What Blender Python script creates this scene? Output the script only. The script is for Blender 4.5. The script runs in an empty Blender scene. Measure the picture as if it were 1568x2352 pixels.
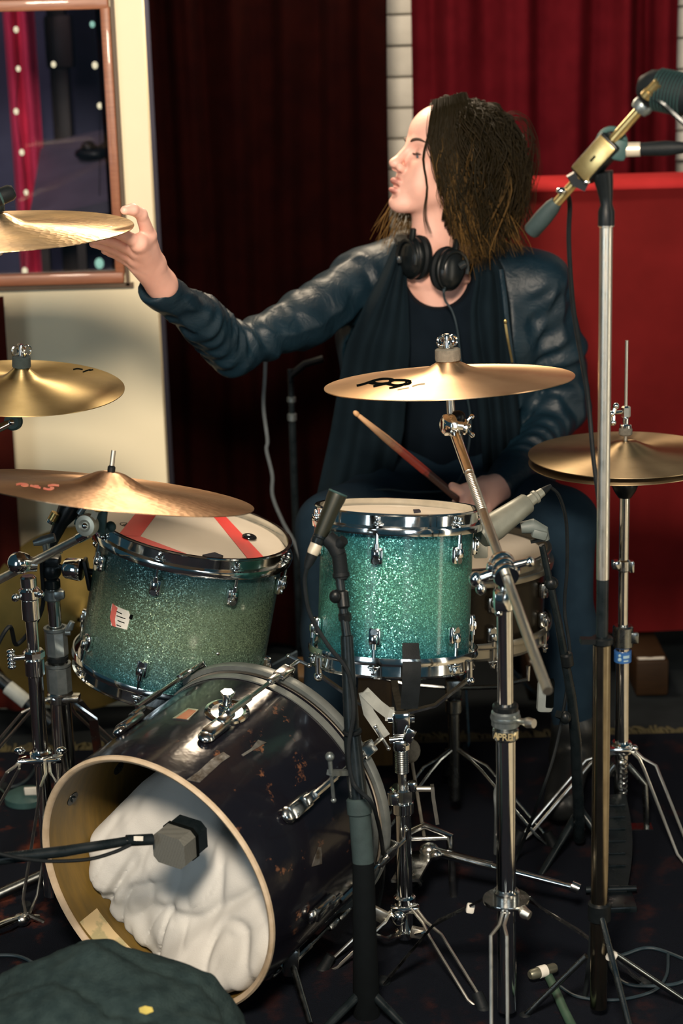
import bpy, bmesh, math, random
import numpy as np
from mathutils import Vector, Matrix, noise as mnoise

scene = bpy.context.scene
col = scene.collection
rnd = random.Random(11)
V = Vector

# ------------------------------------------------------------------ camera
FPX = 4400.0                      # focal length in pixels of the 1568 x 2352 frame
PITCH = math.radians(15.5)
ROLL = math.radians(1.6)
CAM = V((0.0, 0.0, 1.6))
_f = V((0, math.cos(PITCH), -math.sin(PITCH)))
_u0 = V((0, math.sin(PITCH), math.cos(PITCH)))
_r0 = V((1, 0, 0))
_r = _r0 * math.cos(ROLL) - _u0 * math.sin(ROLL)
_u = _u0 * math.cos(ROLL) + _r0 * math.sin(ROLL)
cd = bpy.data.cameras.new('camera')
cd.sensor_fit = 'VERTICAL'
cd.sensor_height = 36.0
cd.sensor_width = 24.0
cd.lens = FPX / 2352.0 * 36.0
cd.clip_start = 0.05
cd.dof.use_dof = True
cd.dof.focus_distance = 3.2
cd.dof.aperture_fstop = 3.4
cam = bpy.data.objects.new('camera', cd)
col.objects.link(cam)
cam.matrix_world = Matrix(((_r.x, _u.x, -_f.x, CAM.x), (_r.y, _u.y, -_f.y, CAM.y), (_r.z, _u.z, -_f.z, CAM.z), (0, 0, 0, 1)))
scene.camera = cam

# ------------------------------------------------------------------ world, lights, exposure
world = bpy.data.worlds.new('room_dimness')
world.use_nodes = True
world.node_tree.nodes['Background'].inputs[0].default_value = (0.07, 0.20, 0.28, 1)
world.node_tree.nodes['Background'].inputs[1].default_value = 0.19
scene.world = world


def area_light(name, loc, target, size, power, colour, size_y=None):
    d = bpy.data.lights.new(name, 'AREA')
    d.energy = power
    d.color = colour
    d.size = size
    if size_y:
        d.shape = 'RECTANGLE'
        d.size_y = size_y
    o = bpy.data.objects.new(name, d)
    col.objects.link(o)
    o.location = loc
    o.rotation_euler = (V(target) - V(loc)).to_track_quat('-Z', 'Y').to_euler()
    return o


area_light('ceiling_lamp_front', (-0.15, 0.45, 2.35), (-0.1, 3.5, 0.85), 0.45, 160, (1.0, 0.84, 0.66))
area_light('hanging_lamp_back', (-0.05, 4.28, 1.98), (-0.05, 3.05, 0.85), 0.34, 20, (1.0, 0.80, 0.56))
area_light('doorway_daylight', (2.5, 2.0, 0.95), (0.4, 2.75, 0.85), 0.24, 14.0, (1.0, 0.90, 0.72), 1.9)
area_light('curtain_graze_fill', (0.10, 4.22, 2.15), (1.15, 4.70, 1.15), 0.22, 7.0, (1.0, 0.78, 0.60))  # added unseen light grazing the curtain to bring out its folds
area_light('chrome_fill_left', (-2.5, -0.3, 1.25), (-0.2, 3.0, 0.8), 1.1, 26, (0.78, 0.92, 1.0), 1.5)  # added panel behind the camera: chrome reflections and cool fill
area_light('chrome_fill_right', (1.3, -1.2, 1.25), (0.3, 3.0, 0.8), 1.0, 18, (0.84, 0.94, 1.0), 1.4)  # second added panel, splits the reflections in the chrome
vs = scene.view_settings
vs.view_transform = 'Standard'
vs.look = 'None'
vs.exposure = 0.0
vs.gamma = 1.0
vs.use_curve_mapping = False


# ------------------------------------------------------------------ picture <-> place
def ray(px, py):
    return _f + _r * ((px - 784.0) / FPX) + _u * ((1176.0 - py) / FPX)


def P(px, py, Y):
    """point at distance Y (into the room) that the photograph shows at pixel (px, py)"""
    d = ray(px, py)
    return CAM + d * (Y / d.y)


def PZ(px, py, z):
    """point at height z that the photograph shows at pixel (px, py)"""
    d = ray(px, py)
    return CAM + d * ((z - CAM.z) / d.z)


def pix(p):
    q = V(p) - CAM
    k = q.dot(_f)
    return 784 + FPX * q.dot(_r) / k, 1176 - FPX * q.dot(_u) / k


# ------------------------------------------------------------------ materials
MATS = {}


def _mix(nt, a, b, fac):
    m = nt.nodes.new('ShaderNodeMix')
    m.data_type = 'RGBA'
    for s, x in ((6, a), (7, b)):
        if hasattr(x, 'is_linked'):
            nt.links.new(x, m.inputs[s])
        else:
            m.inputs[s].default_value = (*x[:3], 1)
    if hasattr(fac, 'is_linked'):
        nt.links.new(fac, m.inputs[0])
    else:
        m.inputs[0].default_value = fac
    return m.outputs[2]


def _ramp(nt, src, stops):
    r = nt.nodes.new('ShaderNodeValToRGB')
    el = r.color_ramp.elements
    el.remove(el[1])
    for i, (p, c) in enumerate(stops):
        e = el[0] if i == 0 else el.new(p)
        e.position = p
        e.color = (c, c, c, 1) if not hasattr(c, '__len__') else (*c[:3], 1)
    nt.links.new(src, r.inputs[0])
    return r.outputs[0]


def _noise(nt, vec, scale, detail=4, rough=0.55, dist=0.0):
    n = nt.nodes.new('ShaderNodeTexNoise')
    n.inputs['Scale'].default_value = scale
    n.inputs['Detail'].default_value = detail
    n.inputs['Roughness'].default_value = rough
    n.inputs['Distortion'].default_value = dist
    nt.links.new(vec, n.inputs['Vector'])
    return n


def _math(nt, op, a, b=0.0, c=None):
    m = nt.nodes.new('ShaderNodeMath')
    m.operation = op
    for i, x in enumerate((a, b, c)):
        if x is None:
            continue
        if hasattr(x, 'is_linked'):
            nt.links.new(x, m.inputs[i])
        else:
            m.inputs[i].default_value = x
    return m.outputs[0]


def _bump(nt, h, strength, dist, normal=None):
    b = nt.nodes.new('ShaderNodeBump')
    b.inputs['Strength'].default_value = strength
    b.inputs['Distance'].default_value = dist
    nt.links.new(h, b.inputs['Height'])
    if normal is not None:
        nt.links.new(normal, b.inputs['Normal'])
    return b.outputs[0]


def new_mat(name):
    m = bpy.data.materials.new(name)
    m.use_nodes = True
    nt = m.node_tree
    b = nt.nodes['Principled BSDF']
    tc = nt.nodes.new('ShaderNodeTexCoord')
    MATS[name] = m
    return m, nt, b, tc.outputs['Object']


def mat(name, c, rough=0.5, metal=0.0, c2=None, nscale=30, bump=0.0, bscale=200, bdist=0.002, sheen=0.0, spec=0.5,
        coat=0.0, emit=None, estr=0.0, lo=0.35, hi=0.65, stretch=None, rvar=0.0):
    """procedural material: two colours mixed by noise, noise relief, optional roughness variation"""
    m, nt, b, oc = new_mat(name)
    if stretch:
        mp = nt.nodes.new('ShaderNodeMapping')
        mp.inputs['Scale'].default_value = stretch
        nt.links.new(oc, mp.inputs[0])
        oc = mp.outputs[0]
    if c2 is None:
        c2 = tuple(x * 0.8 for x in c)
    n = _noise(nt, oc, nscale)
    f = _ramp(nt, n.outputs[0], [(lo, 0.0), (hi, 1.0)])
    nt.links.new(_mix(nt, c, c2, f), b.inputs['Base Color'])
    b.inputs['Roughness'].default_value = rough
    if rvar:
        r = _ramp(nt, n.outputs[0], [(0.3, max(0.02, rough - rvar)), (0.7, min(1, rough + rvar))])
        nt.links.new(r, b.inputs['Roughness'])
    b.inputs['Metallic'].default_value = metal
    b.inputs['Specular IOR Level'].default_value = spec
    b.inputs['Coat Weight'].default_value = coat
    if sheen:
        b.inputs['Sheen Weight'].default_value = sheen
        b.inputs['Sheen Roughness'].default_value = 0.4
        b.inputs['Sheen Tint'].default_value = (*[min(1, x * 3 + 0.1) for x in c], 1)
    if bump:
        n2 = _noise(nt, oc, bscale, 3)
        nt.links.new(_bump(nt, n2.outputs[0], bump, bdist), b.inputs['Normal'])
    if emit:
        b.inputs['Emission Color'].default_value = (*emit, 1)
        b.inputs['Emission Strength'].default_value = estr
    return m


mat('cream_paint', (0.90, 0.80, 0.56), 0.55, c2=(0.86, 0.76, 0.53), nscale=3, bump=0.08, bscale=60)
mat('white_brick', (0.66, 0.64, 0.57), 0.7, c2=(0.56, 0.54, 0.48), nscale=12, bump=0.5, bscale=45, bdist=0.004)
mat('mortar', (0.50, 0.49, 0.44), 0.9, nscale=30, bump=0.4, bscale=90)
mat('floor_dark', (0.011, 0.015, 0.018), 0.7, c2=(0.007, 0.010, 0.012), nscale=9, bump=0.2, bscale=80, spec=0.15)
mat('curtain_red', (0.075, 0.0032, 0.0066), 0.9, c2=(0.056, 0.002, 0.0046), nscale=14, bump=0.2, bscale=400, spec=0.06)
mat('leg_steel', (0.74, 0.73, 0.68), 0.33, 1.0, c2=(0.6, 0.6, 0.56), nscale=60, rvar=0.05)
mat('floor_pale', (0.50, 0.43, 0.30), 0.6, c2=(0.42, 0.36, 0.25), nscale=5, bump=0.1, bscale=50)
mat('curtain_maroon', (0.0070, 0.0009, 0.0007), 0.95, c2=(0.0045, 0.0006, 0.0006), nscale=14, bump=0.2, bscale=400, spec=0.02)
mat('curtain_side', (0.055, 0.007, 0.004), 0.9, c2=(0.04, 0.005, 0.003), nscale=14, bump=0.2, bscale=400, spec=0.1)
mat('gobo_red', (0.118, 0.0072, 0.0078), 0.9, c2=(0.092, 0.0056, 0.006), nscale=7, bump=0.25, bscale=300, spec=0.08)
mat('gobo_lit_top', (0.36, 0.022, 0.024), 0.85, c2=(0.30, 0.017, 0.018), nscale=9, bump=0.2, bscale=300, spec=0.1)  # panel red brightened to paint light on its top edge
mat('frame_copper', (0.34, 0.13, 0.065), 0.42, c2=(0.27, 0.10, 0.05), nscale=20, coat=0.2, bump=0.1, bscale=60, stretch=(1, 1, 12))
mat('frame_dark', (0.10, 0.06, 0.03), 0.5, nscale=20)
mat('chrome', (0.84, 0.85, 0.83), 0.11, 1.0, c2=(0.72, 0.73, 0.72), nscale=40, rvar=0.05)
mat('chrome_worn', (0.62, 0.63, 0.62), 0.2, 1.0, c2=(0.42, 0.43, 0.42), nscale=55, rvar=0.1, bump=0.05, bscale=300)
mat('steel_satin', (0.70, 0.67, 0.58), 0.36, 1.0, c2=(0.60, 0.57, 0.50), nscale=60, rvar=0.06)
mat('steel_dark', (0.30, 0.32, 0.32), 0.25, 1.0, c2=(0.2, 0.22, 0.22), nscale=50, rvar=0.08)
mat('cast_grey', (0.20, 0.23, 0.235), 0.36, 0.75, c2=(0.14, 0.17, 0.175), nscale=60, bump=0.1, bscale=300)
mat('black_plastic', (0.0035, 0.005, 0.006), 0.36, c2=(0.006, 0.008, 0.009), nscale=50, bump=0.08, bscale=500, spec=0.25)
mat('black_metal', (0.006, 0.010, 0.012), 0.3, 0.25, c2=(0.011, 0.016, 0.019), nscale=40, rvar=0.08, spec=0.3)
mat('black_rubber', (0.0038, 0.0058, 0.0072), 0.6, c2=(0.0065, 0.009, 0.011), nscale=40, bump=0.15, bscale=400, spec=0.18)
mat('grip_grey', (0.030, 0.048, 0.050), 0.6, c2=(0.024, 0.038, 0.040), nscale=50, bump=0.2, bscale=500, spec=0.2)
mat('felt_grey', (0.17, 0.16, 0.135), 0.95, c2=(0.125, 0.118, 0.10), nscale=120, bump=0.6, bscale=700, spec=0.1)
mat('felt_black', (0.018, 0.03, 0.032), 0.95, nscale=120, bump=0.5, bscale=700)
mat('drum_head', (0.62, 0.56, 0.47), 0.5, c2=(0.56, 0.50, 0.41), nscale=9, bump=0.1, bscale=500, lo=0.3, hi=0.75)
mat('tape_red', (0.75, 0.035, 0.028), 0.4, c2=(0.66, 0.03, 0.025), nscale=14, bump=0.1, bscale=80)
mat('gel_black', (0.008, 0.01, 0.012), 0.15, nscale=30)
mat('gel_navy', (0.012, 0.018, 0.045), 0.25, nscale=30)
mat('shell_wood', (0.140, 0.084, 0.014), 0.5, c2=(0.095, 0.060, 0.011), nscale=10, bump=0.15, bscale=60, stretch=(1, 1, 7))
mat('shell_edge', (0.46, 0.365, 0.26), 0.6, c2=(0.38, 0.29, 0.19), nscale=40, bump=0.2, bscale=200)
mat('hoop_grey', (0.17, 0.185, 0.18), 0.4, 0.35, c2=(0.12, 0.135, 0.13), nscale=25, bump=0.1, bscale=200)
mat('pillow_white', (0.56, 0.555, 0.53), 0.9, c2=(0.50, 0.50, 0.48), nscale=6, bump=0.25, bscale=500, spec=0.1)
mat('bag_cloth', (0.013, 0.024, 0.026), 0.95, c2=(0.024, 0.040, 0.041), nscale=40, bump=0.8, bscale=320, bdist=0.004, spec=0.08)
mat('mic_cream', (0.19, 0.20, 0.17), 0.42, 0.25, c2=(0.155, 0.165, 0.14), nscale=40)
mat('silver_label', (0.62, 0.56, 0.44), 0.4, 0.4, c2=(0.5, 0.45, 0.36), nscale=60)
mat('label_white', (0.68, 0.66, 0.6), 0.6, c2=(0.6, 0.58, 0.52), nscale=60)
mat('label_blue', (0.03, 0.13, 0.38), 0.45, c2=(0.02, 0.10, 0.30), nscale=60)
mat('label_red', (0.62, 0.14, 0.11), 0.5, c2=(0.52, 0.11, 0.09), nscale=60)
mat('ink_black', (0.004, 0.005, 0.005), 1.0, nscale=30, spec=0.0)
mat('wood_block', (0.028, 0.013, 0.004), 0.6, c2=(0.020, 0.009, 0.003), nscale=20, bump=0.2, bscale=80, stretch=(1, 8, 8), spec=0.2)
mat('wood_case', (0.115, 0.06, 0.014), 0.55, c2=(0.08, 0.04, 0.010), nscale=14, bump=0.2, bscale=80, stretch=(8, 1, 1))
mat('jeans', (0.0065, 0.017, 0.030), 0.9, c2=(0.010, 0.024, 0.040), nscale=16, bump=0.5, bscale=900, bdist=0.001, spec=0.12)
mat('tee_black', (0.0022, 0.0055, 0.010), 0.9, c2=(0.0035, 0.0075, 0.013), nscale=12, bump=0.3, bscale=500, spec=0.1)
mat('boot_black', (0.012, 0.014, 0.015), 0.4, nscale=20, bump=0.2, bscale=200)
mat('eye_white', (0.66, 0.64, 0.60), 0.15, nscale=60)
mat('brow_hair', (0.055, 0.028, 0.018), 0.7, nscale=200)
mat('night_blue', (0.075, 0.08, 0.14), 0.8, c2=(0.045, 0.045, 0.085), nscale=4, bump=0.1, bscale=40)
mat('pink_curtain', (0.75, 0.045, 0.12), 0.8, c2=(0.60, 0.03, 0.09), nscale=10, bump=0.1, bscale=40)
mat('dark_wood', (0.03, 0.018, 0.012), 0.5, nscale=12, bump=0.1, bscale=60)
mat('desk_grey', (0.10, 0.09, 0.12), 0.5, nscale=12)
mat('brass', (0.55, 0.40, 0.16), 0.3, 1.0, nscale=40)
mat('bulb_glow', (0.3, 0.27, 0.2), 0.4, emit=(1.0, 0.86, 0.52), estr=1.1, nscale=20)
mat('bulb_glow_green', (0.15, 0.25, 0.2), 0.4, emit=(0.45, 0.85, 0.62), estr=0.8, nscale=20)
mat('stick_bare', (0.60, 0.36, 0.18), 0.6, c2=(0.50, 0.27, 0.12), nscale=60, bump=0.3, bscale=300)


def special_materials():
    # glass pane
    m, nt, b, oc = new_mat('pane_glass')
    b.inputs['Base Color'].default_value = (0.9, 0.93, 0.95, 1)
    b.inputs['Roughness'].default_value = 0.03
    b.inputs['IOR'].default_value = 1.45
    b.inputs['Transmission Weight'].default_value = 1.0
    n = _noise(nt, oc, 2.0)
    nt.links.new(_bump(nt, n.outputs[0], 0.02, 0.01), b.inputs['Normal'])

    # rug: near black with a worn reddish pattern
    m, nt, b, oc = new_mat('rug_pile')
    n1 = _noise(nt, oc, 9.0, 5, 0.65)
    n2 = _noise(nt, oc, 60.0, 3)
    f = _ramp(nt, n1.outputs[0], [(0.52, 0.0), (0.66, 1.0)])
    xs = nt.nodes.new('ShaderNodeSeparateXYZ')
    nt.links.new(oc, xs.inputs[0])
    w = nt.nodes.new('ShaderNodeTexWave')
    w.inputs['Scale'].default_value = 5.0
    w.inputs['Distortion'].default_value = 6.0
    nt.links.new(oc, w.inputs[0])
    f2 = _math(nt, 'MULTIPLY', f, w.outputs['Fac'])
    border = nt.nodes.new('ShaderNodeMapRange')          # the woven red figure belongs to the rug's left border
    border.inputs[1].default_value = -0.30
    border.inputs[2].default_value = -0.62
    border.inputs[3].default_value = 0.25
    border.inputs[4].default_value = 1.0
    nt.links.new(xs.outputs[0], border.inputs[0])
    f2 = _math(nt, 'MULTIPLY', f2, border.outputs[0])
    c = _mix(nt, (0.0035, 0.0055, 0.0105), (0.13, 0.030, 0.012), f2)
    c = _mix(nt, c, (0.004, 0.005, 0.009), _math(nt, 'MULTIPLY', n2.outputs[0], 0.5))
    nt.links.new(c, b.inputs['Base Color'])
    b.inputs['Roughness'].default_value = 1.0
    b.inputs['Specular IOR Level'].default_value = 0.1
    n3 = _noise(nt, oc, 500.0, 2)
    nt.links.new(_bump(nt, n3.outputs[0], 0.7, 0.006), b.inputs['Normal'])

    # sparkle drum wrap, lighter in the middle of the shell, bluer at its rims
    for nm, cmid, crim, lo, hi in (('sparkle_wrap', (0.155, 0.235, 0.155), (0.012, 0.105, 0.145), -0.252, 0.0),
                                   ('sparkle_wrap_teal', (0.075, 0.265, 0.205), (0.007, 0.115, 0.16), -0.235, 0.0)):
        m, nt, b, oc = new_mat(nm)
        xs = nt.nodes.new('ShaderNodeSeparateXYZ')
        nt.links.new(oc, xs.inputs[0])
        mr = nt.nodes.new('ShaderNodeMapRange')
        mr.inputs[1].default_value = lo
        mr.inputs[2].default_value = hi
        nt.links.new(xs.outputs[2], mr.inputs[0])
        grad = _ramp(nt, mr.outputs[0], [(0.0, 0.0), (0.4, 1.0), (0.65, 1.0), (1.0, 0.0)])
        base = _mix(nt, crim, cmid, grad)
        vo = nt.nodes.new('ShaderNodeTexVoronoi')
        vo.inputs['Scale'].default_value = 640
        nt.links.new(oc, vo.inputs['Vector'])
        sep = nt.nodes.new('ShaderNodeSeparateColor')
        nt.links.new(vo.outputs['Color'], sep.inputs[0])
        fl = _ramp(nt, sep.outputs[0], [(0.0, 0.75), (0.8, 1.0), (1.0, 1.5)])
        mm = nt.nodes.new('ShaderNodeMix')
        mm.data_type = 'RGBA'
        mm.blend_type = 'MULTIPLY'
        mm.inputs[0].default_value = 1.0
        nt.links.new(base, mm.inputs[6])
        nt.links.new(fl, mm.inputs[7])
        nt.links.new(mm.outputs[2], b.inputs['Base Color'])
        b.inputs['Metallic'].default_value = 0.55
        b.inputs['Roughness'].default_value = 0.3
        geo = nt.nodes.new('ShaderNodeNewGeometry')
        sub = nt.nodes.new('ShaderNodeVectorMath')
        sub.operation = 'SUBTRACT'
        nt.links.new(vo.outputs['Color'], sub.inputs[0])
        sub.inputs[1].default_value = (0.5, 0.5, 0.5)
        sc = nt.nodes.new('ShaderNodeVectorMath')
        sc.operation = 'SCALE'
        sc.inputs['Scale'].default_value = 0.62
        nt.links.new(sub.outputs[0], sc.inputs[0])
        ad = nt.nodes.new('ShaderNodeVectorMath')
        ad.operation = 'ADD'
        nt.links.new(geo.outputs['Normal'], ad.inputs[0])
        nt.links.new(sc.outputs[0], ad.inputs[1])
        no = nt.nodes.new('ShaderNodeVectorMath')
        no.operation = 'NORMALIZE'
        nt.links.new(ad.outputs[0], no.inputs[0])
        nt.links.new(no.outputs[0], b.inputs['Normal'])
        b.inputs['Coat Weight'].default_value = 0.35
        b.inputs['Coat Roughness'].default_value = 0.12

    # lathed bronze for the cymbals
    for nm, ca, cb, hammer, rough in (('bronze_crash', (0.88, 0.60, 0.36), (0.78, 0.50, 0.29), 0.0, 0.46),
                                      ('bronze_hammered', (0.84, 0.60, 0.35), (0.58, 0.42, 0.27), 0.22, 0.46),
                                      ('bronze_olive', (0.56, 0.44, 0.22), (0.44, 0.34, 0.16), 0.0, 0.46),
                                      ('bronze_ride', (0.64, 0.41, 0.25), (0.50, 0.31, 0.18), 0.1, 0.48),
                                      ('bronze_hat', (0.46, 0.35, 0.21), (0.36, 0.27, 0.155), 0.0, 0.48),
                                      ('bronze_dull', (0.15, 0.11, 0.035), (0.11, 0.085, 0.028), 0.0, 0.55)):
        m, nt, b, oc = new_mat(nm)
        n1 = _noise(nt, oc, 14.0, 5)
        nt.links.new(_mix(nt, ca, cb, _ramp(nt, n1.outputs[0], [(0.38, 0.0), (0.68, 1.0)])), b.inputs['Base Color'])
        b.inputs['Metallic'].default_value = 1.0
        b.inputs['Roughness'].default_value = rough
        b.inputs['Anisotropic'].default_value = 0.85
        b.inputs['Anisotropic Rotation'].default_value = 0.25
        tg = nt.nodes.new('ShaderNodeTangent')
        tg.direction_type = 'RADIAL'
        tg.axis = 'Z'
        nt.links.new(tg.outputs[0], b.inputs['Tangent'])
        xs = nt.nodes.new('ShaderNodeSeparateXYZ')
        nt.links.new(oc, xs.inputs[0])
        r2 = _math(nt, 'SQRT', _math(nt, 'ADD', _math(nt, 'MULTIPLY', xs.outputs[0], xs.outputs[0]),
                                     _math(nt, 'MULTIPLY', xs.outputs[1], xs.outputs[1])))
        s = _math(nt, 'SINE', _math(nt, 'MULTIPLY', r2, 2600.0))
        nrm = _bump(nt, s, 0.10, 0.0004)
        if hammer:
            vo = nt.nodes.new('ShaderNodeTexVoronoi')
            vo.inputs['Scale'].default_value = 90
            nt.links.new(oc, vo.inputs['Vector'])
            nrm = _bump(nt, vo.outputs['Distance'], hammer, 0.004, nrm)
        nt.links.new(nrm, b.inputs['Normal'])

    # black worn bass drum wrap: glossy, with torn patches showing brown
    m, nt, b, oc = new_mat('worn_black_wrap')
    n1 = _noise(nt, oc, 22.0, 6, 0.7)
    n2 = _noise(nt, oc, 5.0, 3)
    f = _math(nt, 'MULTIPLY', _ramp(nt, n1.outputs[0], [(0.60, 0.0), (0.66, 1.0)]), _ramp(nt, n2.outputs[0], [(0.45, 0.0), (0.6, 1.0)]))
    nt.links.new(_mix(nt, (0.005, 0.005, 0.008), (0.14, 0.06, 0.03), f), b.inputs['Base Color'])
    b.inputs['Roughness'].default_value = 0.2
    b.inputs['Specular IOR Level'].default_value = 0.3
    b.inputs['Coat Weight'].default_value = 0.25
    b.inputs['Coat Roughness'].default_value = 0.08
    n3 = _noise(nt, oc, 12.0, 4)
    nt.links.new(_bump(nt, n3.outputs[0], 0.35, 0.006), b.inputs['Normal'])

    # perforated grille of the kick microphone
    m, nt, b, oc = new_mat('grille_metal')
    vo = nt.nodes.new('ShaderNodeTexVoronoi')
    vo.inputs['Scale'].default_value = 620
    vo.inputs['Randomness'].default_value = 0.15
    nt.links.new(oc, vo.inputs['Vector'])
    hole = _ramp(nt, vo.outputs['Distance'], [(0.18, 0.0), (0.34, 1.0)])
    nt.links.new(_mix(nt, (0.03, 0.03, 0.027), (0.24, 0.245, 0.22), hole), b.inputs['Base Color'])
    b.inputs['Metallic'].default_value = 0.6
    b.inputs['Roughness'].default_value = 0.5
    nt.links.new(_bump(nt, hole, 0.5, 0.001), b.inputs['Normal'])

    # leather
    m, nt, b, oc = new_mat('leather')
    n1 = _noise(nt, oc, 8.0, 4)
    nt.links.new(_mix(nt, (0.0026, 0.0125, 0.0220), (0.0045, 0.0180, 0.0300), _ramp(nt, n1.outputs[0], [(0.4, 0.0), (0.65, 1.0)])), b.inputs['Base Color'])
    b.inputs['Roughness'].default_value = 0.46
    b.inputs['Specular IOR Level'].default_value = 0.32
    n2 = _noise(nt, oc, 26.0, 4, 0.6, 1.2)
    n3 = nt.nodes.new('ShaderNodeTexVoronoi')
    n3.inputs['Scale'].default_value = 420
    nt.links.new(oc, n3.inputs['Vector'])
    nrm = _bump(nt, n2.outputs[0], 0.35, 0.008)
    nt.links.new(_bump(nt, n3.outputs['Distance'], 0.12, 0.001, nrm), b.inputs['Normal'])

    # skin with a lip tint stored per point
    m, nt, b, oc = new_mat('skin')
    n1 = _noise(nt, oc, 22.0, 4)
    c = _mix(nt, (0.78, 0.455, 0.375), (0.73, 0.40, 0.325), _ramp(nt, n1.outputs[0], [(0.35, 0.0), (0.7, 1.0)]))
    at = nt.nodes.new('ShaderNodeAttribute')
    at.attribute_name = 'lip'
    c = _mix(nt, c, (0.52, 0.215, 0.185), at.outputs['Fac'])
    at2 = nt.nodes.new('ShaderNodeAttribute')
    at2.attribute_name = 'lash'
    c = _mix(nt, c, (0.05, 0.03, 0.03), at2.outputs['Fac'])
    nt.links.new(c, b.inputs['Base Color'])
    b.inputs['Roughness'].default_value = 0.48
    b.inputs['Subsurface Weight'].default_value = 0.05
    b.inputs['Subsurface Radius'].default_value = (0.012, 0.005, 0.003)
    b.inputs['Subsurface Scale'].default_value = 0.5
    n2 = _noise(nt, oc, 500.0, 2)
    nt.links.new(_bump(nt, n2.outputs[0], 0.06, 0.001), b.inputs['Normal'])

    # hair: dark roots to honey ends, stored along every lock
    m, nt, b, oc = new_mat('hair')
    at = nt.nodes.new('ShaderNodeAttribute')
    at.attribute_name = 'tip'
    c = _mix(nt, (0.0075, 0.0056, 0.0018), (0.23, 0.125, 0.034), _ramp(nt, at.outputs['Fac'], [(0.0, 0.0), (0.50, 0.05), (1.0, 1.0)]))
    n1 = _noise(nt, oc, 60.0, 3)
    c = _mix(nt, c, (0.010, 0.008, 0.003), _math(nt, 'MULTIPLY', n1.outputs[0], 0.5))
    nt.links.new(c, b.inputs['Base Color'])
    b.inputs['Roughness'].default_value = 0.55
    b.inputs['Specular IOR Level'].default_value = 0.12

    # drum stick: bare tip end, worn red paint, dark varnish grip (painted along its length)
    m, nt, b, oc = new_mat('stick_paint')
    xs = nt.nodes.new('ShaderNodeSeparateXYZ')
    nt.links.new(oc, xs.inputs[0])
    n1 = _noise(nt, oc, 130.0, 4)
    z = _math(nt, 'ADD', xs.outputs[2], _math(nt, 'MULTIPLY', _math(nt, 'SUBTRACT', n1.outputs[0], 0.5), 0.05))
    r = nt.nodes.new('ShaderNodeMapRange')
    r.inputs[1].default_value = 0.0
    r.inputs[2].default_value = 0.40
    nt.links.new(z, r.inputs[0])
    c = _ramp(nt, r.outputs[0], [(0.0, (0.030, 0.006, 0.005)), (0.555, (0.035, 0.007, 0.005)), (0.59, (0.40, 0.035, 0.022)), (0.74, (0.44, 0.06, 0.035)), (0.84, (0.62, 0.33, 0.18)), (1.0, (0.64, 0.38, 0.20))])
    nt.links.new(c, b.inputs['Base Color'])
    b.inputs['Roughness'].default_value = 0.5
    nt.links.new(_bump(nt, n1.outputs[0], 0.3, 0.002), b.inputs['Normal'])


special_materials()


# ------------------------------------------------------------------ mesh helpers
WM = {}


def frame(o, z, xref=(1, 0, 0)):
    """4x4 matrix with origin o and local z along z"""
    z = V(z).normalized()
    x = V(xref) - z * V(xref).dot(z)
    if x.length < 1e-4:
        x = V((0, 1, 0)) - z * z.y
    x.normalize()
    y = z.cross(x)
    return Matrix(((x.x, y.x, z.x, o[0]), (x.y, y.y, z.y, o[1]), (x.z, y.z, z.z, o[2]), (0, 0, 0, 1)))


def T(x, y, z):
    return Matrix.Translation((x, y, z))


def RZ(a):
    return Matrix.Rotation(a, 4, 'Z')


def catmull(pts, n=8):
    pts = [V(p) for p in pts]
    out = []
    for i in range(len(pts) - 1):
        p1, p2 = pts[i], pts[i + 1]
        p0 = pts[i - 1] if i else p1 * 2 - p2
        p3 = pts[i + 2] if i + 2 < len(pts) else p2 * 2 - p1
        for k in range(n):
            t = k / n
            out.append(0.5 * ((2 * p1) + (p2 - p0) * t + (2 * p0 - 5 * p1 + 4 * p2 - p3) * t * t + (3 * p1 - p0 - 3 * p2 + p3) * t ** 3))
    out.append(pts[-1])
    return out


def lerp_list(a, n):
    if not hasattr(a, '__len__'):
        return [a] * n
    return [float(np.interp(i / (n - 1), np.linspace(0, 1, len(a)), a)) for i in range(n)]


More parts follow.
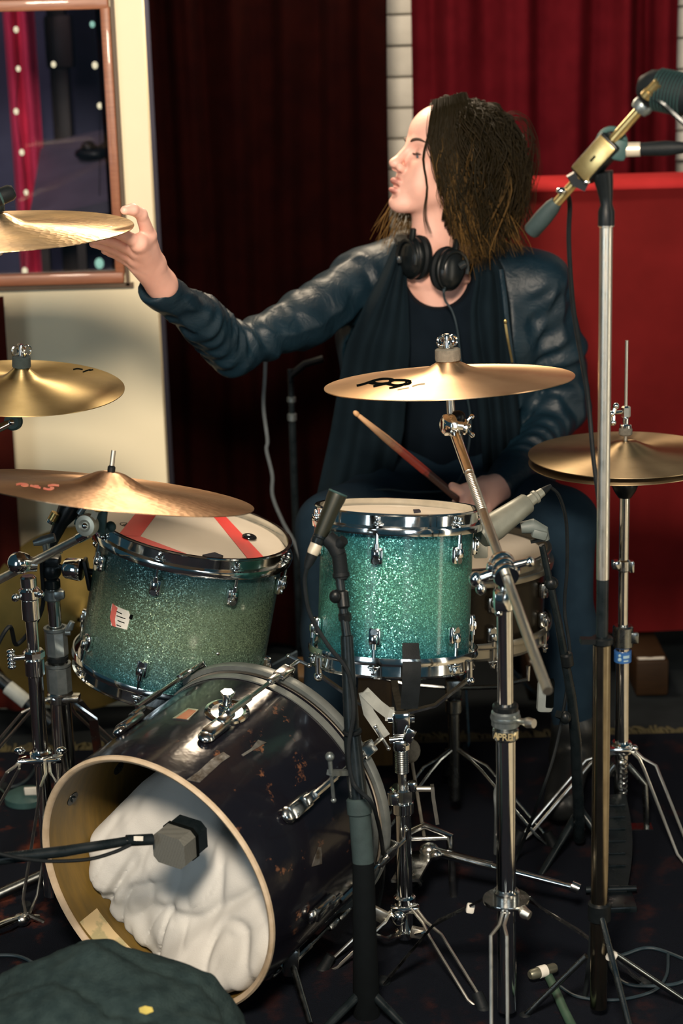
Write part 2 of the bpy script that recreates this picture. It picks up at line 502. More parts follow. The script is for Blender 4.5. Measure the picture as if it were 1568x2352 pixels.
class MB:
    """collects vertices and faces; build() links them as ONE mesh object"""

    def __init__(s):
        s.v = []
        s.f = []

    def add(s, vs, fs, M=None):
        o = len(s.v)
        s.v += [(M @ V(p)) if M is not None else V(p) for p in vs]
        s.f += [tuple(i + o for i in f) for f in fs]
        return s

    def tube(s, pts, r, seg=10, closed=False, cap=True, M=None):
        pts = [V(p) for p in pts]
        n = len(pts)
        rr = lerp_list(r, n)
        tang = []
        for i in range(n):
            a = pts[(i - 1) % n] if (closed or i) else pts[i]
            b = pts[(i + 1) % n] if (closed or i < n - 1) else pts[i]
            t = b - a
            tang.append(t.normalized() if t.length > 1e-9 else V((0, 0, 1)))
        ref = V((0, 0, 1)) if abs(tang[0].z) < 0.9 else V((1, 0, 0))
        nx = (ref - tang[0] * ref.dot(tang[0])).normalized()
        vs, fs = [], []
        for i in range(n):
            t = tang[i]
            nx = (nx - t * nx.dot(t))
            nx = nx.normalized() if nx.length > 1e-6 else t.orthogonal().normalized()
            ny = t.cross(nx)
            for k in range(seg):
                a = 2 * math.pi * k / seg
                vs.append(pts[i] + (nx * math.cos(a) + ny * math.sin(a)) * rr[i])
        m = n if closed else n - 1
        for i in range(m):
            j = (i + 1) % n
            for k in range(seg):
                l = (k + 1) % seg
                fs.append((i * seg + k, i * seg + l, j * seg + l, j * seg + k))
        if cap and not closed:
            fs.append(tuple(reversed(range(seg))))
            fs.append(tuple((n - 1) * seg + k for k in range(seg)))
        return s.add(vs, fs, M)

    def cyl(s, a, b, r, r2=None, seg=16, M=None):
        return s.tube([a, b], [r, r if r2 is None else r2], seg, M=M)

    def lathe(s, prof, seg=48, M=None, closed=False, a0=0.0, a1=2 * math.pi):
        """prof: list of (radius, z); revolved about z"""
        full = abs(a1 - a0 - 2 * math.pi) < 1e-6
        vs, fs, rows = [], [], []
        ns = seg if full else seg + 1
        for (r, z) in prof:
            if r < 1e-6:
                rows.append([len(vs)])
                vs.append(V((0, 0, z)))
            else:
                row = []
                for k in range(ns):
                    a = a0 + (a1 - a0) * k / seg
                    row.append(len(vs))
                    vs.append(V((r * math.cos(a), r * math.sin(a), z)))
                rows.append(row)
        m = len(prof)
        for i in range(m if closed else m - 1):
            A, B = rows[i], rows[(i + 1) % m]
            for k in range(seg):
                l = (k + 1) % ns
                if len(A) == 1 and len(B) == 1:
                    continue
                if len(A) == 1:
                    fs.append((A[0], B[l], B[k]))
                elif len(B) == 1:
                    fs.append((A[k], A[l], B[0]))
                else:
                    fs.append((A[k], A[l], B[l], B[k]))
        if closed and not full:
            fs.append(tuple(r[0] for r in rows))
            fs.append(tuple(r[-1] for r in reversed(rows)))
        return s.add(vs, fs, M)

    def box(s, size, M=None, bevel=0.0, c=(0, 0, 0)):
        hx, hy, hz = size[0] / 2, size[1] / 2, size[2] / 2
        c = V(c)
        if not bevel:
            vs = [V((x * hx, y * hy, z * hz)) + c for x in (-1, 1) for y in (-1, 1) for z in (-1, 1)]
            fs = [(0, 1, 3, 2), (4, 6, 7, 5), (0, 4, 5, 1), (2, 3, 7, 6), (0, 2, 6, 4), (1, 5, 7, 3)]
            return s.add(vs, fs, M)
        b = bmesh.new()
        bmesh.ops.create_cube(b, size=1.0)
        for v in b.verts:
            v.co = V((v.co.x * size[0], v.co.y * size[1], v.co.z * size[2])) + c
        bmesh.ops.bevel(b, geom=list(b.edges), offset=min(bevel, 0.49 * min(size)), segments=2, profile=0.5, affect='EDGES')
        b.verts.index_update()
        vs = [v.co.copy() for v in b.verts]
        fs = [tuple(v.index for v in f.verts) for f in b.faces]
        b.free()
        return s.add(vs, fs, M)

    def ball(s, c, r, seg=16, rings=10, M=None):
        r = (r, r, r) if not hasattr(r, '__len__') else r
        vs, fs = [V((0, 0, r[2]))], []
        for i in range(1, rings):
            th = math.pi * i / rings
            for k in range(seg):
                a = 2 * math.pi * k / seg
                vs.append(V((r[0] * math.sin(th) * math.cos(a), r[1] * math.sin(th) * math.sin(a), r[2] * math.cos(th))))
        vs.append(V((0, 0, -r[2])))
        for k in range(seg):
            l = (k + 1) % seg
            fs.append((0, 1 + k, 1 + l))
            for i in range(rings - 2):
                a = 1 + i * seg
                fs.append((a + k, a + seg + k, a + seg + l, a + l))
            a = 1 + (rings - 2) * seg
            fs.append((a + k, len(vs) - 1, a + l))
        vs = [p + V(c) for p in vs]
        return s.add(vs, fs, M)

    def prism(s, poly, z0, z1, M=None):
        n = len(poly)
        vs = [V((x, y, z0)) for x, y in poly] + [V((x, y, z1)) for x, y in poly]
        fs = [tuple(reversed(range(n))), tuple(range(n, 2 * n))]
        fs += [(i, (i + 1) % n, n + (i + 1) % n, n + i) for i in range(n)]
        return s.add(vs, fs, M)

    def bar(s, pts, w, t, up=(0, 0, 1), M=None):
        """flat strap of width w and thickness t swept along pts"""
        pts = [V(p) for p in pts]
        n = len(pts)
        vs, fs = [], []
        for i in range(n):
            d = (pts[min(i + 1, n - 1)] - pts[max(i - 1, 0)]).normalized()
            side = d.cross(V(up))
            side = side.normalized() if side.length > 1e-5 else d.orthogonal().normalized()
            nn = side.cross(d)
            for a, b in ((-1, -1), (1, -1), (1, 1), (-1, 1)):
                vs.append(pts[i] + side * (a * w / 2) + nn * (b * t / 2))
        for i in range(n - 1):
            for k in range(4):
                l = (k + 1) % 4
                fs.append((i * 4 + k, i * 4 + l, i * 4 + 4 + l, i * 4 + 4 + k))
        fs += [(3, 2, 1, 0), (4 * n - 4, 4 * n - 3, 4 * n - 2, 4 * n - 1)]
        return s.add(vs, fs, M)

    def grid(s, rows, closed=False, M=None):
        n, m = len(rows), len(rows[0])
        vs = [V(p) for r in rows for p in r]
        fs = []
        for i in range(n - 1):
            for k in range(m if closed else m - 1):
                l = (k + 1) % m
                fs.append((i * m + k, i * m + l, i * m + m + l, i * m + m + k))
        return s.add(vs, fs, M)

    def sheet(s, rows, thick, M=None):
        """grid surface given thickness (closed solid)"""
        n, m = len(rows), len(rows[0])
        rows = [[V(p) for p in r] for r in rows]
        nr = []
        for i in range(n):
            for k in range(m):
                a = rows[min(i + 1, n - 1)][k] - rows[max(i - 1, 0)][k]
                b = rows[i][min(k + 1, m - 1)] - rows[i][max(k - 1, 0)]
                c = a.cross(b)
                nr.append(c.normalized() if c.length > 1e-12 else V((0, -1, 0)))
        top = [rows[i][k] + nr[i * m + k] * (thick / 2) for i in range(n) for k in range(m)]
        bot = [rows[i][k] - nr[i * m + k] * (thick / 2) for i in range(n) for k in range(m)]
        o = n * m
        fs = []
        for i in range(n - 1):
            for k in range(m - 1):
                q = (i * m + k, i * m + k + 1, i * m + m + k + 1, i * m + m + k)
                fs.append(q)
                fs.append(tuple(o + j for j in reversed(q)))
        edge = [(0, k) for k in range(m)] + [(i, m - 1) for i in range(1, n)] + [(n - 1, k) for k in range(m - 2, -1, -1)] + [(i, 0) for i in range(n - 2, 0, -1)]
        ids = [i * m + k for i, k in edge]
        for a, b in zip(ids, ids[1:] + ids[:1]):
            fs.append((b, a, o + a, o + b))
        return s.add(top + bot, fs, M)

    def build(s, name, material, parent=None, origin=None, local=False, smooth=True, angle=38):
        """vertices are in world space unless local=True (then in the parent's own space)"""
        M = None
        if parent is not None and not local:
            M = WM[parent].inverted()
        if parent is None and origin is not None:
            if isinstance(origin, Matrix):
                M = None if local else origin.inverted()
            else:
                M = Matrix.Translation(-V(origin))
        vs = [M @ p for p in s.v] if M is not None else s.v
        me = bpy.data.meshes.new(name)
        me.from_pydata([tuple(p) for p in vs], [], s.f)
        b = bmesh.new()
        b.from_mesh(me)
        bmesh.ops.recalc_face_normals(b, faces=b.faces)
        b.to_mesh(me)
        b.free()
        if smooth:
            me.polygons.foreach_set('use_smooth', [True] * len(me.polygons))
            me.set_sharp_from_angle(angle=math.radians(angle))
        me.materials.append(MATS[material])
        o = bpy.data.objects.new(name, me)
        col.objects.link(o)
        if parent is not None:
            o.parent = parent
            WM[o] = WM[parent]
        elif origin is not None:
            Mo = origin if isinstance(origin, Matrix) else Matrix.Translation(origin)
            o.matrix_world = Mo
            WM[o] = Mo
        else:
            WM[o] = Matrix.Identity(4)
        return o


def inst(src, parent, M, name=None):
    """a copy that shares src's mesh, placed in the parent's own space"""
    o = bpy.data.objects.new(name or src.name.split('.')[0], src.data)
    col.objects.link(o)
    o.parent = parent
    o.matrix_local = M
    WM[o] = WM[parent] @ M
    return o


def tag(o, label, cat, group=None, kind=None):
    if label:
        o['label'] = label
    if cat:
        o['category'] = cat
    if group:
        o['group'] = group
    if kind:
        o['kind'] = kind
    return o


def thing(name, M, label, cat, group=None):
    """an Empty at the thing's base that parents its parts"""
    if not isinstance(M, Matrix):
        M = Matrix.Translation(M)
    o = bpy.data.objects.new(name, None)
    o.empty_display_size = 0.05
    col.objects.link(o)
    o.matrix_world = M
    WM[o] = M
    return tag(o, label, cat, group)


def struct(o):
    o['kind'] = 'structure'
    return o


def text_mesh(body, size, M, name, material, parent, extrude=0.0003, align='CENTER', bend=None):
    """flat lettering placed by matrix M in world space; bend = radius wraps it round a local y axis"""
    cu = bpy.data.curves.new('lettering', 'FONT')
    cu.body = body
    cu.size = size
    cu.align_x = align
    cu.align_y = 'CENTER'
    cu.extrude = extrude
    cu.resolution_u = 3
    tmp = bpy.data.objects.new('lettering', cu)
    col.objects.link(tmp)
    dg = bpy.context.evaluated_depsgraph_get()
    me = tmp.evaluated_get(dg).to_mesh()
    vs = [v.co.copy() for v in me.vertices]
    fs = [tuple(p.vertices) for p in me.polygons]
    tmp.evaluated_get(dg).to_mesh_clear()
    bpy.data.objects.remove(tmp)
    bpy.data.curves.remove(cu)
    if bend:
        vs = [V((math.sin(p.x / bend) * (bend + p.z), p.y, math.cos(p.x / bend) * (bend + p.z) - bend)) for p in vs]
    return MB().add(vs, fs, M).build(name, material, parent, smooth=False)


# ------------------------------------------------------------------ sculpting: signed distance fields meshed by surface nets
def smin(a, b, k):
    h = np.clip(0.5 + 0.5 * (b - a) / k, 0, 1)
    return b * (1 - h) + a * h - k * h * (1 - h)


def sd_cone(p, a, b, ra, rb):
    """capsule with radius ra at a and rb at b"""
    a, b = np.array(a, np.float32), np.array(b, np.float32)
    ba = b - a
    t = np.clip(((p - a) @ ba) / max(float(ba @ ba), 1e-12), 0, 1)
    q = p - a - t[..., None] * ba
    d = np.sqrt(np.einsum('ij,ij->i', q, q))
    return d - (ra + (rb - ra) * t)


def sd_ell(p, c, r, M=None):
    q = p - np.array(c, np.float32)
    if M is not None:
        q = q @ np.array(M, np.float32)      # columns of M = ellipsoid axes
    r = np.array(r, np.float32)
    q = q / r
    k0 = np.sqrt(np.einsum('ij,ij->i', q, q))
    q = q / r
    k1 = np.sqrt(np.einsum('ij,ij->i', q, q)) + 1e-9
    return k0 * (k0 - 1) / k1


class SDF:
    """smooth union / subtraction of primitives; each primitive is only evaluated near itself"""

    def __init__(s):
        s.ops = []

    def cone(s, a, b, ra, rb, k=0.01, sub=False):
        a, b = V(a), V(b)
        m = max(ra, rb) + 4 * k + 0.03
        lo = [min(a[i], b[i]) - m for i in range(3)]
        hi = [max(a[i], b[i]) + m for i in range(3)]
        s.ops.append((lambda p: sd_cone(p, a, b, ra, rb), lo, hi, k, sub))
        return s

    def chain(s, pts, rs, k=0.01):
        for i in range(len(pts) - 1):
            s.cone(pts[i], pts[i + 1], rs[i], rs[i + 1], k)
        return s

    def ell(s, c, r, k=0.01, M=None, sub=False):
        m = max(r) + 4 * k + 0.03
        s.ops.append((lambda p: sd_ell(p, c, r, M), [c[i] - m for i in range(3)], [c[i] + m for i in range(3)], k, sub))
        return s

    def fn(s, f, lo, hi, k=0.01, sub=False):
        s.ops.append((f, lo, hi, k, sub))
        return s

    def __call__(s, p):
        d = np.full(len(p), 0.2, np.float32)
        pl, ph = p.min(0).tolist(), p.max(0).tolist()
        for f, lo, hi, k, sub in s.ops:
            if ph[0] < lo[0] or ph[1] < lo[1] or ph[2] < lo[2] or pl[0] > hi[0] or pl[1] > hi[1] or pl[2] > hi[2]:
                continue
            if pl[0] > lo[0] and pl[1] > lo[1] and pl[2] > lo[2] and ph[0] < hi[0] and ph[1] < hi[1] and ph[2] < hi[2]:
                e = f(p).astype(np.float32)
                d = -smin(-d, e, k) if sub else smin(d, e, k)
                continue
            m = np.all((p > np.array(lo, np.float32)) & (p < np.array(hi, np.float32)), axis=1)
            if not m.any():
                continue
            e = f(p[m]).astype(np.float32)
            if sub:
                d[m] = -smin(-d[m], e, k)
            else:
                d[m] = smin(d[m], e, k)
        return d


def surface_nets(sdf, lo, hi, h, post=None, smooth_iter=0):
    """mesh the zero level of sdf inside the box lo..hi with cell size h -> (verts array, quads array)"""
    lo = np.array(lo, np.float32)
    n = np.ceil((np.array(hi) - lo) / h).astype(int) + 1
    g = np.full(n, 0.2, np.float32)
    ax = [lo[i] + h * np.arange(n[i], dtype=np.float32) for i in range(3)]
    B = 16
    for i in range(0, n[0], B):
        for j in range(0, n[1], B):
            for k in range(0, n[2], B):
                X, Y, Z = np.meshgrid(ax[0][i:i + B], ax[1][j:j + B], ax[2][k:k + B], indexing='ij')
                p = np.stack([X.ravel(), Y.ravel(), Z.ravel()], 1)
                c = 0.5 * (p[0] + p[-1])
                dc = sdf(c[None])[0]
                rad = 0.5 * np.linalg.norm(p[-1] - p[0])
                if dc > rad * 1.15 + 0.03 or dc < -(rad * 1.15 + 0.03):
                    g[i:i + B, j:j + B, k:k + B] = dc
                    continue
                d = sdf(p)
                if post is not None:
                    mm = np.abs(d) < 0.03
                    if mm.any():
                        d[mm] = post(p[mm], d[mm])
                g[i:i + B, j:j + B, k:k + B] = d.reshape(X.shape)
    g[0], g[-1], g[:, 0], g[:, -1], g[:, :, 0], g[:, :, -1] = (np.maximum(x, 1e-4) for x in (g[0], g[-1], g[:, 0], g[:, -1], g[:, :, 0], g[:, :, -1]))
    ins = g < 0
    # cells with a sign change
    c = np.zeros(np.array(n) - 1, np.int8)
    for dx in (0, 1):
        for dy in (0, 1):
            for dz in (0, 1):
                c += ins[dx:n[0] - 1 + dx, dy:n[1] - 1 + dy, dz:n[2] - 1 + dz]
    act = (c > 0) & (c < 8)
    idx = np.argwhere(act)
    vid = np.full(act.shape, -1, np.int64)
    vid[act] = np.arange(len(idx))
    acc = np.zeros((len(idx), 3))
    cnt = np.zeros(len(idx))
    corners = [(a, b, d) for a in (0, 1) for b in (0, 1) for d in (0, 1)]
    for ca in corners:
        for axis in range(3):
            if ca[axis] == 1:
                continue
            cb = list(ca)
            cb[axis] = 1
            ga = g[idx[:, 0] + ca[0], idx[:, 1] + ca[1], idx[:, 2] + ca[2]]
            gb = g[idx[:, 0] + cb[0], idx[:, 1] + cb[1], idx[:, 2] + cb[2]]
            m = (ga < 0) != (gb < 0)
            t = np.where(m, ga / np.where(np.abs(ga - gb) < 1e-12, 1, ga - gb), 0)
            q = np.array(ca)[None] + t[:, None] * (np.array(cb) - np.array(ca))[None]
            acc[m] += q[m]
            cnt[m] += 1
    vs = lo + h * (idx + acc / np.maximum(cnt, 1)[:, None])
    quads = []
    for axis in range(3):
        u, w = [(1, 2), (2, 0), (0, 1)][axis]
        sl0 = [slice(1, n[i] - 1) for i in range(3)]
        sl0[axis] = slice(0, n[axis] - 1)
        sl1 = list(sl0)
        sl1[axis] = slice(1, n[axis])
        a, b = ins[tuple(sl0)], ins[tuple(sl1)]
        for flip, m in ((False, a & ~b), (True, ~a & b)):
            e = np.argwhere(m)
            off = np.ones(3, int)
            off[axis] = 0
            e = e + off
            du = np.zeros(3, int)
            du[u] = 1
            dw = np.zeros(3, int)
            dw[w] = 1
            q = [e - du - dw, e - dw, e, e - du]
            q = [vid[x[:, 0], x[:, 1], x[:, 2]] for x in q]
            if flip:
                q = q[::-1]
            quads.append(np.stack(q, 1))
    quads = np.concatenate(quads)
    quads = quads[(quads >= 0).all(1)]
    for _ in range(smooth_iter):
        a2 = np.zeros_like(vs)
        c2 = np.zeros(len(vs))
        for k in range(4):
            np.add.at(a2, quads[:, k], vs[quads[:, (k + 1) % 4]])
            np.add.at(a2, quads[:, k], vs[quads[:, (k + 3) % 4]])
            np.add.at(c2, quads[:, k], 2)
        vs = 0.5 * vs + 0.5 * a2 / np.maximum(c2, 1)[:, None]
    return vs, quads


def np_mesh(name, vs, quads, material, parent=None, origin=None, attrs=None):
    Mo = WM[parent] if parent is not None else (Matrix.Translation(origin) if origin is not None else Matrix.Identity(4))
    Mi = np.array(Mo.inverted())
    vl = vs @ Mi[:3, :3].T + Mi[:3, 3]
    me = bpy.data.meshes.new(name)
    me.from_pydata(vl.tolist(), [], quads.tolist())
    me.polygons.foreach_set('use_smooth', [True] * len(me.polygons))
    for k, a in (attrs or {}).items():
        at = me.attributes.new(k, 'FLOAT', 'POINT')
        at.data.foreach_set('value', np.asarray(a, np.float32))
    me.materials.append(MATS[material])
    o = bpy.data.objects.new(name, me)
    col.objects.link(o)
    if parent is not None:
        o.parent = parent
        WM[o] = WM[parent]
    else:
        o.matrix_world = Mo
        WM[o] = Mo
    return o


# ================================================================== the room
def build_room():
    # floor and rug
    m = MB()
    m.box((9, 9, 0.1), T(0, 3.5, -0.05))
    struct(m.build('floor', 'floor_dark'))
    m = MB()
    m.box((3.4, 5.0, 0.004), T(2.52, 1.3, 0.002))
    struct(m.build('floor_reflector', 'floor_pale', None, (2.52, 1.3, 0)))  # unseen pale floor added for the chrome tubes to reflect
    r = thing('rug', (0.1, 2.6, 0), 'worn black patterned rug that the whole drum kit stands on', 'rug')
    rows = []
    for j in range(40):
        y = 0.6 + j * (3.86 - 0.6) / 39
        rows.append([V((x, y, 0.007 + 0.002 * mnoise.noise((x * 3, y * 3, 1)))) for x in np.linspace(-2.4, 0.80, 50)])
    MB().sheet(rows, 0.010).build('pile', 'rug_pile', r)
    m = MB()
    rr = random.Random(4)
    for i in range(520):
        x = -2.4 + 3.2 * i / 519
        m.bar([V((x, 3.85, 0.010)), V((x + rr.uniform(-0.006, 0.006), 3.885 + rr.uniform(0, 0.02), 0.0056)),
               V((x + rr.uniform(-0.015, 0.015), 3.90 + rr.uniform(0, 0.03), 0.003))], 0.006, 0.003)
    mat('fringe', (0.075, 0.065, 0.022), 0.9, c2=(0.045, 0.038, 0.016), nscale=40)
    tag(m.build('fringe', 'fringe', r), 'short tan fringe along the far rug edge', None, kind='stuff')

    # cream wall with a framed window: pieces round the opening
    WY = 4.15
    XR, X0, X1 = -0.388, -1.25, -0.468      # wall's right edge, opening left / right
    Z0, Z1 = 1.0, 1.562                     # opening bottom / top
    w = MB()
    d = 0.05

    def slab(xa, xb, za, zb):
        w.box((xb - xa, d, zb - za), T((xa + xb) / 2, WY + d / 2, (za + zb) / 2))
    slab(-2.6, X0, 0, 2.8)
    slab(X1, XR, 0, 2.8)
    slab(X0, X1, 0, Z0)
    slab(X0, X1, Z1, 2.8)
    struct(w.build('wall_left', 'cream_paint', None, (-1.2, WY, 0), smooth=False))
    win = bpy.data.objects.new('window_1', None)
    col.objects.link(win)
    win.location = ((X0 + X1) / 2, WY, Z0)
    WM[win] = Matrix.Translation(win.location)
    struct(win)
    for nm, a, b, ww in (('frame_rail', (X0 - 0.02, Z0), (X1 + 0.012, Z0), 0.024), ('frame_rail', (X0 - 0.02, Z1), (X1 + 0.012, Z1), 0.024),
                         ('frame_stile', (X1, Z0), (X1, Z1), 0.020), ('frame_stile', (X0, Z0), (X0, Z1), 0.020)):
        q = MB()
        if nm == 'frame_rail':
            q.box((b[0] - a[0], 0.030, ww), T((a[0] + b[0]) / 2, WY - 0.008, a[1] - 0.006 if a[1] == Z0 else a[1] + 0.006), 0.004)
        else:
            q.box((ww, 0.028, b[1] - a[1]), T(a[0] + (0.004 if a[0] == X1 else -0.004), WY - 0.008, (a[1] + b[1]) / 2), 0.004)
        q.build(nm, 'frame_copper', win)
    q = MB()
    q.box((X1 - X0 + 0.062, 0.016, 0.010), T((X0 + X1) / 2, WY - 0.006, Z0 - 0.024))
    q.box((0.008, 0.016, Z1 - Z0 + 0.05), T(X1 + 0.019, WY - 0.006, (Z0 + Z1) / 2))
    q.box((X1 - X0 + 0.062, 0.016, 0.010), T((X0 + X1) / 2, WY - 0.006, Z1 + 0.024))
    q.build('frame_lip', 'frame_dark', win)
    q = MB()
    q.box((X1 - X0, 0.004, Z1 - Z0), T((X0 + X1) / 2, WY + 0.012, (Z0 + Z1) / 2))
    q.build('glass_pane', 'window_glass', win)

    # the dim room behind the window
    m = MB()
    m.box((2.6, 0.04, 2.9), T(-1.3, 5.5, 1.45))
    m.box((0.04, 1.3, 2.9), T(-0.42, 4.87, 1.45))
    struct(m.build('wall_far_room', 'night_blue', None, (-1.3, 5.5, 0), smooth=False))
    rows = []
    for z in np.linspace(0.05, 2.6, 14):
        rows.append([V((x, 5.15 + 0.018 * math.sin((x + 0.9) * 150) + 0.008 * math.sin(z * 3 + x * 40), z)) for x in np.linspace(-0.845, -0.765, 30)])
    tag(MB().sheet(rows, 0.004).build('side_curtain', 'pink_curtain', None, (-0.8, 5.15, 0.05)),
        'narrow bright pink-red curtain seen through the framed window', 'curtain')
    m = MB()
    m.box((0.05, 0.05, 2.7), T(P(140, 200, 5.3).x, 5.3, 1.35), 0.006)
    m.box((0.075, 0.06, 0.14), T(P(135, 40, 5.3).x, 5.29, P(135, 95, 5.3).z), 0.01)
    tag(m.build('wooden_post', 'dark_wood', None, (P(140, 200, 5.3).x, 5.3, 0)), 'dark brown wooden post behind the window glass', 'post')
    # desk with a sloping pale edge
    t = thing('reading_desk', (P(190, 400, 5.0).x, 5.0, 0), 'dark desk with a pale sloping top behind the window glass', 'desk')
    a, b = P(85, 425, 4.95), P(290, 378, 4.95)
    q = MB()
    q.bar([a, b], 0.5, 0.03, up=(0, -0.3, 1))
    q.build('desk_top', 'desk_grey', t)
    q = MB()
    for px in (95, 180, 262):
        c = P(px, 430, 5.0)
        q.box((0.022, 0.03, c.z), T(c.x, 5.0, c.z / 2))
    q.build('desk_legs', 'dark_wood', t)
    c = P(215, 352, 5.0)
    q = MB()
    q.ball((c.x, 5.0, c.z), (0.050, 0.04, 0.020))
    q.ball((c.x + 0.04, 5.0, c.z + 0.012), (0.024, 0.03, 0.020))
    q.ball((c.x - 0.01, 4.98, c.z + 0.016), (0.020, 0.02, 0.018))
    tag(q.build('cloth_bundle', 'black_plastic', None, c), 'dark rounded bundle lying on the desk behind the glass', 'bundle')
    # bulbs on wires
    def string(name, pts, label, mats):
        st = thing(name, P(*pts[0][:2], 4.75), label, 'string lights')
        wire = [P(x, y, 4.75) for x, y, _ in pts]
        wire = [wire[0] + V((0.01, 0, 0.35))] + wire + [wire[-1] + V((0, 0, -0.15))]
        MB().tube(catmull(wire, 5), 0.0011, 5).build('wire', 'black_plastic', st)
        for (x, y, r), mm in zip(pts, mats):
            q = MB()
            q.ball(P(x, y, 4.74), (r, r, r * 1.25), 10, 8)
            q.build('bulb', mm, st)
    G, g = 'bulb_glow', 'bulb_glow_green'
    string('string_light', [(37, 68, .0062), (42, 158, .0056), (37, 256, .0062), (50, 350, .0062), (60, 442, .0056), (57, 622, .007)],
           'string of warm fairy bulbs hanging along the pink-red curtain', [G] * 6)
    string('string_light', [(212, 56, .0062), (218, 150, .007), (229, 243, .0062), (228, 605, .011)],
           'string of greenish fairy bulbs beside the window stile', [g, G, G, g])
    string('string_light', [(123, 148, .006)], 'single fairy bulb on a wire between the two strings', [G])
    d = bpy.data.lights.new('far_room_fill', 'POINT')  # added unseen light that brightens the pink curtain
    d.energy = 14.0
    d.color = (1.0, 0.72, 0.78)
    d.shadow_soft_size = 0.08
    o = bpy.data.objects.new('far_room_fill', d)
    col.objects.link(o)
    o.location = (-1.05, 4.6, 2.1)

    # brick wall at the back, bricks laid where the curtains leave it open
    BY = 4.82
    m = MB()
    m.box((5, 0.1, 2.9), T(2.12, BY + 0.073, 1.45))
    wb = struct(m.build('wall_back', 'mortar', None, (2.12, BY, 0), smooth=False))
    proto = MB().box((0.221, 0.06, 0.0705), None, 0.006).build('brick', 'white_brick', None)
    first = True
    rr = random.Random(3)
    for (xa, xb, za, zb) in ((P(860, 100, BY).x - 0.1, P(980, 100, BY).x + 0.12, 0.95, 1.75), (P(1530, 100, BY).x - 0.04, P(1568, 100, BY).x + 0.12, 1.2, 1.75)):
        k = int(za / 0.074)
        while k * 0.074 < zb:
            z = k * 0.074
            off = 0.1125 if k % 2 else 0.0
            i = int(math.floor((xa - off) / 0.225))
            while i * 0.225 + off < xb:
                x = i * 0.225 + off
                M = Matrix.Translation(V((x, BY + rr.uniform(-0.004, 0.004), z)) - wb.location)
                if first:
                    proto.parent = wb
                    proto.matrix_local = M
                    WM[proto] = WM[wb] @ M
                    first = False
                else:
                    inst(proto, wb, M)
                i += 1
            k += 1

    # curtains
    def curtain(name, xa, xb, y, z0, z1, pitch, depth, material, label, seed, lean=0.0):
        rr = random.Random(seed)
        n = int((xb - xa) / 0.006)
        ph, fr = [], []
        p = 0.0
        for i in range(n + 1):
            p += 0.006 / (pitch * (1 + 0.45 * mnoise.noise((xa * 7 + i * 0.035, seed, 0))))
            ph.append(p * 2 * math.pi)
        rows = []
        for z in np.linspace(z0, z1, 36):
            row = []
            for i in range(n + 1):
                x = xa + (xb - xa) * i / n
                am = depth * (0.65 + 0.5 * mnoise.noise((x * 3.0, z * 0.7, seed)))
                wv = math.sin(ph[i] + 0.9 * mnoise.noise((x * 2, z * 0.9, seed + 5)) + lean * (z - 1))
                wv = wv * (1.0 - 0.25 * wv * wv) + 0.18 * math.sin(2.3 * ph[i] + 1.1)
                row.append(V((x + 0.010 * mnoise.noise((x * 5, z * 1.3, seed + 9)), y + am * wv, z)))
            rows.append(row)
        o = MB().sheet(rows, 0.004).build(name, material, None, ((xa + xb) / 2, y, z0), angle=80)
        return tag(o, label, 'curtain')
    curtain('velvet_curtain', -0.52, P(893, 200, 4.45).x, 4.45, 0.03, 2.6, 0.115, 0.038, 'curtain_maroon', 'black-maroon velvet curtain hanging behind the drummer\'s outstretched arm', 2)
    curtain('velvet_curtain', P(948, 200, 4.66).x, P(1546, 200, 4.66).x, 4.66, 0.03, 2.6, 0.135, 0.060, 'curtain_red', 'deep red curtain hanging above the red padded panel', 6)
    curtain('velvet_curtain', -1.5, -0.712, 4.07, 0.03, 0.97, 0.10, 0.022, 'curtain_side', 'low rust-red curtain at the left edge below the window', 9)

    # red padded acoustic panel on wooden feet
    GX0, GX1, GY = P(1130, 700, 4.28).x, 1.42, 4.28
    g = thing('acoustic_panel', ((GX0 + GX1) / 2, GY, 0), 'red fabric acoustic panel standing behind the drummer and hi-hats', 'panel')
    q = MB()
    prof = [(0, 0.10), (0, 1.135), (0.006, 1.139), (0.10, 1.139), (0.135, 1.138), (0.14, 1.135), (0.14, 0.10)]
    rows = [[V((x, GY + a, z + 0.002 * mnoise.noise((x * 6, z * 6, a)))) for a, z in prof] for x in np.linspace(GX0, GX1, 24)]
    q.grid(rows, closed=True)
    n = len(q.v)
    q.f.append(tuple(range(len(prof))))
    q.f.append(tuple(range(n - len(prof), n)))
    q.build('padded_face', 'gobo_red', g, angle=60)
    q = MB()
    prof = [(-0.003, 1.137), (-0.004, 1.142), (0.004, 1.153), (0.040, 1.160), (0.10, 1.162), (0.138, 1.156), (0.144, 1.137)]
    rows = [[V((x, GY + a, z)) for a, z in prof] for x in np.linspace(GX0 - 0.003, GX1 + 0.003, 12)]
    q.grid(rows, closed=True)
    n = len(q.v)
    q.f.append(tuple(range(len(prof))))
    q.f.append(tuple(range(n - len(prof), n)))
    q.build('lit_top_strip', 'gobo_lit_top', g, angle=60)  # brighter strip paints the light caught along the top edge
    for x in (GX0 + 0.1, P(1490, 1600, 4.15).x):
        q = MB()
        q.box((0.075, 0.34, 0.085), T(x, GY - 0.0, 0.045), 0.006)
        f = q.build('foot', 'wood_block', g)
        q = MB()
        rr = random.Random(8)
        poly = [(-0.028, -0.004), (0.03, -0.004), (0.032, 0.0062), (0.012, 0.006), (0.0, 0.002), (-0.012, 0.006), (-0.03, 0.0062)]
        q.prism(poly, 0, 0.002, T(x - 0.002, GY - 0.158, 0.0885))
        q.build('torn_tape', 'label_white', f)


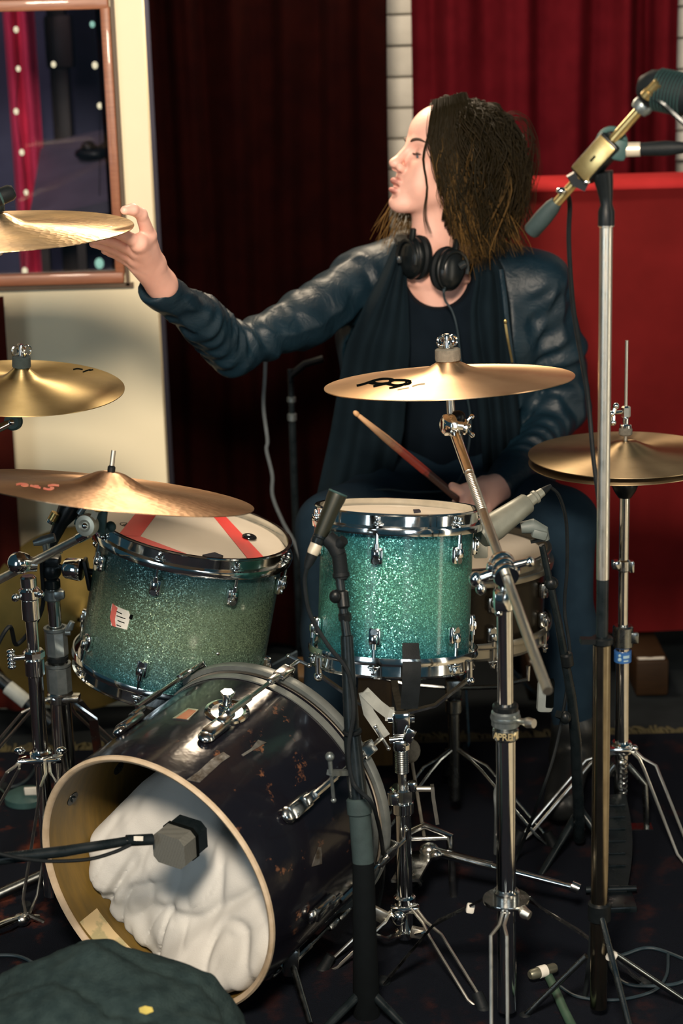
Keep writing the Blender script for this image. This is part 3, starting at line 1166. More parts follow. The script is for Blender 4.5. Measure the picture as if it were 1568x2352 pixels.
def window_glass():
    m = bpy.data.materials.new('window_glass')
    m.use_nodes = True
    nt = m.node_tree
    nt.nodes.remove(nt.nodes['Principled BSDF'])
    out = nt.nodes['Material Output']
    tr = nt.nodes.new('ShaderNodeBsdfTransparent')
    tr.inputs[0].default_value = (0.86, 0.88, 0.92, 1)
    gl = nt.nodes.new('ShaderNodeBsdfGlossy')
    gl.inputs['Roughness'].default_value = 0.04
    fr = nt.nodes.new('ShaderNodeFresnel')
    fr.inputs[0].default_value = 1.5
    mx = nt.nodes.new('ShaderNodeMixShader')
    nt.links.new(fr.outputs[0], mx.inputs[0])
    nt.links.new(tr.outputs[0], mx.inputs[1])
    nt.links.new(gl.outputs[0], mx.inputs[2])
    nt.links.new(mx.outputs[0], out.inputs[0])
    MATS['window_glass'] = m


window_glass()
build_room()


# ================================================================== drums
def plane_hit(px, py, M, z=0.0):
    """where the picture's ray meets the plane z of frame M, in M's own coordinates"""
    Mi = M.inverted()
    o = Mi @ CAM
    d = Mi.to_3x3() @ ray(px, py)
    t = (z - o.z) / d.z
    return o + d * t


def cyl_hit(px, py, M, R, far=False):
    """where the picture's ray meets the cylinder of radius R about M's z axis, in M's own coordinates"""
    Mi = M.inverted()
    o = Mi @ CAM
    d = Mi.to_3x3() @ ray(px, py)
    a = d.x * d.x + d.y * d.y
    b = o.x * d.x + o.y * d.y
    c = o.x * o.x + o.y * o.y - R * R
    q = b * b - a * c
    t = (-b + (1 if far else -1) * math.sqrt(max(q, 0))) / a
    return o + d * t


def head_decal(name, poly_px, M, z, parent, material, thick=0.0006, rlim=None):
    pts = [plane_hit(x, y, M, z) for x, y in poly_px]
    poly = []
    for p in pts:
        r = math.hypot(p.x, p.y)
        k = min(1.0, rlim / r) if (rlim and r > 1e-6) else 1.0
        poly.append((p.x * k, p.y * k))
    m = MB()
    m.prism(poly, z, z + thick)
    return m.build(name, material, parent, local=True, smooth=False)


def shell_decal(name, poly_px, M, R, parent, material, thick=0.0012, split=3):
    """patch bent onto the drum shell; poly_px = [left side bottom->top], [right side bottom->top] given as two edges"""
    L, Rr = poly_px
    rows = []
    for (a, b) in zip(L, Rr):
        ha, hb = cyl_hit(*a, M, R), cyl_hit(*b, M, R)
        aa, ab = math.atan2(ha.y, ha.x), math.atan2(hb.y, hb.x)
        if ab - aa > math.pi:
            ab -= 2 * math.pi
        if aa - ab > math.pi:
            ab += 2 * math.pi
        row = []
        for i in range(split + 1):
            t = i / split
            an = aa + (ab - aa) * t
            row.append(V(((R + thick / 2) * math.cos(an), (R + thick / 2) * math.sin(an), ha.z + (hb.z - ha.z) * t)))
        rows.append(row)
    m = MB()
    m.sheet(rows, thick)
    return m.build(name, material, parent, local=True)


def hoop_profile(R, up=1, z0=0.0):
    pr = [(R + 0.0035, 0.016), (R + 0.0100, 0.0165), (R + 0.0112, 0.0145), (R + 0.0080, 0.0120), (R + 0.0075, -0.004),
          (R + 0.0150, -0.0065), (R + 0.0160, -0.010), (R + 0.0145, -0.0185), (R + 0.0120, -0.0185), (R + 0.0130, -0.0110),
          (R + 0.0120, -0.0085), (R + 0.0050, -0.0060), (R + 0.0050, 0.0120)]
    return [(r, z0 + up * z) for r, z in pr]


def drum_lugs(root, R, depth, n, a_first, lug_mat='chrome'):
    """lug casings with their tension rods, every one a part with a rod as sub-part"""
    lug_src = rod_src = None
    for top in (True, False):
        zl = -0.052 if top else -(depth - 0.052)
        for k in range(n):
            a = a_first + 2 * math.pi * k / n
            M = RZ(a) @ T(R, 0, zl) @ (Matrix.Identity(4) if top else Matrix.Rotation(math.pi, 4, 'X'))
            if lug_src is None:
                q = MB()
                q.box((0.012, 0.021, 0.030), T(0.006, 0, 0), 0.005)
                q.box((0.009, 0.013, 0.016), T(0.014, 0, 0.004), 0.004)
                q.cyl((0.0125, 0, 0.008), (0.0125, 0, 0.020), 0.0045, seg=10)
                q.cyl((0.001, 0, -0.008), (0.0145, 0, -0.008), 0.006, seg=10)
                lug_src = q.build('lug', lug_mat, root, local=True)
                lug_src.matrix_local = M
                WM[lug_src] = WM[root] @ M
                q = MB()
                q.cyl((0.0125, 0, 0.012), (0.0125, 0, 0.052), 0.0027, seg=8)
                q.cyl((0.0125, 0, 0.0525), (0.0125, 0, 0.0545), 0.0065, seg=10)
                q.box((0.006, 0.006, 0.008), T(0.0125, 0, 0.0585), 0.001)
                q.box((0.0075, 0.018, 0.004), T(0.0125, 0, 0.0495), 0.0015)
                rod_src = q.build('tension_rod', lug_mat, lug_src, local=True)
            else:
                l = inst(lug_src, root, M)
                inst(rod_src, l, Matrix.Identity(4))


def make_tom(name, M, R, depth, wrap, n, a_first, label):
    t = thing(name, M, label, 'drum')
    t['group'] = 'toms of the drum kit'
    q = MB()
    q.lathe([(R, -depth), (R, 0.0), (R - 0.006, 0.002), (R - 0.0065, -depth)], 96, closed=True)
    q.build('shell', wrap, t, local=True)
    q = MB()
    q.lathe([(0, 0.005), (R * 0.5, 0.005), (R * 0.955, 0.0048), (R * 0.985, 0.0025), (R + 0.0035, -0.004), (R + 0.0035, -0.0055), (R * 0.98, 0.0012), (0, 0.0038)], 72)
    head = q.build('batter_head', 'drum_head', t, local=True)
    q = MB()
    q.lathe([(0, -depth - 0.004), (R * 0.96, -depth - 0.004), (R + 0.0035, -depth + 0.004), (R + 0.0035, -depth + 0.0055), (R * 0.96, -depth - 0.0028), (0, -depth - 0.0028)], 72)
    q.build('resonant_head', 'drum_head', t, local=True)
    q = MB()
    q.lathe(hoop_profile(R), 96, closed=True)
    q.build('hoop', 'chrome', t, local=True)
    q = MB()
    q.lathe(hoop_profile(R, -1, -depth), 96, closed=True)
    q.build('hoop', 'chrome', t, local=True)
    drum_lugs(t, R, depth, n, a_first)
    return t, head


def build_toms():
    # ---- larger tom on the left, tilted to the drummer
    R = 0.1640
    M = frame(P(443, 1228, 3.24), (0.205, -0.005, 0.978))
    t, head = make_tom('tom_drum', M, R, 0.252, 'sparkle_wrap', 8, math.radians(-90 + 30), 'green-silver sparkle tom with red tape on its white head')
    hz = 0.0053
    for poly in ([(327, 1160), (376, 1160), (321, 1233), (268, 1231)], [(268, 1229), (321, 1232), (443, 1278), (424, 1289), (350, 1272), (300, 1250)],
                 [(478, 1165), (524, 1165), (626, 1291), (575, 1291)]):
        head_decal('red_tape', poly, M, hz, head, 'tape_red', rlim=R * 0.97)
    c = plane_hit(572, 1237, M, hz)
    q = MB()
    q.ball((c.x, c.y, hz + 0.003), (0.0135, 0.012, 0.006), 20, 8)
    q.build('damper_gel', 'gel_black', head, local=True)
    head_decal('damper_pad', [(464, 1279), (492, 1273), (512, 1281), (486, 1291)], M, hz, head, 'gel_navy', 0.004)
    # round maker's mark
    c = plane_hit(289, 1205, M, hz)
    q = MB()
    q.lathe([(0.0098, hz), (0.0108, hz), (0.0108, hz + 0.0003), (0.0098, hz + 0.0003)], 32, T(c.x, c.y, 0), closed=True)
    q.build('printed_ring', 'ink_black', head, local=True)
    text_mesh('REMO', 0.0085, M @ T(c.x, c.y, hz + 0.0002) @ RZ(math.radians(68)), 'printed_mark', 'ink_black', head, 0.0001)
    # shield badge: red strip, cream field
    b = shell_decal('badge', [[(256, 1436), (256, 1400), (258, 1387)], [(292, 1446), (300, 1416), (296, 1404)]], M, R, t, 'label_white', 0.0014)
    shell_decal('badge_red_strip', [[(258, 1437), (253, 1418), (259, 1386)], [(266, 1440), (264, 1422), (270, 1396)]], M, R + 0.0012, b, 'label_red', 0.0008, 2)
    for i, (x0, y0, x1, y1) in enumerate([(268, 1403, 280, 1409), (268, 1413, 288, 1420), (270, 1424, 286, 1430), (268, 1434, 278, 1438)]):
        shell_decal('badge_lettering', [[(x0, y0 + 2), (x0, y0)], [(x1, y1 + 2), (x1, y1)]], M, R + 0.0012, b, 'ink_black', 0.0006, 2)
    shell_decal('air_vent', [[(297, 1420), (300, 1411)], [(303, 1423), (306, 1413)]], M, R, t, 'ink_black', 0.0015, 2)

    # ---- smaller tom in front of the drummer
    R = 0.127
    M = frame(P(912, 1184, 3.07), (0.055, 0.165, 0.984))
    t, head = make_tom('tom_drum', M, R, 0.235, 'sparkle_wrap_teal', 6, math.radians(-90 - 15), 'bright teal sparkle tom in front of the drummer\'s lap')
    head_decal('damper_pad', [(948, 1174), (962, 1173), (966, 1177), (950, 1179)], M, 0.0053, head, 'gel_navy', 0.003)
    # black gaffer tape flap over the lower hoop
    L = cyl_hit(946, 1505, M, R + 0.017)
    a = math.atan2(L.y, L.x)
    rows = []
    for z, ro in ((-0.192, 0.003), (-0.210, 0.010), (-0.228, 0.018), (-0.253, 0.019), (-0.275, 0.014), (-0.298, 0.010)):
        rows.append([V(((R + ro) * math.cos(a + da), (R + ro) * math.sin(a + da), z)) for da in (-0.105, -0.035, 0.035, 0.105)])
    q = MB()
    q.sheet(rows, 0.0012)
    q.build('gaffer_tape', 'black_rubber', t, local=True)

    # ---- snare behind it
    R = 0.172
    M = frame(P(1040, 1268, 3.42), (0.03, 0.03, 1))
    t = thing('snare_drum', M, 'dark snare drum with cream head half hidden behind teal tom', 'drum')
    q = MB()
    dep = 0.14
    q.lathe([(R, -dep), (R, 0), (R - 0.006, 0), (R - 0.006, -dep)], 80, closed=True)
    q.build('shell', 'shell_bronze', t, local=True)
    q = MB()
    q.lathe([(0, 0.005), (R * 0.96, 0.005), (R + 0.0035, -0.004), (R + 0.0035, -0.006), (R * 0.96, 0.0035), (0, 0.0035)], 64)
    q.build('batter_head', 'drum_head', t, local=True)
    q = MB()
    q.lathe([(0, -dep - 0.004), (R + 0.003, -dep - 0.003), (R + 0.003, -dep - 0.005), (0, -dep - 0.006)], 64)
    q.build('resonant_head', 'drum_head', t, local=True)
    for z, u in ((0, 1), (-dep, -1)):
        q = MB()
        q.lathe(hoop_profile(R, u, z), 80, closed=True)
        q.build('hoop', 'hoop_cream', t, local=True)
    drum_lugs(t, R, dep + 0.02, 8, math.radians(-90 + 20), 'chrome_worn')
    # throw-off blocks on the side facing the tom
    for px, py in ((1103, 1262), (1092, 1448)):
        h = P(px, py, 3.27)
        q = MB()
        q.box((0.026, 0.018, 0.030), frame(h, (0, 0, 1)), 0.004)
        q.cyl(h, h + V((0, 0.03, 0)), 0.006, seg=10)
        q.build('throw_off_block', 'plastic_ivory', t)


mat('shell_bronze', (0.012, 0.010, 0.007), 0.25, 0.4, c2=(0.018, 0.014, 0.008), nscale=10, spec=0.3)
mat('hoop_cream', (0.30, 0.29, 0.25), 0.22, 0.9, c2=(0.24, 0.23, 0.20), nscale=20)
mat('plastic_ivory', (0.62, 0.60, 0.50), 0.5, nscale=40)


def pseudo_noise(p, freq, seed, n=14):
    """smooth vectorised noise: sum of random plane waves"""
    r = np.random.RandomState(seed)
    d = r.normal(size=(n, 3))
    d /= np.linalg.norm(d, axis=1)[:, None]
    f = freq * r.uniform(0.6, 1.5, n)
    ph = r.uniform(0, 6.28, n)
    return np.sin((p @ d.T) * f + ph).sum(1) / math.sqrt(n / 2.0)


def poly_sdf(x, y, poly):
    d = np.full(x.shape, 1e9)
    s = np.ones(x.shape)
    n = len(poly)
    for i in range(n):
        ax, ay = poly[i]
        bx, by = poly[i - 1]
        ex, ey = bx - ax, by - ay
        wx, wy = x - ax, y - ay
        t = np.clip((wx * ex + wy * ey) / (ex * ex + ey * ey), 0, 1)
        d = np.minimum(d, (wx - ex * t) ** 2 + (wy - ey * t) ** 2)
        c1, c2, c3 = y >= ay, y < by, ex * wy > ey * wx
        s = np.where((c1 & c2 & c3) | (~c1 & ~c2 & ~c3), -s, s)
    return s * np.sqrt(d)


def build_bass_drum():
    R, L = 0.2265, 0.315
    axis = V((0.538, 0.833, 0.115)).normalized()
    M = frame(P(352, 2037, 2.754), axis)
    t = thing('bass_drum', M, 'open-fronted black bass drum lying on the rug, pillow inside', 'drum')
    q = MB()
    q.lathe([(R, 0.004), (R, L), (R - 0.004, L), (R - 0.004, 0.004)], 128, closed=True)
    q.build('shell', 'worn_black_wrap', t, local=True)
    q = MB()
    q.lathe([(R - 0.0042, 0.004), (R - 0.0042, L), (R - 0.0095, L), (R - 0.0095, 0.004)], 128, closed=True)
    q.build('inner_ply', 'shell_wood', t, local=True)
    q = MB()
    q.lathe([(R + 0.0005, 0.006), (R + 0.0005, 0.001), (R - 0.003, -0.0025), (R - 0.0075, -0.0005), (R - 0.010, 0.004), (R - 0.010, 0.0065)], 128, closed=True)
    q.build('bearing_edge', 'shell_edge', t, local=True)
    q = MB()
    q.lathe([(0, L + 0.012), (R * 0.97, L + 0.012), (R + 0.004, L + 0.002), (R + 0.004, L + 0.004), (R * 0.97, L + 0.014), (0, L + 0.014)], 96)
    q.build('batter_head', 'drum_head', t, local=True)
    q = MB()
    q.lathe([(R + 0.005, L + 0.000), (R + 0.0125, L + 0.000), (R + 0.0135, L + 0.003), (R + 0.0135, L + 0.014), (R + 0.012, L + 0.017), (R + 0.005, L + 0.017)], 128, closed=True)
    q.build('batter_hoop', 'hoop_grey', t, local=True)
    q = MB()
    q.lathe([(R + 0.0005, L - 0.022), (R + 0.003, L - 0.022), (R + 0.0040, L - 0.016), (R + 0.0040, L - 0.010), (R + 0.0005, L - 0.008)], 128, closed=True)
    q.build('counter_hoop_ring', 'hoop_grey', t, local=True)
    # lugs with T-handled rods and claws, evenly round the shell
    h = cyl_hit(485, 1690, M, R)
    a0 = math.atan2(h.y, h.x)
    src = None
    for k in range(8):
        Mk = RZ(a0 + k * 2 * math.pi / 8) @ T(R, 0, 0)
        if src is None:
            q = MB()
            q.box((0.016, 0.026, 0.055), T(0.008, 0, 0.135), 0.006)
            q.box((0.010, 0.018, 0.034), T(0.015, 0, 0.160), 0.005)
            q.ball((0.006, 0, 0.108), (0.008, 0.014, 0.014), 12, 8)
            src = q.build('lug', 'chrome_worn', t, local=True)
            src.matrix_local = Mk
            WM[src] = WM[t] @ Mk
            q = MB()
            q.cyl((0.020, 0, 0.165), (0.020, 0, L + 0.052), 0.0036, seg=8)
            q.cyl((0.020, 0, 0.165), (0.020, 0, 0.225), 0.0056, seg=8)
            q.cyl((0.020, -0.021, L + 0.054), (0.020, 0.021, L + 0.054), 0.0030, seg=8)
            q.ball((0.020, -0.021, L + 0.054), 0.0042, 8, 6)
            q.ball((0.020, 0.021, L + 0.054), 0.0042, 8, 6)
            rod = q.build('tee_rod', 'chrome_worn', src, local=True)
            q = MB()
            q.box((0.008, 0.022, 0.034), T(0.0205, 0, L + 0.008), 0.003)
            q.box((0.020, 0.022, 0.005), T(0.013, 0, L + 0.026), 0.002)
            q.box((0.012, 0.012, 0.030), T(0.0215, 0, L - 0.020), 0.004)
            claw = q.build('claw', 'chrome_worn', src, local=True)
        else:
            o = inst(src, t, Mk)
            inst(rod, o, Matrix.Identity(4))
            inst(claw, o, Matrix.Identity(4))
    # mounting disc on top with a wing-nut cluster
    h = cyl_hit(521, 1634, M, R)
    an = math.atan2(h.y, h.x)
    Mt = frame((h.x, h.y, h.z), (math.cos(an), math.sin(an), 0), (0, 0, 1))
    q = MB()
    q.lathe([(0.026, 0.001), (0.031, 0.0035), (0.036, 0.002), (0.037, -0.002), (0.026, -0.002)], 40, Mt, closed=True)
    q.lathe([(0, 0.0015), (0.026, 0.001), (0.026, -0.001), (0, -0.001)], 40, Mt)
    p = q.build('mount_disc', 'chrome', t, local=True)
    q = MB()
    q.box((0.022, 0.022, 0.014), Mt @ T(0, 0, 0.007), 0.004)
    q.cyl((0, 0, 0.010), (0, 0, 0.034), 0.0075, seg=12, M=Mt)
    q.cyl((0, 0, 0.031), (0, 0, 0.037), 0.0105, seg=6, M=Mt)
    q.cyl((0.004, 0.004, 0.012), (0.020, 0.006, 0.020), 0.0045, seg=8, M=Mt)
    q.ball((0.022, 0.006, 0.022), (0.006, 0.006, 0.005), 10, 6, Mt)
    q.cyl((0, 0, 0.012), (-0.018, -0.010, 0.012), 0.004, seg=8, M=Mt)
    q.ball((-0.021, -0.012, 0.012), (0.007, 0.005, 0.004), 10, 6, Mt)
    q.build('mount_clamp', 'chrome', p, local=True)
    b = shell_decal('badge', [[(396, 1652), (432, 1628)], [(432, 1655), (456, 1632)]], M, R, t, 'steel_satin', 0.0018, 3)
    shell_decal('badge_face', [[(404, 1650), (433, 1630)], [(428, 1652), (450, 1633)]], M, R + 0.0016, b, 'frame_copper', 0.0008, 3)
    # decals that paint glossy reflection streaks onto the shell
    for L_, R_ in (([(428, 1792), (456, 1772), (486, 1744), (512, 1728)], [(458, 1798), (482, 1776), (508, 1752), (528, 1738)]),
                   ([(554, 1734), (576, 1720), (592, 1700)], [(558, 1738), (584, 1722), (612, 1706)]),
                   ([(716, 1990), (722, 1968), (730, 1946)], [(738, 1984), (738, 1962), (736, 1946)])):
        shell_decal('gloss_streak', [L_, R_], M, R, t, 'gloss_silver', 0.0010, 2)
    # bolts of the lugs on the inner ply
    for px, py in ((272, 1764), (166, 1834)):
        h = cyl_hit(px, py, M, R - 0.0095, far=True)
        an = math.atan2(h.y, h.x)
        Mb = frame((h.x, h.y, h.z), (-math.cos(an), -math.sin(an), 0))
        q = MB()
        q.lathe([(0, 0.005), (0.005, 0.005), (0.0055, 0.0018), (0.0125, 0.0014), (0.013, 0), (0, 0)], 16, Mb)
        q.build('lug_bolt', 'black_metal', t, local=True)
    # sticker on the inside and a spur
    h1 = cyl_hit(230, 2165, M, R - 0.0097, far=True)
    an = math.atan2(h1.y, h1.x)
    rows = [[V(((R - 0.0102) * math.cos(an + da), (R - 0.0102) * math.sin(an + da), z)) for da in (-0.34, -0.17, 0.0, 0.17, 0.22)] for z in (0.010, 0.035, 0.055)]
    MB().sheet(rows, 0.0008).build('inner_label', 'label_tan', t, local=True)
    for sgn, px, py in ((1, 676, 2190),):
        a, b = P(668, 2205, 2.80), P(712, 2352, 2.70)
        q = MB()
        q.cyl(a, b, 0.0055, seg=10)
        q.box((0.026, 0.03, 0.05), frame(a, (0.1, 0, 1)), 0.006)
        q.ball(a + V((0, 0, 0.03)), (0.016, 0.016, 0.016), 12, 8)
        q.build('spur', 'steel_dark', t)

    # ---- pillow stuffed inside
    ppx = [(122, 2040), (150, 1985), (248, 1872), (322, 1838), (392, 1800), (470, 1790), (600, 1900), (660, 2080), (655, 2230), (604, 2292), (545, 2272), (470, 2296), (392, 2272), (322, 2240),
           (236, 2190), (186, 2110), (172, 2052), (140, 2046)]
    poly = [plane_hit(x, y, M, 0.012 if y > 2180 else (0.03 if y > 2000 else 0.07)) for x, y in ppx]
    poly = [(p.x, p.y) for p in poly]
    Mn = np.array(M)
    Rin = R - 0.014

    def sdf(p):
        x, y, z = p[:, 0], p[:, 1], p[:, 2]
        n1 = pseudo_noise(p * np.array([1, 1, 0.4]), 16, 3)
        d2 = poly_sdf(x + 0.004 * n1, y - 0.004 * n1, poly)
        dc = np.hypot(x, y) - Rin
        d2 = np.maximum(d2, dc)
        # y runs down: the pillow slumps forward at the bottom and lies deeper at the top
        q2 = p * np.array([1, 1, 0.0])
        warp = pseudo_noise(q2, 9, 8)
        w2 = pseudo_noise(q2, 20, 9)
        front = 0.078 - 0.40 * y + 0.10 * np.clip(-x, 0, 0.2)
        # soft lobes with crease lines that wander mostly from upper right to lower left
        c = x * 0.86 + y * 0.50
        al = -x * 0.50 + y * 0.86
        q3 = np.stack([c, al * 0.42, z * 0], 1)
        n1 = pseudo_noise(q3, 26, 108) + 0.25 * w2
        n2 = pseudo_noise(q3, 60, 109) + 0.3 * w2
        n3 = pseudo_noise(q2, 24, 110)
        low = np.clip((y + 0.14) / 0.24, 0.25, 1)
        front = front - 0.016 * warp - 0.006 * w2 + low * (0.016 * np.exp(-(n1 / 0.26) ** 2) + 0.007 * np.exp(-(n2 / 0.30) ** 2) + 0.010 * np.exp(-(n3 / 0.20) ** 2)) \
            - 0.010 * low * n1 - 0.003 * n2 + 0.0030 * low * np.exp(-(pseudo_noise(q3, 120, 111) / 0.35) ** 2) + 0.0010 * pseudo_noise(q2, 110, 4)
        a = d2 - 0.010
        b = front - z
        k = 0.050
        h = np.clip(0.5 - 0.5 * (b - a) / k, 0, 1)
        m = b + (a - b) * h + k * h * (1 - h)
        return np.maximum(m, z - 0.27)
    vs, qd = surface_nets(lambda p: sdf(p), (-0.235, -0.235, -0.045), (0.235, 0.235, 0.275), 0.0036, smooth_iter=1)
    vs = vs @ Mn[:3, :3].T + Mn[:3, 3]
    o = np_mesh('pillow', vs, qd, 'pillow_white', None, tuple(M @ V((0, -0.2, 0.1))))
    tag(o, 'crumpled white pillow stuffed into the open bass drum', 'pillow')
    return M


mat('gloss_silver', (0.15, 0.15, 0.145), 0.35, 0.5, c2=(0.05, 0.04, 0.03), nscale=60, bump=0.3, bscale=150)  # silver tone of the painted gloss streaks
mat('label_tan', (0.52, 0.40, 0.22), 0.7, c2=(0.34, 0.30, 0.16), nscale=40, lo=0.45, hi=0.55)
build_toms()
BASS = build_bass_drum()


# ================================================================== cymbals
def make_cymbal(name, M, R, material, label, bell=0.19, bow=0.020, belly=0.017, group='cymbals of the drum kit'):
    pr = []
    for i in range(40):
        r = R * (1 - i / 39 * (1 - 0.006 / R))
        u = r / R
        z = bow * (1 - u ** 1.35)
        if u < bell * 1.25:
            w = min(1.0, (bell * 1.25 - u) / (bell * 1.25))
            s = w * w * (3 - 2 * w)
            z += belly * min(1.0, s * 1.25)
        pr.append((r, z))
    th = 0.0014
    prof = [(r, z + th / 2) for r, z in pr] + [(r, z - th / 2) for r, z in reversed(pr)]
    q = MB()
    q.lathe(prof, 128, closed=True)
    o = q.build(name, material, None, M, local=True, angle=60)
    tag(o, label, 'cymbal', group)
    return o, M @ V((0, 0, bow + belly))


def bow_z(r, R, bow):
    return bow * (1 - (r / R) ** 1.35)


CYM = {}
M1 = frame(P(-4, 530, 3.25), (0, -0.03, 1))
CYM['hammered'] = make_cymbal('crash_cymbal', M1, 0.2286, 'bronze_hammered', 'hammered bronze cymbal whose edge the drummer grips', bow=0.014, belly=0.016)
M2 = frame(P(50, 889, 3.2), (0.07, -0.07, 1))
CYM['small'] = make_cymbal('crash_cymbal', M2, 0.174, 'bronze_olive', 'small olive-bronze cymbal with black felt below the gripped one', bow=0.020, belly=0.016, bell=0.16)
M3 = frame(P(250, 1130, 2.90), (0.155, 0.155, 1))
CYM['ride'] = make_cymbal('ride_cymbal', M3, 0.2286, 'bronze_ride', 'reddish bronze cymbal tilted over the red-taped tom', bow=0.014, belly=0.017, bell=0.24)
M4 = frame(P(1031, 876, 3.05), (-0.033, 0.07, 1))
CYM['crash'] = make_cymbal('crash_cymbal', M4, 0.2032, 'bronze_crash', 'golden crash cymbal with a black printed logo in front of the drummer', bow=0.021, belly=0.013, bell=0.2)
MH = frame(P(1437, 1043, 3.40), (0.0, 0.0, 1))
CYM['hat'] = make_cymbal('hi_hat_cymbal', MH, 0.178, 'bronze_hat', 'upper hi-hat cymbal facing up at the right edge', bow=0.010, belly=0.014, bell=0.3, group='hi-hat pair')
MHb = frame(MH @ V((0, 0, -0.012)), (0.02, 0, -1))
o, _ = make_cymbal('hi_hat_cymbal', MHb, 0.1775, 'bronze_hat', 'lower upturned hi-hat cymbal, its dark rim under the upper one', bow=0.012, belly=0.014, bell=0.3, group='hi-hat pair')
# spare cymbal leaning on the cream wall
c = P(182, 1420, 4.05)
Ml = frame(c, (0.14, -0.95, 0.22), (1, 0, 0))
CYM['spare'] = make_cymbal('spare_cymbal', Ml, 0.205, 'bronze_dull', 'olive cymbal leaning on the cream wall behind the cymbal stands', bow=0.014, belly=0.024, bell=0.2)


def cymbal_print():
    # black logo: two arches on legs, drawn as flat strips on the bow
    R, bow = 0.2032, 0.021
    own = CYM['crash'][0]

    def onbow(px, py):
        z = 0.006
        for _ in range(4):
            p = plane_hit(px, py, M4, z)
            z = bow_z(math.hypot(p.x, p.y), R, bow)
        return V((p.x, p.y, z + 0.0011))
    k = 260 / 1568.0
    strokes = [[(475, 346), (560, 326), (650, 296), (730, 270), (810, 254), (890, 250), (960, 256), (1000, 268)],
               [(930, 262), (945, 285), (900, 308), (800, 330), (705, 354)],
               [(725, 276), (712, 296), (760, 312), (830, 314), (900, 306)],
               [(640, 304), (700, 314), (760, 314)],
               [(930, 290), (985, 268), (1060, 264), (1150, 264), (1232, 274)],
               [(1150, 266), (1165, 290), (1110, 318), (1020, 350), (925, 374)],
               [(940, 292), (948, 318), (1000, 328), (1060, 326), (1110, 316)],
               [(880, 312), (920, 322), (980, 328)],
               [(1232, 274), (1200, 296), (1130, 316)]]
    def ink(q, on, px_pts, w):
        # a pen stroke of about w picture pixels, laid onto the cymbal's bow
        c = catmull([V((x, y, 0)) for x, y in px_pts], 5)
        rows = []
        for i in range(len(c)):
            d = c[min(i + 1, len(c) - 1)] - c[max(i - 1, 0)]
            nn = V((-d.y, d.x, 0)).normalized() * (w / 2)
            rows.append([on(c[i].x - nn.x, c[i].y - nn.y), on(c[i].x + nn.x, c[i].y + nn.y)])
        q.sheet(rows, 0.0004)
    q = MB()
    for s in strokes:
        ink(q, onbow, [(740 + x * k, 830 + y * k) for x, y in s], 4.6)
    q.build('printed_logo', 'ink_black', own, local=True)
    q = MB()
    for s in ([(1040, 392), (1120, 372), (1200, 350)], [(1240, 330), (1330, 300), (1420, 284)]):
        ink(q, onbow, [(740 + x * k, 830 + y * k) for x, y in s], 2.4)
    q.build('printed_line', 'ink_faded', own, local=True)
    # faded red script on the tilted cymbal
    own = CYM['ride'][0]
    R, bow = 0.2286, 0.014

    def onride(px, py):
        z = 0.006
        for _ in range(4):
            p = plane_hit(px, py, M3, z)
            z = bow_z(math.hypot(p.x, p.y), R, bow)
        return V((p.x, p.y, z + 0.0011))
    q = MB()
    k = 200 / 1568.0
    for s in ([(290, 270), (370, 255), (460, 262), (500, 285), (430, 292), (380, 280)], [(540, 285), (600, 300), (680, 318), (730, 330)], [(620, 290), (700, 300)],
              [(780, 335), (850, 352), (930, 350), (960, 332), (900, 322)], [(860, 290), (960, 275), (1060, 285)]):
        ink(q, onride, [(x * k, 1080 + y * k) for x, y in s], 4.0)
    q.build('printed_script', 'ink_red', own, local=True)
    # small black script on the olive cymbal
    own = CYM['small'][0]
    q = MB()

    def onsmall(px, py):
        z = 0.006
        for _ in range(4):
            p = plane_hit(px, py, M2, z)
            z = bow_z(math.hypot(p.x, p.y), 0.174, 0.020)
        return V((p.x, p.y, z + 0.0011))
    for s in ([(168, 850), (178, 848), (190, 850)], [(190, 856), (200, 852), (208, 850)], [(205, 852), (214, 850)]):
        ink(q, onsmall, s, 2.6)
    q.build('printed_script', 'ink_black', own, local=True)


mat('ink_faded', (0.22, 0.14, 0.07), 0.6, nscale=80)
mat('ink_red', (0.50, 0.09, 0.07), 0.55, c2=(0.52, 0.2, 0.12), nscale=120)
cymbal_print()


# ================================================================== stands and microphones
def collar(q, a, b, r, seg=18):
    """turned collar with chamfered rims between a and b"""
    a, b = V(a), V(b)
    L = (b - a).length
    c = min(0.003, L * 0.2)
    q.lathe([(0, 0), (r - c, 0), (r, c), (r, L - c), (r - c, L), (0, L)], seg, frame(a, b - a))


def wing_nut(q, c, axis, size=0.014, side=(1, 0, 0)):
    M = frame(c, axis, side)
    q.lathe([(0, 0), (size * 0.42, 0), (size * 0.36, size * 0.8), (size * 0.2, size), (0, size)], 12, M)
    for s in (-1, 1):
        q.tube([M @ V((s * size * 0.25, 0, size * 0.3)), M @ V((s * size * 0.9, 0, size * 0.55)), M @ V((s * size * 1.35, 0, size * 1.1))],
               [size * 0.22, size * 0.26, size * 0.34], 8)
        q.ball(M @ V((s * size * 1.4, 0, size * 1.15)), size * 0.40, 8, 6)


def ring_nut(q, c, axis, r=0.017):
    """flower-shaped cymbal nut: hub with four loops"""
    M = frame(c, axis)
    q.lathe([(0, 0), (0.006, 0), (0.006, 0.018), (0.0035, 0.022), (0, 0.022)], 12, M)
    for k in range(4):
        a = k * math.pi / 2 + 0.5
        u = V((math.cos(a), math.sin(a), 0))
        pts = [u * (r * 0.62) + u * (r * 0.38 * math.cos(t)) + V((0, 0, 0.011 + 0.008 * math.sin(t))) for t in np.linspace(0, 2 * math.pi, 12, endpoint=False)]
        q.tube([M @ p for p in pts], 0.0022, 6, closed=True)


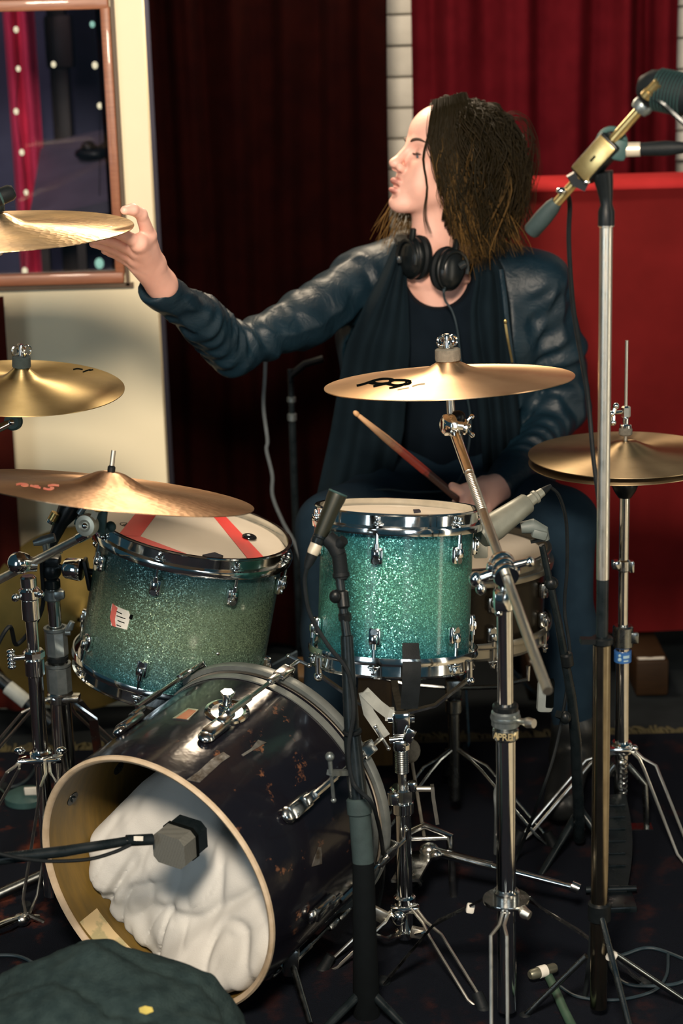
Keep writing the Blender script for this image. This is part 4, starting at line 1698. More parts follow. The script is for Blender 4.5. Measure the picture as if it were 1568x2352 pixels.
def leg(root, top, bend, foot, w=0.018, gap=0.012, material='leg_steel', name='leg'):
    """double-braced leg: two flat bars side by side that pinch together at both ends, rubber foot"""
    top, bend, foot = V(top), V(bend), V(foot)
    d = (foot - top).normalized()
    side = d.cross(V((0, 0, 1)))
    side = side.normalized() if side.length > 1e-5 else V((1, 0, 0))
    q = MB()
    for s in (-1, 1):
        m1 = top.lerp(bend, 0.55) + side * s * gap * 0.3
        m2 = bend + side * s * gap
        m3 = bend.lerp(foot, 0.80) + side * s * gap
        m4 = bend.lerp(foot, 0.93) + side * s * gap * 0.25
        q.tube([top + side * s * 0.004, m1, m2, m3, m4, foot + V((0, 0, 0.01)) + side * s * 0.003], 0.0028, 8)
    q.cyl(top - side * 0.007, top + side * 0.007, 0.0045, seg=8)
    o = q.build(name, material, root)
    q = MB()
    q.tube([foot + V((0, 0, 0.022)) - d * 0.02, foot + V((0, 0, 0.008))], [0.009, 0.011], 10)
    q.ball(foot + V((0, 0, 0.009)), (0.012, 0.012, 0.009), 12, 8)
    q.build('rubber_foot', 'black_rubber', o)
    return o


def strap_leg(root, pts, w=0.02, t=0.003, material='chrome_worn', name='leg'):
    q = MB()
    pts = [V(p) for p in pts]
    q.bar(pts, w, t)
    o = q.build(name, material, root)
    q = MB()
    q.ball(pts[-1] + V((0, 0, 0.004)), (0.013, 0.013, 0.010), 12, 8)
    q.build('rubber_foot', 'black_rubber', o)
    return o


def tube_part(name, pts, r, material, root, seg=16):
    q = MB()
    q.tube(pts, r, seg)
    return q.build(name, material, root)


# ---------------------------------------------------------------- crash stand (centre right, with boom)
def build_crash_stand():
    base = V((0.2385, 2.70, 0))
    x, y = base.x, base.y
    t = thing('cymbal_stand', base, 'chrome boom cymbal stand carrying the golden crash cymbal', 'stand', 'chrome drum hardware')
    zc0, zc1 = P(1160, 1692, y).z, P(1160, 1622, y).z
    zt = P(1157, 1395, y).z
    tube_part('lower_tube', [(x, y, 0.03), (x, y, zc0)], 0.0150, 'chrome', t, 24)
    tube_part('upper_tube', [(x, y, zc0 - 0.05), (x, y, zt)], 0.0122, 'chrome', t, 24)
    q = MB()
    zm = zc0 + (zc1 - zc0) * 0.34
    collar(q, (x, y, zm), (x, y, zc1 - 0.006), 0.0215, 28)
    q.lathe([(0.0225, 0.0), (0.0232, 0.003), (0.0225, 0.006), (0.021, 0.006), (0.021, 0)], 28, T(x, y, zm + 0.012), closed=True)
    cl = q.build('clutch', 'cast_grey', t)
    q = MB()
    collar(q, (x, y, zc1 - 0.008), (x, y, zc1 + 0.004), 0.0195, 24)
    q.build('clutch_bush', 'black_plastic', cl)
    q = MB()
    collar(q, (x, y, zc0 - 0.004), (x, y, zm - 0.001), 0.0200, 28)
    band = q.build('name_band', 'steel_dark', t)
    for i, ch in enumerate('APREMI'):
        a = math.radians(-50 + i * 21)
        Mx = T(x, y, (zc0 + zm) / 2 - 0.002) @ RZ(a) @ T(0, -0.0203, 0) @ Matrix.Rotation(math.pi / 2, 4, 'X')
        text_mesh(ch, 0.0155, Mx, 'raised_letter', 'brass_pale', band, 0.0010)
    q = MB()
    pa, pb = V((x + 0.018, y - 0.010, zm + 0.012)), P(1226, 1662, y - 0.03)
    q.cyl(pa, pa.lerp(pb, 0.45), 0.0055, 0.005, 10)
    q.tube([pa.lerp(pb, 0.3), pa.lerp(pb, 0.6), pb], [0.005, 0.0085, 0.0070], 12)
    q.build('wing_bolt', 'steel_satin', cl)
    # boom joint
    j = P(1156, 1306, y - 0.005)
    q = MB()
    collar(q, (x, y, zt - 0.004), (x, y, zt + 0.018), 0.0150, 20)
    q.tube([(x, y, zt + 0.01), P(1158, 1360, y), P(1158, 1330, y)], [0.011, 0.008, 0.010], 12)
    q.box((0.022, 0.030, 0.030), frame(P(1150, 1378, y - 0.008), (0, 0, 1)), 0.005)
    q.ball(P(1145, 1408, y - 0.016), (0.006, 0.006, 0.006), 10, 8)
    q.cyl(P(1145, 1408, y - 0.02), P(1150, 1385, y), 0.004, seg=8)
    jo = q.build('boom_joint', 'chrome', t)
    q = MB()
    top = P(1043, 992, 3.02)
    dirv = (top - j).normalized()
    q.lathe([(0.010, -0.020), (0.0165, -0.018), (0.0165, 0.018), (0.010, 0.020)], 20, frame(j, dirv), closed=True)
    q.cyl(P(1085, 1334, y - 0.012), P(1128, 1318, y - 0.008), 0.0075, 0.0085, 12)
    q.ball(P(1092, 1330, y - 0.012), (0.010, 0.010, 0.012), 10, 8)
    q.ball(P(1104, 1352, y - 0.012), (0.008, 0.008, 0.010), 10, 8)
    q.cyl(P(1182, 1298, y - 0.02), P(1212, 1290, y - 0.022), 0.0065, 0.0060, 12)
    q.ball(P(1216, 1290, y - 0.022), (0.008, 0.008, 0.008), 10, 8)
    cj = j + V((0, -0.004, 0))
    for s_ in (-0.014, 0.0, 0.014):
        q.lathe([(0.0075, -0.0055), (0.0185, -0.0055), (0.0195, -0.003), (0.0195, 0.003), (0.0185, 0.0055), (0.0075, 0.0055)], 20, frame(cj + dirv * s_, dirv), closed=True)
    q.box((0.050, 0.020, 0.016), frame(cj + V((0, 0.004, 0)), (0.1, 0, 1)), 0.005)
    q.build('boom_clamp', 'chrome', jo)
    # boom tube: same straight line continued towards the camera
    s = 1.0
    low = j
    for i in range(400):
        c = j - dirv * (0.002 * i)
        if pix(c)[1] > 1588:
            break
        low = c
    b = tube_part('boom_tube', [low, top], 0.0074, 'steel_satin', t, 16)
    tube_part('boom_tube_end', [top - dirv * 0.115, top - dirv * 0.002], 0.0088, 'chrome', t, 16)
    q = MB()
    for k in range(22):
        c = top - dirv * (0.125 + k * 0.0042)
        q.lathe([(0.0074, -0.0008), (0.0080, 0), (0.0074, 0.0008)], 14, frame(c, dirv))
    q.build('knurling', 'steel_satin', b)
    # tilter
    tc = P(1040, 972, 3.03)
    up = (M4.to_3x3() @ V((0, 0, 1))).normalized()
    q = MB()
    q.lathe([(0, 0.010), (0.012, 0.010), (0.0175, 0.006), (0.0180, 0.0), (0.0175, -0.006), (0.010, -0.007), (0, -0.007)], 24, frame(P(1030, 976, 3.02), (-0.85, -0.5, 0.1)))
    q.cyl(P(1034, 976, 3.02), P(1062, 980, 3.03), 0.0115, 0.011, 16)
    q.lathe([(0.0125, -0.003), (0.014, 0), (0.0125, 0.003)], 20, frame(P(1066, 980, 3.03), (1, 0.1, 0)))
    tl = q.build('tilter', 'chrome', t)
    q = MB()
    q.ball(P(1052, 958, 3.03), (0.012, 0.010, 0.011), 14, 10)
    q.cyl(P(1048, 988, 3.03), P(1054, 1026, 3.0), 0.010, 0.008, 12)
    q.build('tilter_bush', 'black_plastic', tl)
    q = MB()
    wing_nut(q, P(1066, 979, 3.03), (1, 0, 0.02), 0.011, (0, 0, 1))
    q.build('wing_nut', 'chrome', tl)
    bell = M4 @ V((0, 0, 0.034))
    tube_part('cymbal_post', [P(1036, 955, 3.035), M4 @ V((0, 0, 0.0)), M4 @ V((0, 0, 0.078))], [0.0068, 0.006, 0.0038], 'steel_satin', t, 12)
    q = MB()
    q.lathe([(0.004, 0), (0.020, 0), (0.021, 0.004), (0.0205, 0.018), (0.018, 0.020), (0.004, 0.020)], 28, frame(bell, up), closed=True)
    q.build('felt', 'felt_grey', t)
    q = MB()
    ring_nut(q, bell + up * 0.021, up, 0.0185)
    q.build('cymbal_nut', 'chrome', t)
    # tripod
    hub = V((x, y, P(1160, 2066, y).z))
    q = MB()
    collar(q, hub - V((0, 0, 0.012)), hub + V((0, 0, 0.018)), 0.0205, 20)
    q.lathe([(0.016, -0.003), (0.036, -0.003), (0.037, 0), (0.036, 0.003), (0.016, 0.003)], 24, T(*hub), closed=True)
    h = q.build('tripod_hub', 'chrome_worn', t)
    q = MB()
    q.tube([hub + V((0.022, -0.02, -0.004)), P(1205, 2098, y - 0.04), P(1216, 2104, y - 0.045)], [0.006, 0.009, 0.007], 10)
    q.build('hub_bolt', 'steel_satin', h)
    leg(t, hub + V((-0.004, -0.03, -0.006)), P(1145, 2150, 2.60), V((0.205, 2.44, 0)), gap=0.012)
    strap_leg(t, [hub + V((-0.025, 0.01, 0)), P(1085, 2078, 2.75), P(1000, 2120, 2.80), PZ(880, 2260, 0.01)], 0.024, 0.004)
    strap_leg(t, [hub + V((0.028, 0.01, 0)), P(1230, 2078, 2.75), P(1340, 2146, 2.78), PZ(1480, 2262, 0.01)], 0.022, 0.004)
    q = MB()
    q.box((0.013, 0.010, 0.016), frame(P(1080, 2086, 2.742), (0.2, 0, 1)), 0.003)
    q.build('leg_clip', 'label_white', h)


mat('brass_pale', (0.62, 0.52, 0.30), 0.4, 0.6, nscale=60)
build_crash_stand()


# ---------------------------------------------------------------- basket stand under the teal tom
def build_basket_stand():
    x, y = 0.0885, 2.95
    t = thing('snare_stand', (x, y, 0), 'chrome basket stand holding up the teal tom', 'stand', 'chrome drum hardware')

    def Z(py):
        return P(925, py, y).z
    tube_part('lower_tube', [(x, y, 0.03), (x, y, Z(1860))], 0.0135, 'chrome', t, 20)
    tube_part('upper_tube', [(x, y, Z(1880)), (x, y, Z(1700))], 0.0078, 'chrome_worn', t, 16)
    q = MB()
    for k in range(12):
        q.lathe([(0.0110, -0.0016), (0.0122, 0), (0.0110, 0.0016)], 16, T(x, y, Z(1772) + k * 0.0034))
    collar(q, (x, y, Z(1772)), (x, y, Z(1735)), 0.0108, 16)
    q.build('thread_sleeve', 'steel_dark', t)
    q = MB()
    collar(q, (x, y, Z(1868)), (x, y, Z(1838)), 0.0185, 18)
    collar(q, (x, y, Z(1838)), (x, y, Z(1806)), 0.0215, 8)
    q.box((0.020, 0.018, 0.022), frame((x - 0.016, y - 0.012, Z(1826)), (0, 0, 1)), 0.004)
    q.box((0.016, 0.016, 0.018), frame((x + 0.016, y - 0.010, Z(1800)), (0, 0, 1)), 0.004)
    c = q.build('height_clutch', 'chrome', t)
    q = MB()
    a, b = P(955, 1812, y - 0.01), P(995, 1812, y - 0.012)
    q.cyl(a, b, 0.005, seg=10)
    q.bar([b + V((-0.002, 0, 0.006)), P(995, 1835, y - 0.012), P(1004, 1890, y - 0.012)], 0.006, 0.014, up=(0, 1, 0))
    q.build('clutch_lever', 'steel_satin', c)
    # tilter block
    q = MB()
    q.box((0.030, 0.020, 0.040), frame((x, y, Z(1660)), (0, 0, 1)), 0.004)
    q.box((0.022, 0.026, 0.020), frame((x - 0.004, y - 0.004, Z(1706)), (0, 0, 1)), 0.004)
    q.cyl((x - 0.022, y, Z(1650)), (x + 0.022, y, Z(1650)), 0.008, seg=12)
    q.cyl((x - 0.020, y - 0.01, Z(1694)), (x + 0.018, y - 0.01, Z(1690)), 0.006, seg=12)
    collar(q, (x, y, Z(1722)), (x, y, Z(1704)), 0.0145, 16)
    tb = q.build('tilter_block', 'chrome', t)
    q = MB()
    q.box((0.016, 0.006, 0.024), frame(P(940, 1690, y - 0.016), (0.5, 0, 1)), 0.002)
    q.build('ratchet_key', 'chrome', tb)
    # arms to the hoop
    MT = frame(P(912, 1184, 3.07), (0.055, 0.165, 0.984))
    hubp = V((x, y, Z(1640)))
    for a in (-150, -30, 90):
        e = MT @ V((0.143 * math.cos(math.radians(a)), 0.143 * math.sin(math.radians(a)), -0.250))
        q = MB()
        q.bar([hubp, hubp.lerp(e, 0.5) - V((0, 0, 0.02)), e - V((0, 0, 0.008))], 0.012, 0.004)
        q.cyl(e - V((0, 0, 0.014)), e + V((0, 0, 0.022)), 0.0055, seg=10)
        ar = q.build('basket_arm', 'chrome_worn', t)
        q = MB()
        q.ball(e - V((0, 0, 0.012)), 0.0085, 10, 8)
        q.build('arm_tip', 'chrome', ar)
    # pale flat brackets that fold out to the left
    q = MB()
    q.bar([P(836, 1588, y - 0.02), P(868, 1620, y - 0.015), P(902, 1646, y)], 0.018, 0.003, up=(0, -1, 0.3))
    q.bar([P(836, 1590, y - 0.02), P(846, 1636, y - 0.015), P(884, 1692, y - 0.005)], 0.018, 0.003, up=(0, -1, 0.3))
    q.bar([P(884, 1640, y), P(905, 1640, y)], 0.02, 0.012, up=(0, -1, 0))
    q.build('folding_bracket', 'bracket_grey', t)
    # tripod
    hub = V((x, y, Z(2080)))
    q = MB()
    collar(q, hub - V((0, 0, 0.010)), hub + V((0, 0, 0.020)), 0.0185, 18)
    q.box((0.05, 0.02, 0.012), frame(hub + V((0, -0.012, 0)), (0, 0, 1)), 0.004)
    q.ball(hub + V((-0.012, -0.02, -0.012)), (0.014, 0.010, 0.014), 10, 8)
    h = q.build('tripod_hub', 'chrome', t)
    leg(t, hub + V((0.012, -0.012, 0.004)), P(1000, 2150, 2.86), PZ(1110, 2330, 0.0), gap=0.011)
    leg(t, hub + V((-0.016, -0.01, -0.004)), P(876, 2110, 2.92), PZ(740, 2240, 0.0), gap=0.013)
    leg(t, hub + V((0.0, 0.02, 0)), V((x + 0.01, y + 0.09, 0.10)), V((x + 0.03, y + 0.24, 0.0)), gap=0.010)
    lo = V((x, y, Z(2142)))
    q = MB()
    collar(q, lo - V((0, 0, 0.008)), lo + V((0, 0, 0.008)), 0.0175, 16)
    q.bar([lo, P(950, 2146, y - 0.04), P(975, 2140, y - 0.06)], 0.016, 0.003)
    q.bar([lo, P(890, 2156, y - 0.03), P(840, 2140, y - 0.04)], 0.012, 0.003)
    q.build('brace_collar', 'chrome', t)
    q = MB()
    q.box((0.022, 0.012, 0.018), frame(P(958, 2142, y - 0.045), (0.25, 0, 1)), 0.002)
    q.build('memory_clip', 'steel_satin', t)
    q = MB()
    q.box((0.030, 0.012, 0.022), frame(P(868, 2100, y - 0.03), (0.6, 0, 1)), 0.003)
    q.build('memory_clip', 'steel_satin', t)


mat('bracket_grey', (0.44, 0.46, 0.43), 0.5, 0.4, nscale=40)
build_basket_stand()


# ---------------------------------------------------------------- hi-hat stand
def build_hat_stand():
    x, y = 0.5215, 3.40

    def Z(py):
        return P(1432, py, y).z
    t = thing('hi_hat_stand', (x, y, 0), 'chrome hi-hat stand with a blue sticker at the right', 'stand', 'chrome drum hardware')
    tube_part('upper_tube', [(x, y, Z(1460)), (x, y, Z(1135))], 0.0095, 'chrome', t, 20)
    tube_part('lower_tube', [(x, y, 0.06), (x, y, Z(1440))], 0.0130, 'chrome', t, 20)
    tube_part('pull_rod', [(x, y, Z(1140)), (x, y, Z(782))], 0.0031, 'steel_satin', t, 10)
    q = MB()
    q.lathe([(0.006, 0.004), (0.024, 0.006), (0.025, 0.002), (0.020, -0.010), (0.012, -0.022), (0.006, -0.022)], 24, T(x, y, Z(1116)), closed=True)
    q.build('seat_cup', 'black_plastic', t)
    q = MB()
    collar(q, (x, y, Z(1000)), (x, y, Z(982)), 0.0125, 18)
    q.build('felt', 'felt_grey', t)
    q = MB()
    collar(q, (x, y, Z(984)), (x, y, Z(974)), 0.011, 16)
    collar(q, (x, y, Z(976)), (x, y, Z(958)), 0.0055, 12)
    collar(q, (x, y, Z(960)), (x, y, Z(932)), 0.0085, 6)
    k = q.build('hat_clutch', 'chrome', t)
    q = MB()
    q.cyl((x - 0.006, y, Z(946)), (x - 0.020, y - 0.004, Z(946)), 0.0036, seg=8)
    for dx, py in ((-0.019, 930), (-0.026, 948), (-0.024, 968)):
        q.ball((x + dx, y - 0.006, Z(py)), 0.0062, 10, 8)
    q.tube([(x - 0.019, y - 0.006, Z(930)), (x - 0.024, y - 0.006, Z(948)), (x - 0.024, y - 0.006, Z(968))], 0.0040, 8)
    q.build('wing_screw', 'chrome', k)
    q = MB()
    collar(q, (x, y, Z(1312)), (x, y, Z(1284)), 0.0125, 16)
    q.box((0.014, 0.022, 0.016), frame((x - 0.016, y - 0.004, Z(1294)), (0, 0, 1)), 0.003)
    q.box((0.008, 0.014, 0.022), frame((x + 0.014, y - 0.004, Z(1300)), (0, 0, 1)), 0.002)
    q.build('memory_lock', 'chrome_worn', t)
    q = MB()
    collar(q, (x, y, Z(1486)), (x, y, Z(1436)), 0.0195, 18)
    q.box((0.016, 0.012, 0.022), frame((x + 0.020, y - 0.008, Z(1462)), (0, 0, 1)), 0.003)
    q.build('height_clutch', 'steel_dark', t)
    q = MB()
    q.lathe([(0.0132, Z(1518)), (0.0165, Z(1518)), (0.0165, Z(1494)), (0.0132, Z(1494))], 24, T(x, y, 0), closed=True)
    s = q.build('blue_sticker', 'label_blue', t)
    q = MB()
    Ms = T(x, y, 0)
    for zc, r in ((Z(1500), 0.0030), (Z(1509), 0.0040)):
        a = math.radians(-118)
        q.ball((x + 0.0166 * math.cos(a), y + 0.0166 * math.sin(a), zc), (r, r * 0.6, r), 10, 8)
    for zc, a0, a1, hh in ((Z(1503), -95, -52, 0.0055), (Z(1512), -92, -60, 0.003)):
        q.lathe([(0.0165, zc - hh / 2), (0.0170, zc - hh / 2), (0.0170, zc + hh / 2), (0.0165, zc + hh / 2)], 8, Ms, closed=True, a0=math.radians(a0), a1=math.radians(a1))
    q.build('sticker_print', 'print_pale', s)
    hub = V((x, y, Z(1716)))
    q = MB()
    collar(q, hub - V((0, 0, 0.012)), hub + V((0, 0, 0.012)), 0.020, 18)
    q.box((0.05, 0.024, 0.014), frame(hub + V((-0.012, -0.012, 0)), (0, 0, 1)), 0.004)
    q.ball(hub + V((-0.004, -0.022, -0.022)), 0.007, 10, 8)
    q.ball(hub + V((0.022, -0.012, 0.002)), 0.008, 10, 8)
    q.build('tripod_hub', 'chrome', t)
    leg(t, hub + V((0.016, -0.006, 0)), P(1492, 1762, 3.36), PZ(1590, 2010, 0.0), gap=0.014)
    leg(t, hub + V((-0.016, -0.004, -0.004)), P(1350, 1750, 3.38), PZ(1180, 1950, 0.0), gap=0.010)
    leg(t, hub + V((0, 0.02, 0)), V((x, y + 0.08, 0.12)), V((x + 0.02, y + 0.26, 0)), gap=0.010)
    # footboard, heel plate, frame and spring of the pedal
    q = MB()
    a, b = V((x - 0.02, y - 0.02, 0.085)), V((x - 0.06, y - 0.30, 0.022))
    rows = [[a.lerp(b, i / 8) + V((s * (0.026 + 0.012 * math.sin(i / 8 * 3.1)), 0, 0)) for s in (-1, -0.33, 0.33, 1)] for i in range(9)]
    q.sheet(rows, 0.006)
    fb = q.build('footboard', 'black_metal', t)
    q = MB()
    for i in range(1, 7):
        c = a.lerp(b, i / 8) + V((0, 0, 0.0042))
        q.box((0.05, 0.005, 0.002), frame(c, (0, 0.2, 1)))
    q.build('footboard_ridge', 'black_metal', fb)
    q = MB()
    q.box((0.075, 0.07, 0.014), frame(b + V((0, -0.02, -0.006)), (0, 0, 1)), 0.004)
    q.cyl(b + V((-0.045, 0.01, 0.004)), b + V((0.045, 0.01, 0.004)), 0.006, seg=10)
    q.build('heel_plate', 'black_metal', t)
    q = MB()
    q.tube([(x + 0.05, y - 0.005, 0.012), (x + 0.045, y - 0.004, 0.10), (x + 0.012, y, 0.14)], 0.006, 10)
    q.tube([(x - 0.05, y - 0.005, 0.012), (x - 0.045, y - 0.004, 0.10), (x - 0.012, y, 0.14)], 0.006, 10)
    q.bar([(x - 0.06, y - 0.005, 0.010), (x + 0.06, y - 0.005, 0.010)], 0.03, 0.006)
    q.build('pedal_frame', 'steel_dark', t)
    q = MB()
    pts = [V((x + 0.007 * math.cos(k * 0.7), y - 0.03 + 0.007 * math.sin(k * 0.7), 0.09 + k * 0.0011)) for k in range(70)]
    q.tube(pts, 0.0013, 6)
    q.build('spring', 'steel_dark', t)


mat('print_pale', (0.35, 0.52, 0.62), 0.5, nscale=60)
build_hat_stand()


# ---------------------------------------------------------------- two chrome stands at the left
def build_left_stands():
    # A: boom stand for the tilted cymbal
    x, y = -0.516, 3.0

    def Z(py):
        return P(80, py, y).z
    t = thing('cymbal_stand', (x, y, 0), 'shiny boom cymbal stand at the far left under the tilted cymbal', 'stand', 'chrome drum hardware')
    tube_part('lower_tube', [(x, y, 0.10), (x, y, Z(1540))], 0.0128, 'chrome', t, 20)
    tube_part('upper_tube', [(x, y, Z(1560)), (x, y, Z(1400))], 0.0100, 'chrome', t, 20)
    q = MB()
    collar(q, (x, y, Z(1552)), (x, y, Z(1510)), 0.0165, 18)
    collar(q, (x, y, Z(1512)), (x, y, Z(1492)), 0.0185, 8)
    c = q.build('height_clutch', 'chrome', t)
    q = MB()
    q.cyl((x - 0.014, y - 0.006, Z(1506)), (x - 0.032, y - 0.010, Z(1506)), 0.0045, seg=10)
    for k, py in enumerate((1490, 1499, 1508, 1517, 1525)):
        q.ball((x - 0.036, y - 0.010, Z(py)), (0.0075, 0.007, 0.0046), 10, 8)
    q.build('wing_bolt', 'chrome', c)
    q = MB()
    collar(q, (x, y, Z(1424)), (x, y, Z(1372)), 0.0150, 18)
    collar(q, (x, y, Z(1376)), (x, y, Z(1350)), 0.0175, 18)
    collar(q, (x, y, Z(1350)), (x, y, Z(1322)), 0.0135, 12)
    q.ball((x - 0.022, y - 0.008, Z(1368)), 0.007, 10, 8)
    q.ball((x + 0.020, y - 0.012, Z(1360)), 0.007, 10, 8)
    jo = q.build('boom_joint', 'chrome', t)
    j = P(70, 1294, y - 0.01)
    top = P(208, 1222, 2.93)
    d = (top - j).normalized()
    q = MB()
    q.lathe([(0, -0.020), (0.012, -0.018), (0.0175, -0.008), (0.0185, 0.004), (0.0165, 0.014), (0.010, 0.020), (0, 0.021)], 24, frame(P(47, 1293, y - 0.02), (-0.5, -0.8, 0.35)))
    q.cyl(P(52, 1296, y - 0.014), P(84, 1296, y - 0.008), 0.0135, 0.012, 16)
    q.build('boom_clamp', 'chrome', jo)
    # grey wing key above the clamp
    q = MB()
    q.tube([P(76, 1248, y - 0.004), P(98, 1242, y), P(126, 1234, y)], [0.0045, 0.0085, 0.0075], 12)
    q.cyl(P(104, 1244, y), P(108, 1266, y), 0.0068, 0.006, 12)
    q.build('wing_key', 'cast_grey', jo)
    low = j - d * 0.12
    tube_part('boom_tube', [low - d * 0.08, top], 0.0072, 'steel_satin', t, 16)
    q = MB()
    collar(q, top - d * 0.030, top - d * 0.002, 0.0084, 16)
    q.lathe([(0.0072, -0.0012), (0.0082, 0), (0.0072, 0.0012)], 16, frame(P(136, 1262, 2.966), d))
    q.build('boom_sleeve', 'chrome', t)
    # spiral tilter
    tc = P(200, 1206, 2.90)
    q = MB()
    Mt = frame(tc, (-0.35, -0.92, 0.12), (0, 0, 1))
    q.lathe([(0.006, 0.006), (0.010, 0.009), (0.0165, 0.008), (0.018, 0.004), (0.018, -0.006), (0.006, -0.006)], 28, Mt, closed=True)
    q.bar([P(208, 1206, 2.90), P(217, 1182, 2.90), P(224, 1160, 2.90)], 0.010, 0.012, up=(0, -1, 0))
    ti = q.build('tilter', 'tilter_cream', t)
    q = MB()
    q.ball(tc + (Mt.to_3x3() @ V((0, 0, 0.006))), 0.0062, 12, 8)
    q.build('tilter_bolt', 'chrome', ti)
    q = MB()
    q.box((0.018, 0.022, 0.040), frame(P(232, 1192, 2.915), (0.15, 0, 1)), 0.003)
    q.cyl(P(228, 1222, 2.92), P(252, 1212, 2.925), 0.008, 0.007, 12)
    q.ball(P(254, 1210, 2.925), (0.009, 0.009, 0.009), 10, 8)
    q.build('tilter_rubber', 'rubber_teal', ti)
    top3 = M3 @ V((0, 0, 0.066))
    tube_part('cymbal_post', [P(222, 1174, 2.90), M3 @ V((0, 0, 0)), top3], [0.0056, 0.0045, 0.0036], 'steel_satin', t, 12)
    q = MB()
    up = (M3.to_3x3() @ V((0, 0, 1))).normalized()
    collar(q, M3 @ V((0, 0, 0.030)), M3 @ V((0, 0, 0.042)), 0.0062, 12)
    q.build('post_sleeve', 'black_plastic', t)
    q = MB()
    collar(q, P(222, 1174, 2.90), P(224, 1164, 2.90), 0.0075, 14)
    q.build('post_washer', 'brass', t)
    hub = V((x, y, Z(1738)))
    q = MB()
    collar(q, hub - V((0, 0, 0.012)), hub + V((0, 0, 0.012)), 0.0195, 18)
    q.box((0.075, 0.026, 0.008), frame(hub + V((0, -0.012, 0)), (0, 0, 1)), 0.003)
    q.ball(hub + V((-0.034, -0.01, 0.016)), (0.010, 0.007, 0.007), 10, 8)
    q.ball(hub + V((0.036, -0.01, 0.014)), (0.010, 0.007, 0.007), 10, 8)
    q.build('tripod_hub', 'chrome', t)
    leg(t, hub + V((-0.03, -0.01, 0)), P(30, 1770, 2.96), PZ(-120, 2040, 0), gap=0.012)
    leg(t, hub + V((0.012, -0.02, 0)), P(112, 1800, 2.93), PZ(60, 2120, 0), gap=0.014)
    leg(t, hub + V((0.03, 0.02, 0)), P(150, 1790, 3.08), V((x + 0.20, y + 0.24, 0)), gap=0.012)

    # B: thicker stand that carries the tom arm
    y = 3.26
    xb = P(130, 1480, y).x

    def Z(py):
        return P(130, py, y).z
    t = thing('tom_stand', (xb, y, 0), 'thick grey-collared tom stand beside the red-taped tom', 'stand', 'chrome drum hardware')
    tube_part('lower_tube', [(xb, y, 0.05), (xb, y, Z(1590))], 0.0195, 'chrome', t, 24)
    tube_part('middle_tube', [(xb, y, Z(1600)), (xb, y, Z(1500))], 0.0125, 'chrome', t, 20)
    tube_part('upper_tube', [(xb, y, Z(1520)), (xb, y, Z(1330))], 0.0118, 'chrome', t, 20)
    for za, zb, r, nm in ((1590, 1528, 0.0225, 'collar'), (1506, 1446, 0.0205, 'collar')):
        q = MB()
        collar(q, (xb, y, Z(za)), (xb, y, Z(zb)), r, 8)
        q.lathe([(r - 0.004, 0), (r + 0.001, 0), (r + 0.001, 0.005), (r - 0.004, 0.005)], 24, T(xb, y, Z(zb)), closed=True)
        o = q.build(nm, 'cast_grey', t)
        q = MB()
        collar(q, (xb, y, Z(za) - 0.010), (xb, y, Z(za) + 0.001), r * 0.96, 20)
        q.build('collar_bush', 'black_plastic', o)
    q = MB()
    q.tube([P(152, 1450, y - 0.012), P(160, 1442, y - 0.014), P(166, 1428, y - 0.014)], [0.004, 0.007, 0.005], 10)
    q.tube([P(150, 1452, y - 0.012), P(162, 1452, y - 0.012)], [0.005, 0.006], 10)
    q.build('wing_key', 'cast_grey', t)
    q = MB()
    collar(q, (xb, y, Z(1378)), (xb, y, Z(1352)), 0.0170, 16)
    q.box((0.020, 0.014, 0.016), frame(P(136, 1366, y - 0.01), (0, 0, 1)), 0.004)
    q.build('memory_lock', 'cast_grey', t)
    q = MB()
    collar(q, (xb, y, Z(1352)), (xb, y, Z(1328)), 0.0145, 16)
    q.ball((xb, y, Z(1308)), (0.0185, 0.0185, 0.020), 18, 12)
    q.box((0.035, 0.036, 0.020), frame((xb, y, Z(1286)), (0.1, 0, 1)), 0.006)
    q.build('ball_housing', 'black_metal', t)
    # arm with knurled knob to the bracket on the tom
    q = MB()
    a, b = P(134, 1302, y - 0.01), P(150, 1304, 3.23)
    q.cyl(a, b, 0.0055, seg=12)
    ar = q.build('tom_arm', 'chrome', t)
    q = MB()
    c0, c1 = P(150, 1304, 3.23), P(196, 1310, 3.22)
    n = 14
    q.lathe([(0, 0), (0.0165, 0), (0.0185, 0.003), (0.0205, 0.029), (0.019, 0.0315), (0, 0.0315)], n, frame(c0, c1 - c0))
    q.build('knob', 'chrome', ar)
    q = MB()
    q.box((0.007, 0.030, 0.056), frame(P(201, 1318, 3.22), (-0.12, 0, 1)), 0.003)
    q.cyl(P(201, 1312, 3.22), P(224, 1316, 3.22), 0.006, seg=10)
    q.build('bracket_plate', 'black_plastic', ar)
    hub = V((xb, y, Z(1600)))
    q = MB()
    collar(q, hub - V((0, 0, 0.010)), hub + V((0, 0, 0.010)), 0.0240, 18)
    q.box((0.05, 0.03, 0.012), frame(hub + V((0.012, -0.008, 0)), (0, 0, 1)), 0.004)
    q.build('tripod_hub', 'chrome_worn', t)
    strap_leg(t, [hub + V((0.02, 0, 0)), P(182, 1614, y - 0.01), P(214, 1652, y - 0.03), PZ(250, 1900, 0.01)], 0.016, 0.005)
    leg(t, hub + V((-0.02, -0.01, 0)), P(64, 1632, y - 0.03), PZ(-150, 1880, 0), gap=0.012)
    leg(t, hub + V((0.0, 0.02, 0)), P(185, 1640, y + 0.05), V((xb + 0.16, y + 0.34, 0)), gap=0.012)

    # rod that carries the small olive cymbal (stand itself stands left of the picture)
    bp = V((-0.78, 3.12, 0))
    t = thing('cymbal_stand', bp, 'cymbal boom entering from the left edge below the small olive cymbal', 'stand', 'chrome drum hardware')
    tube_part('pole', [bp + V((0, 0, 0.03)), bp + V((0, 0, 0.80))], 0.012, 'chrome', t, 16)
    tc = P(30, 968, 3.19)
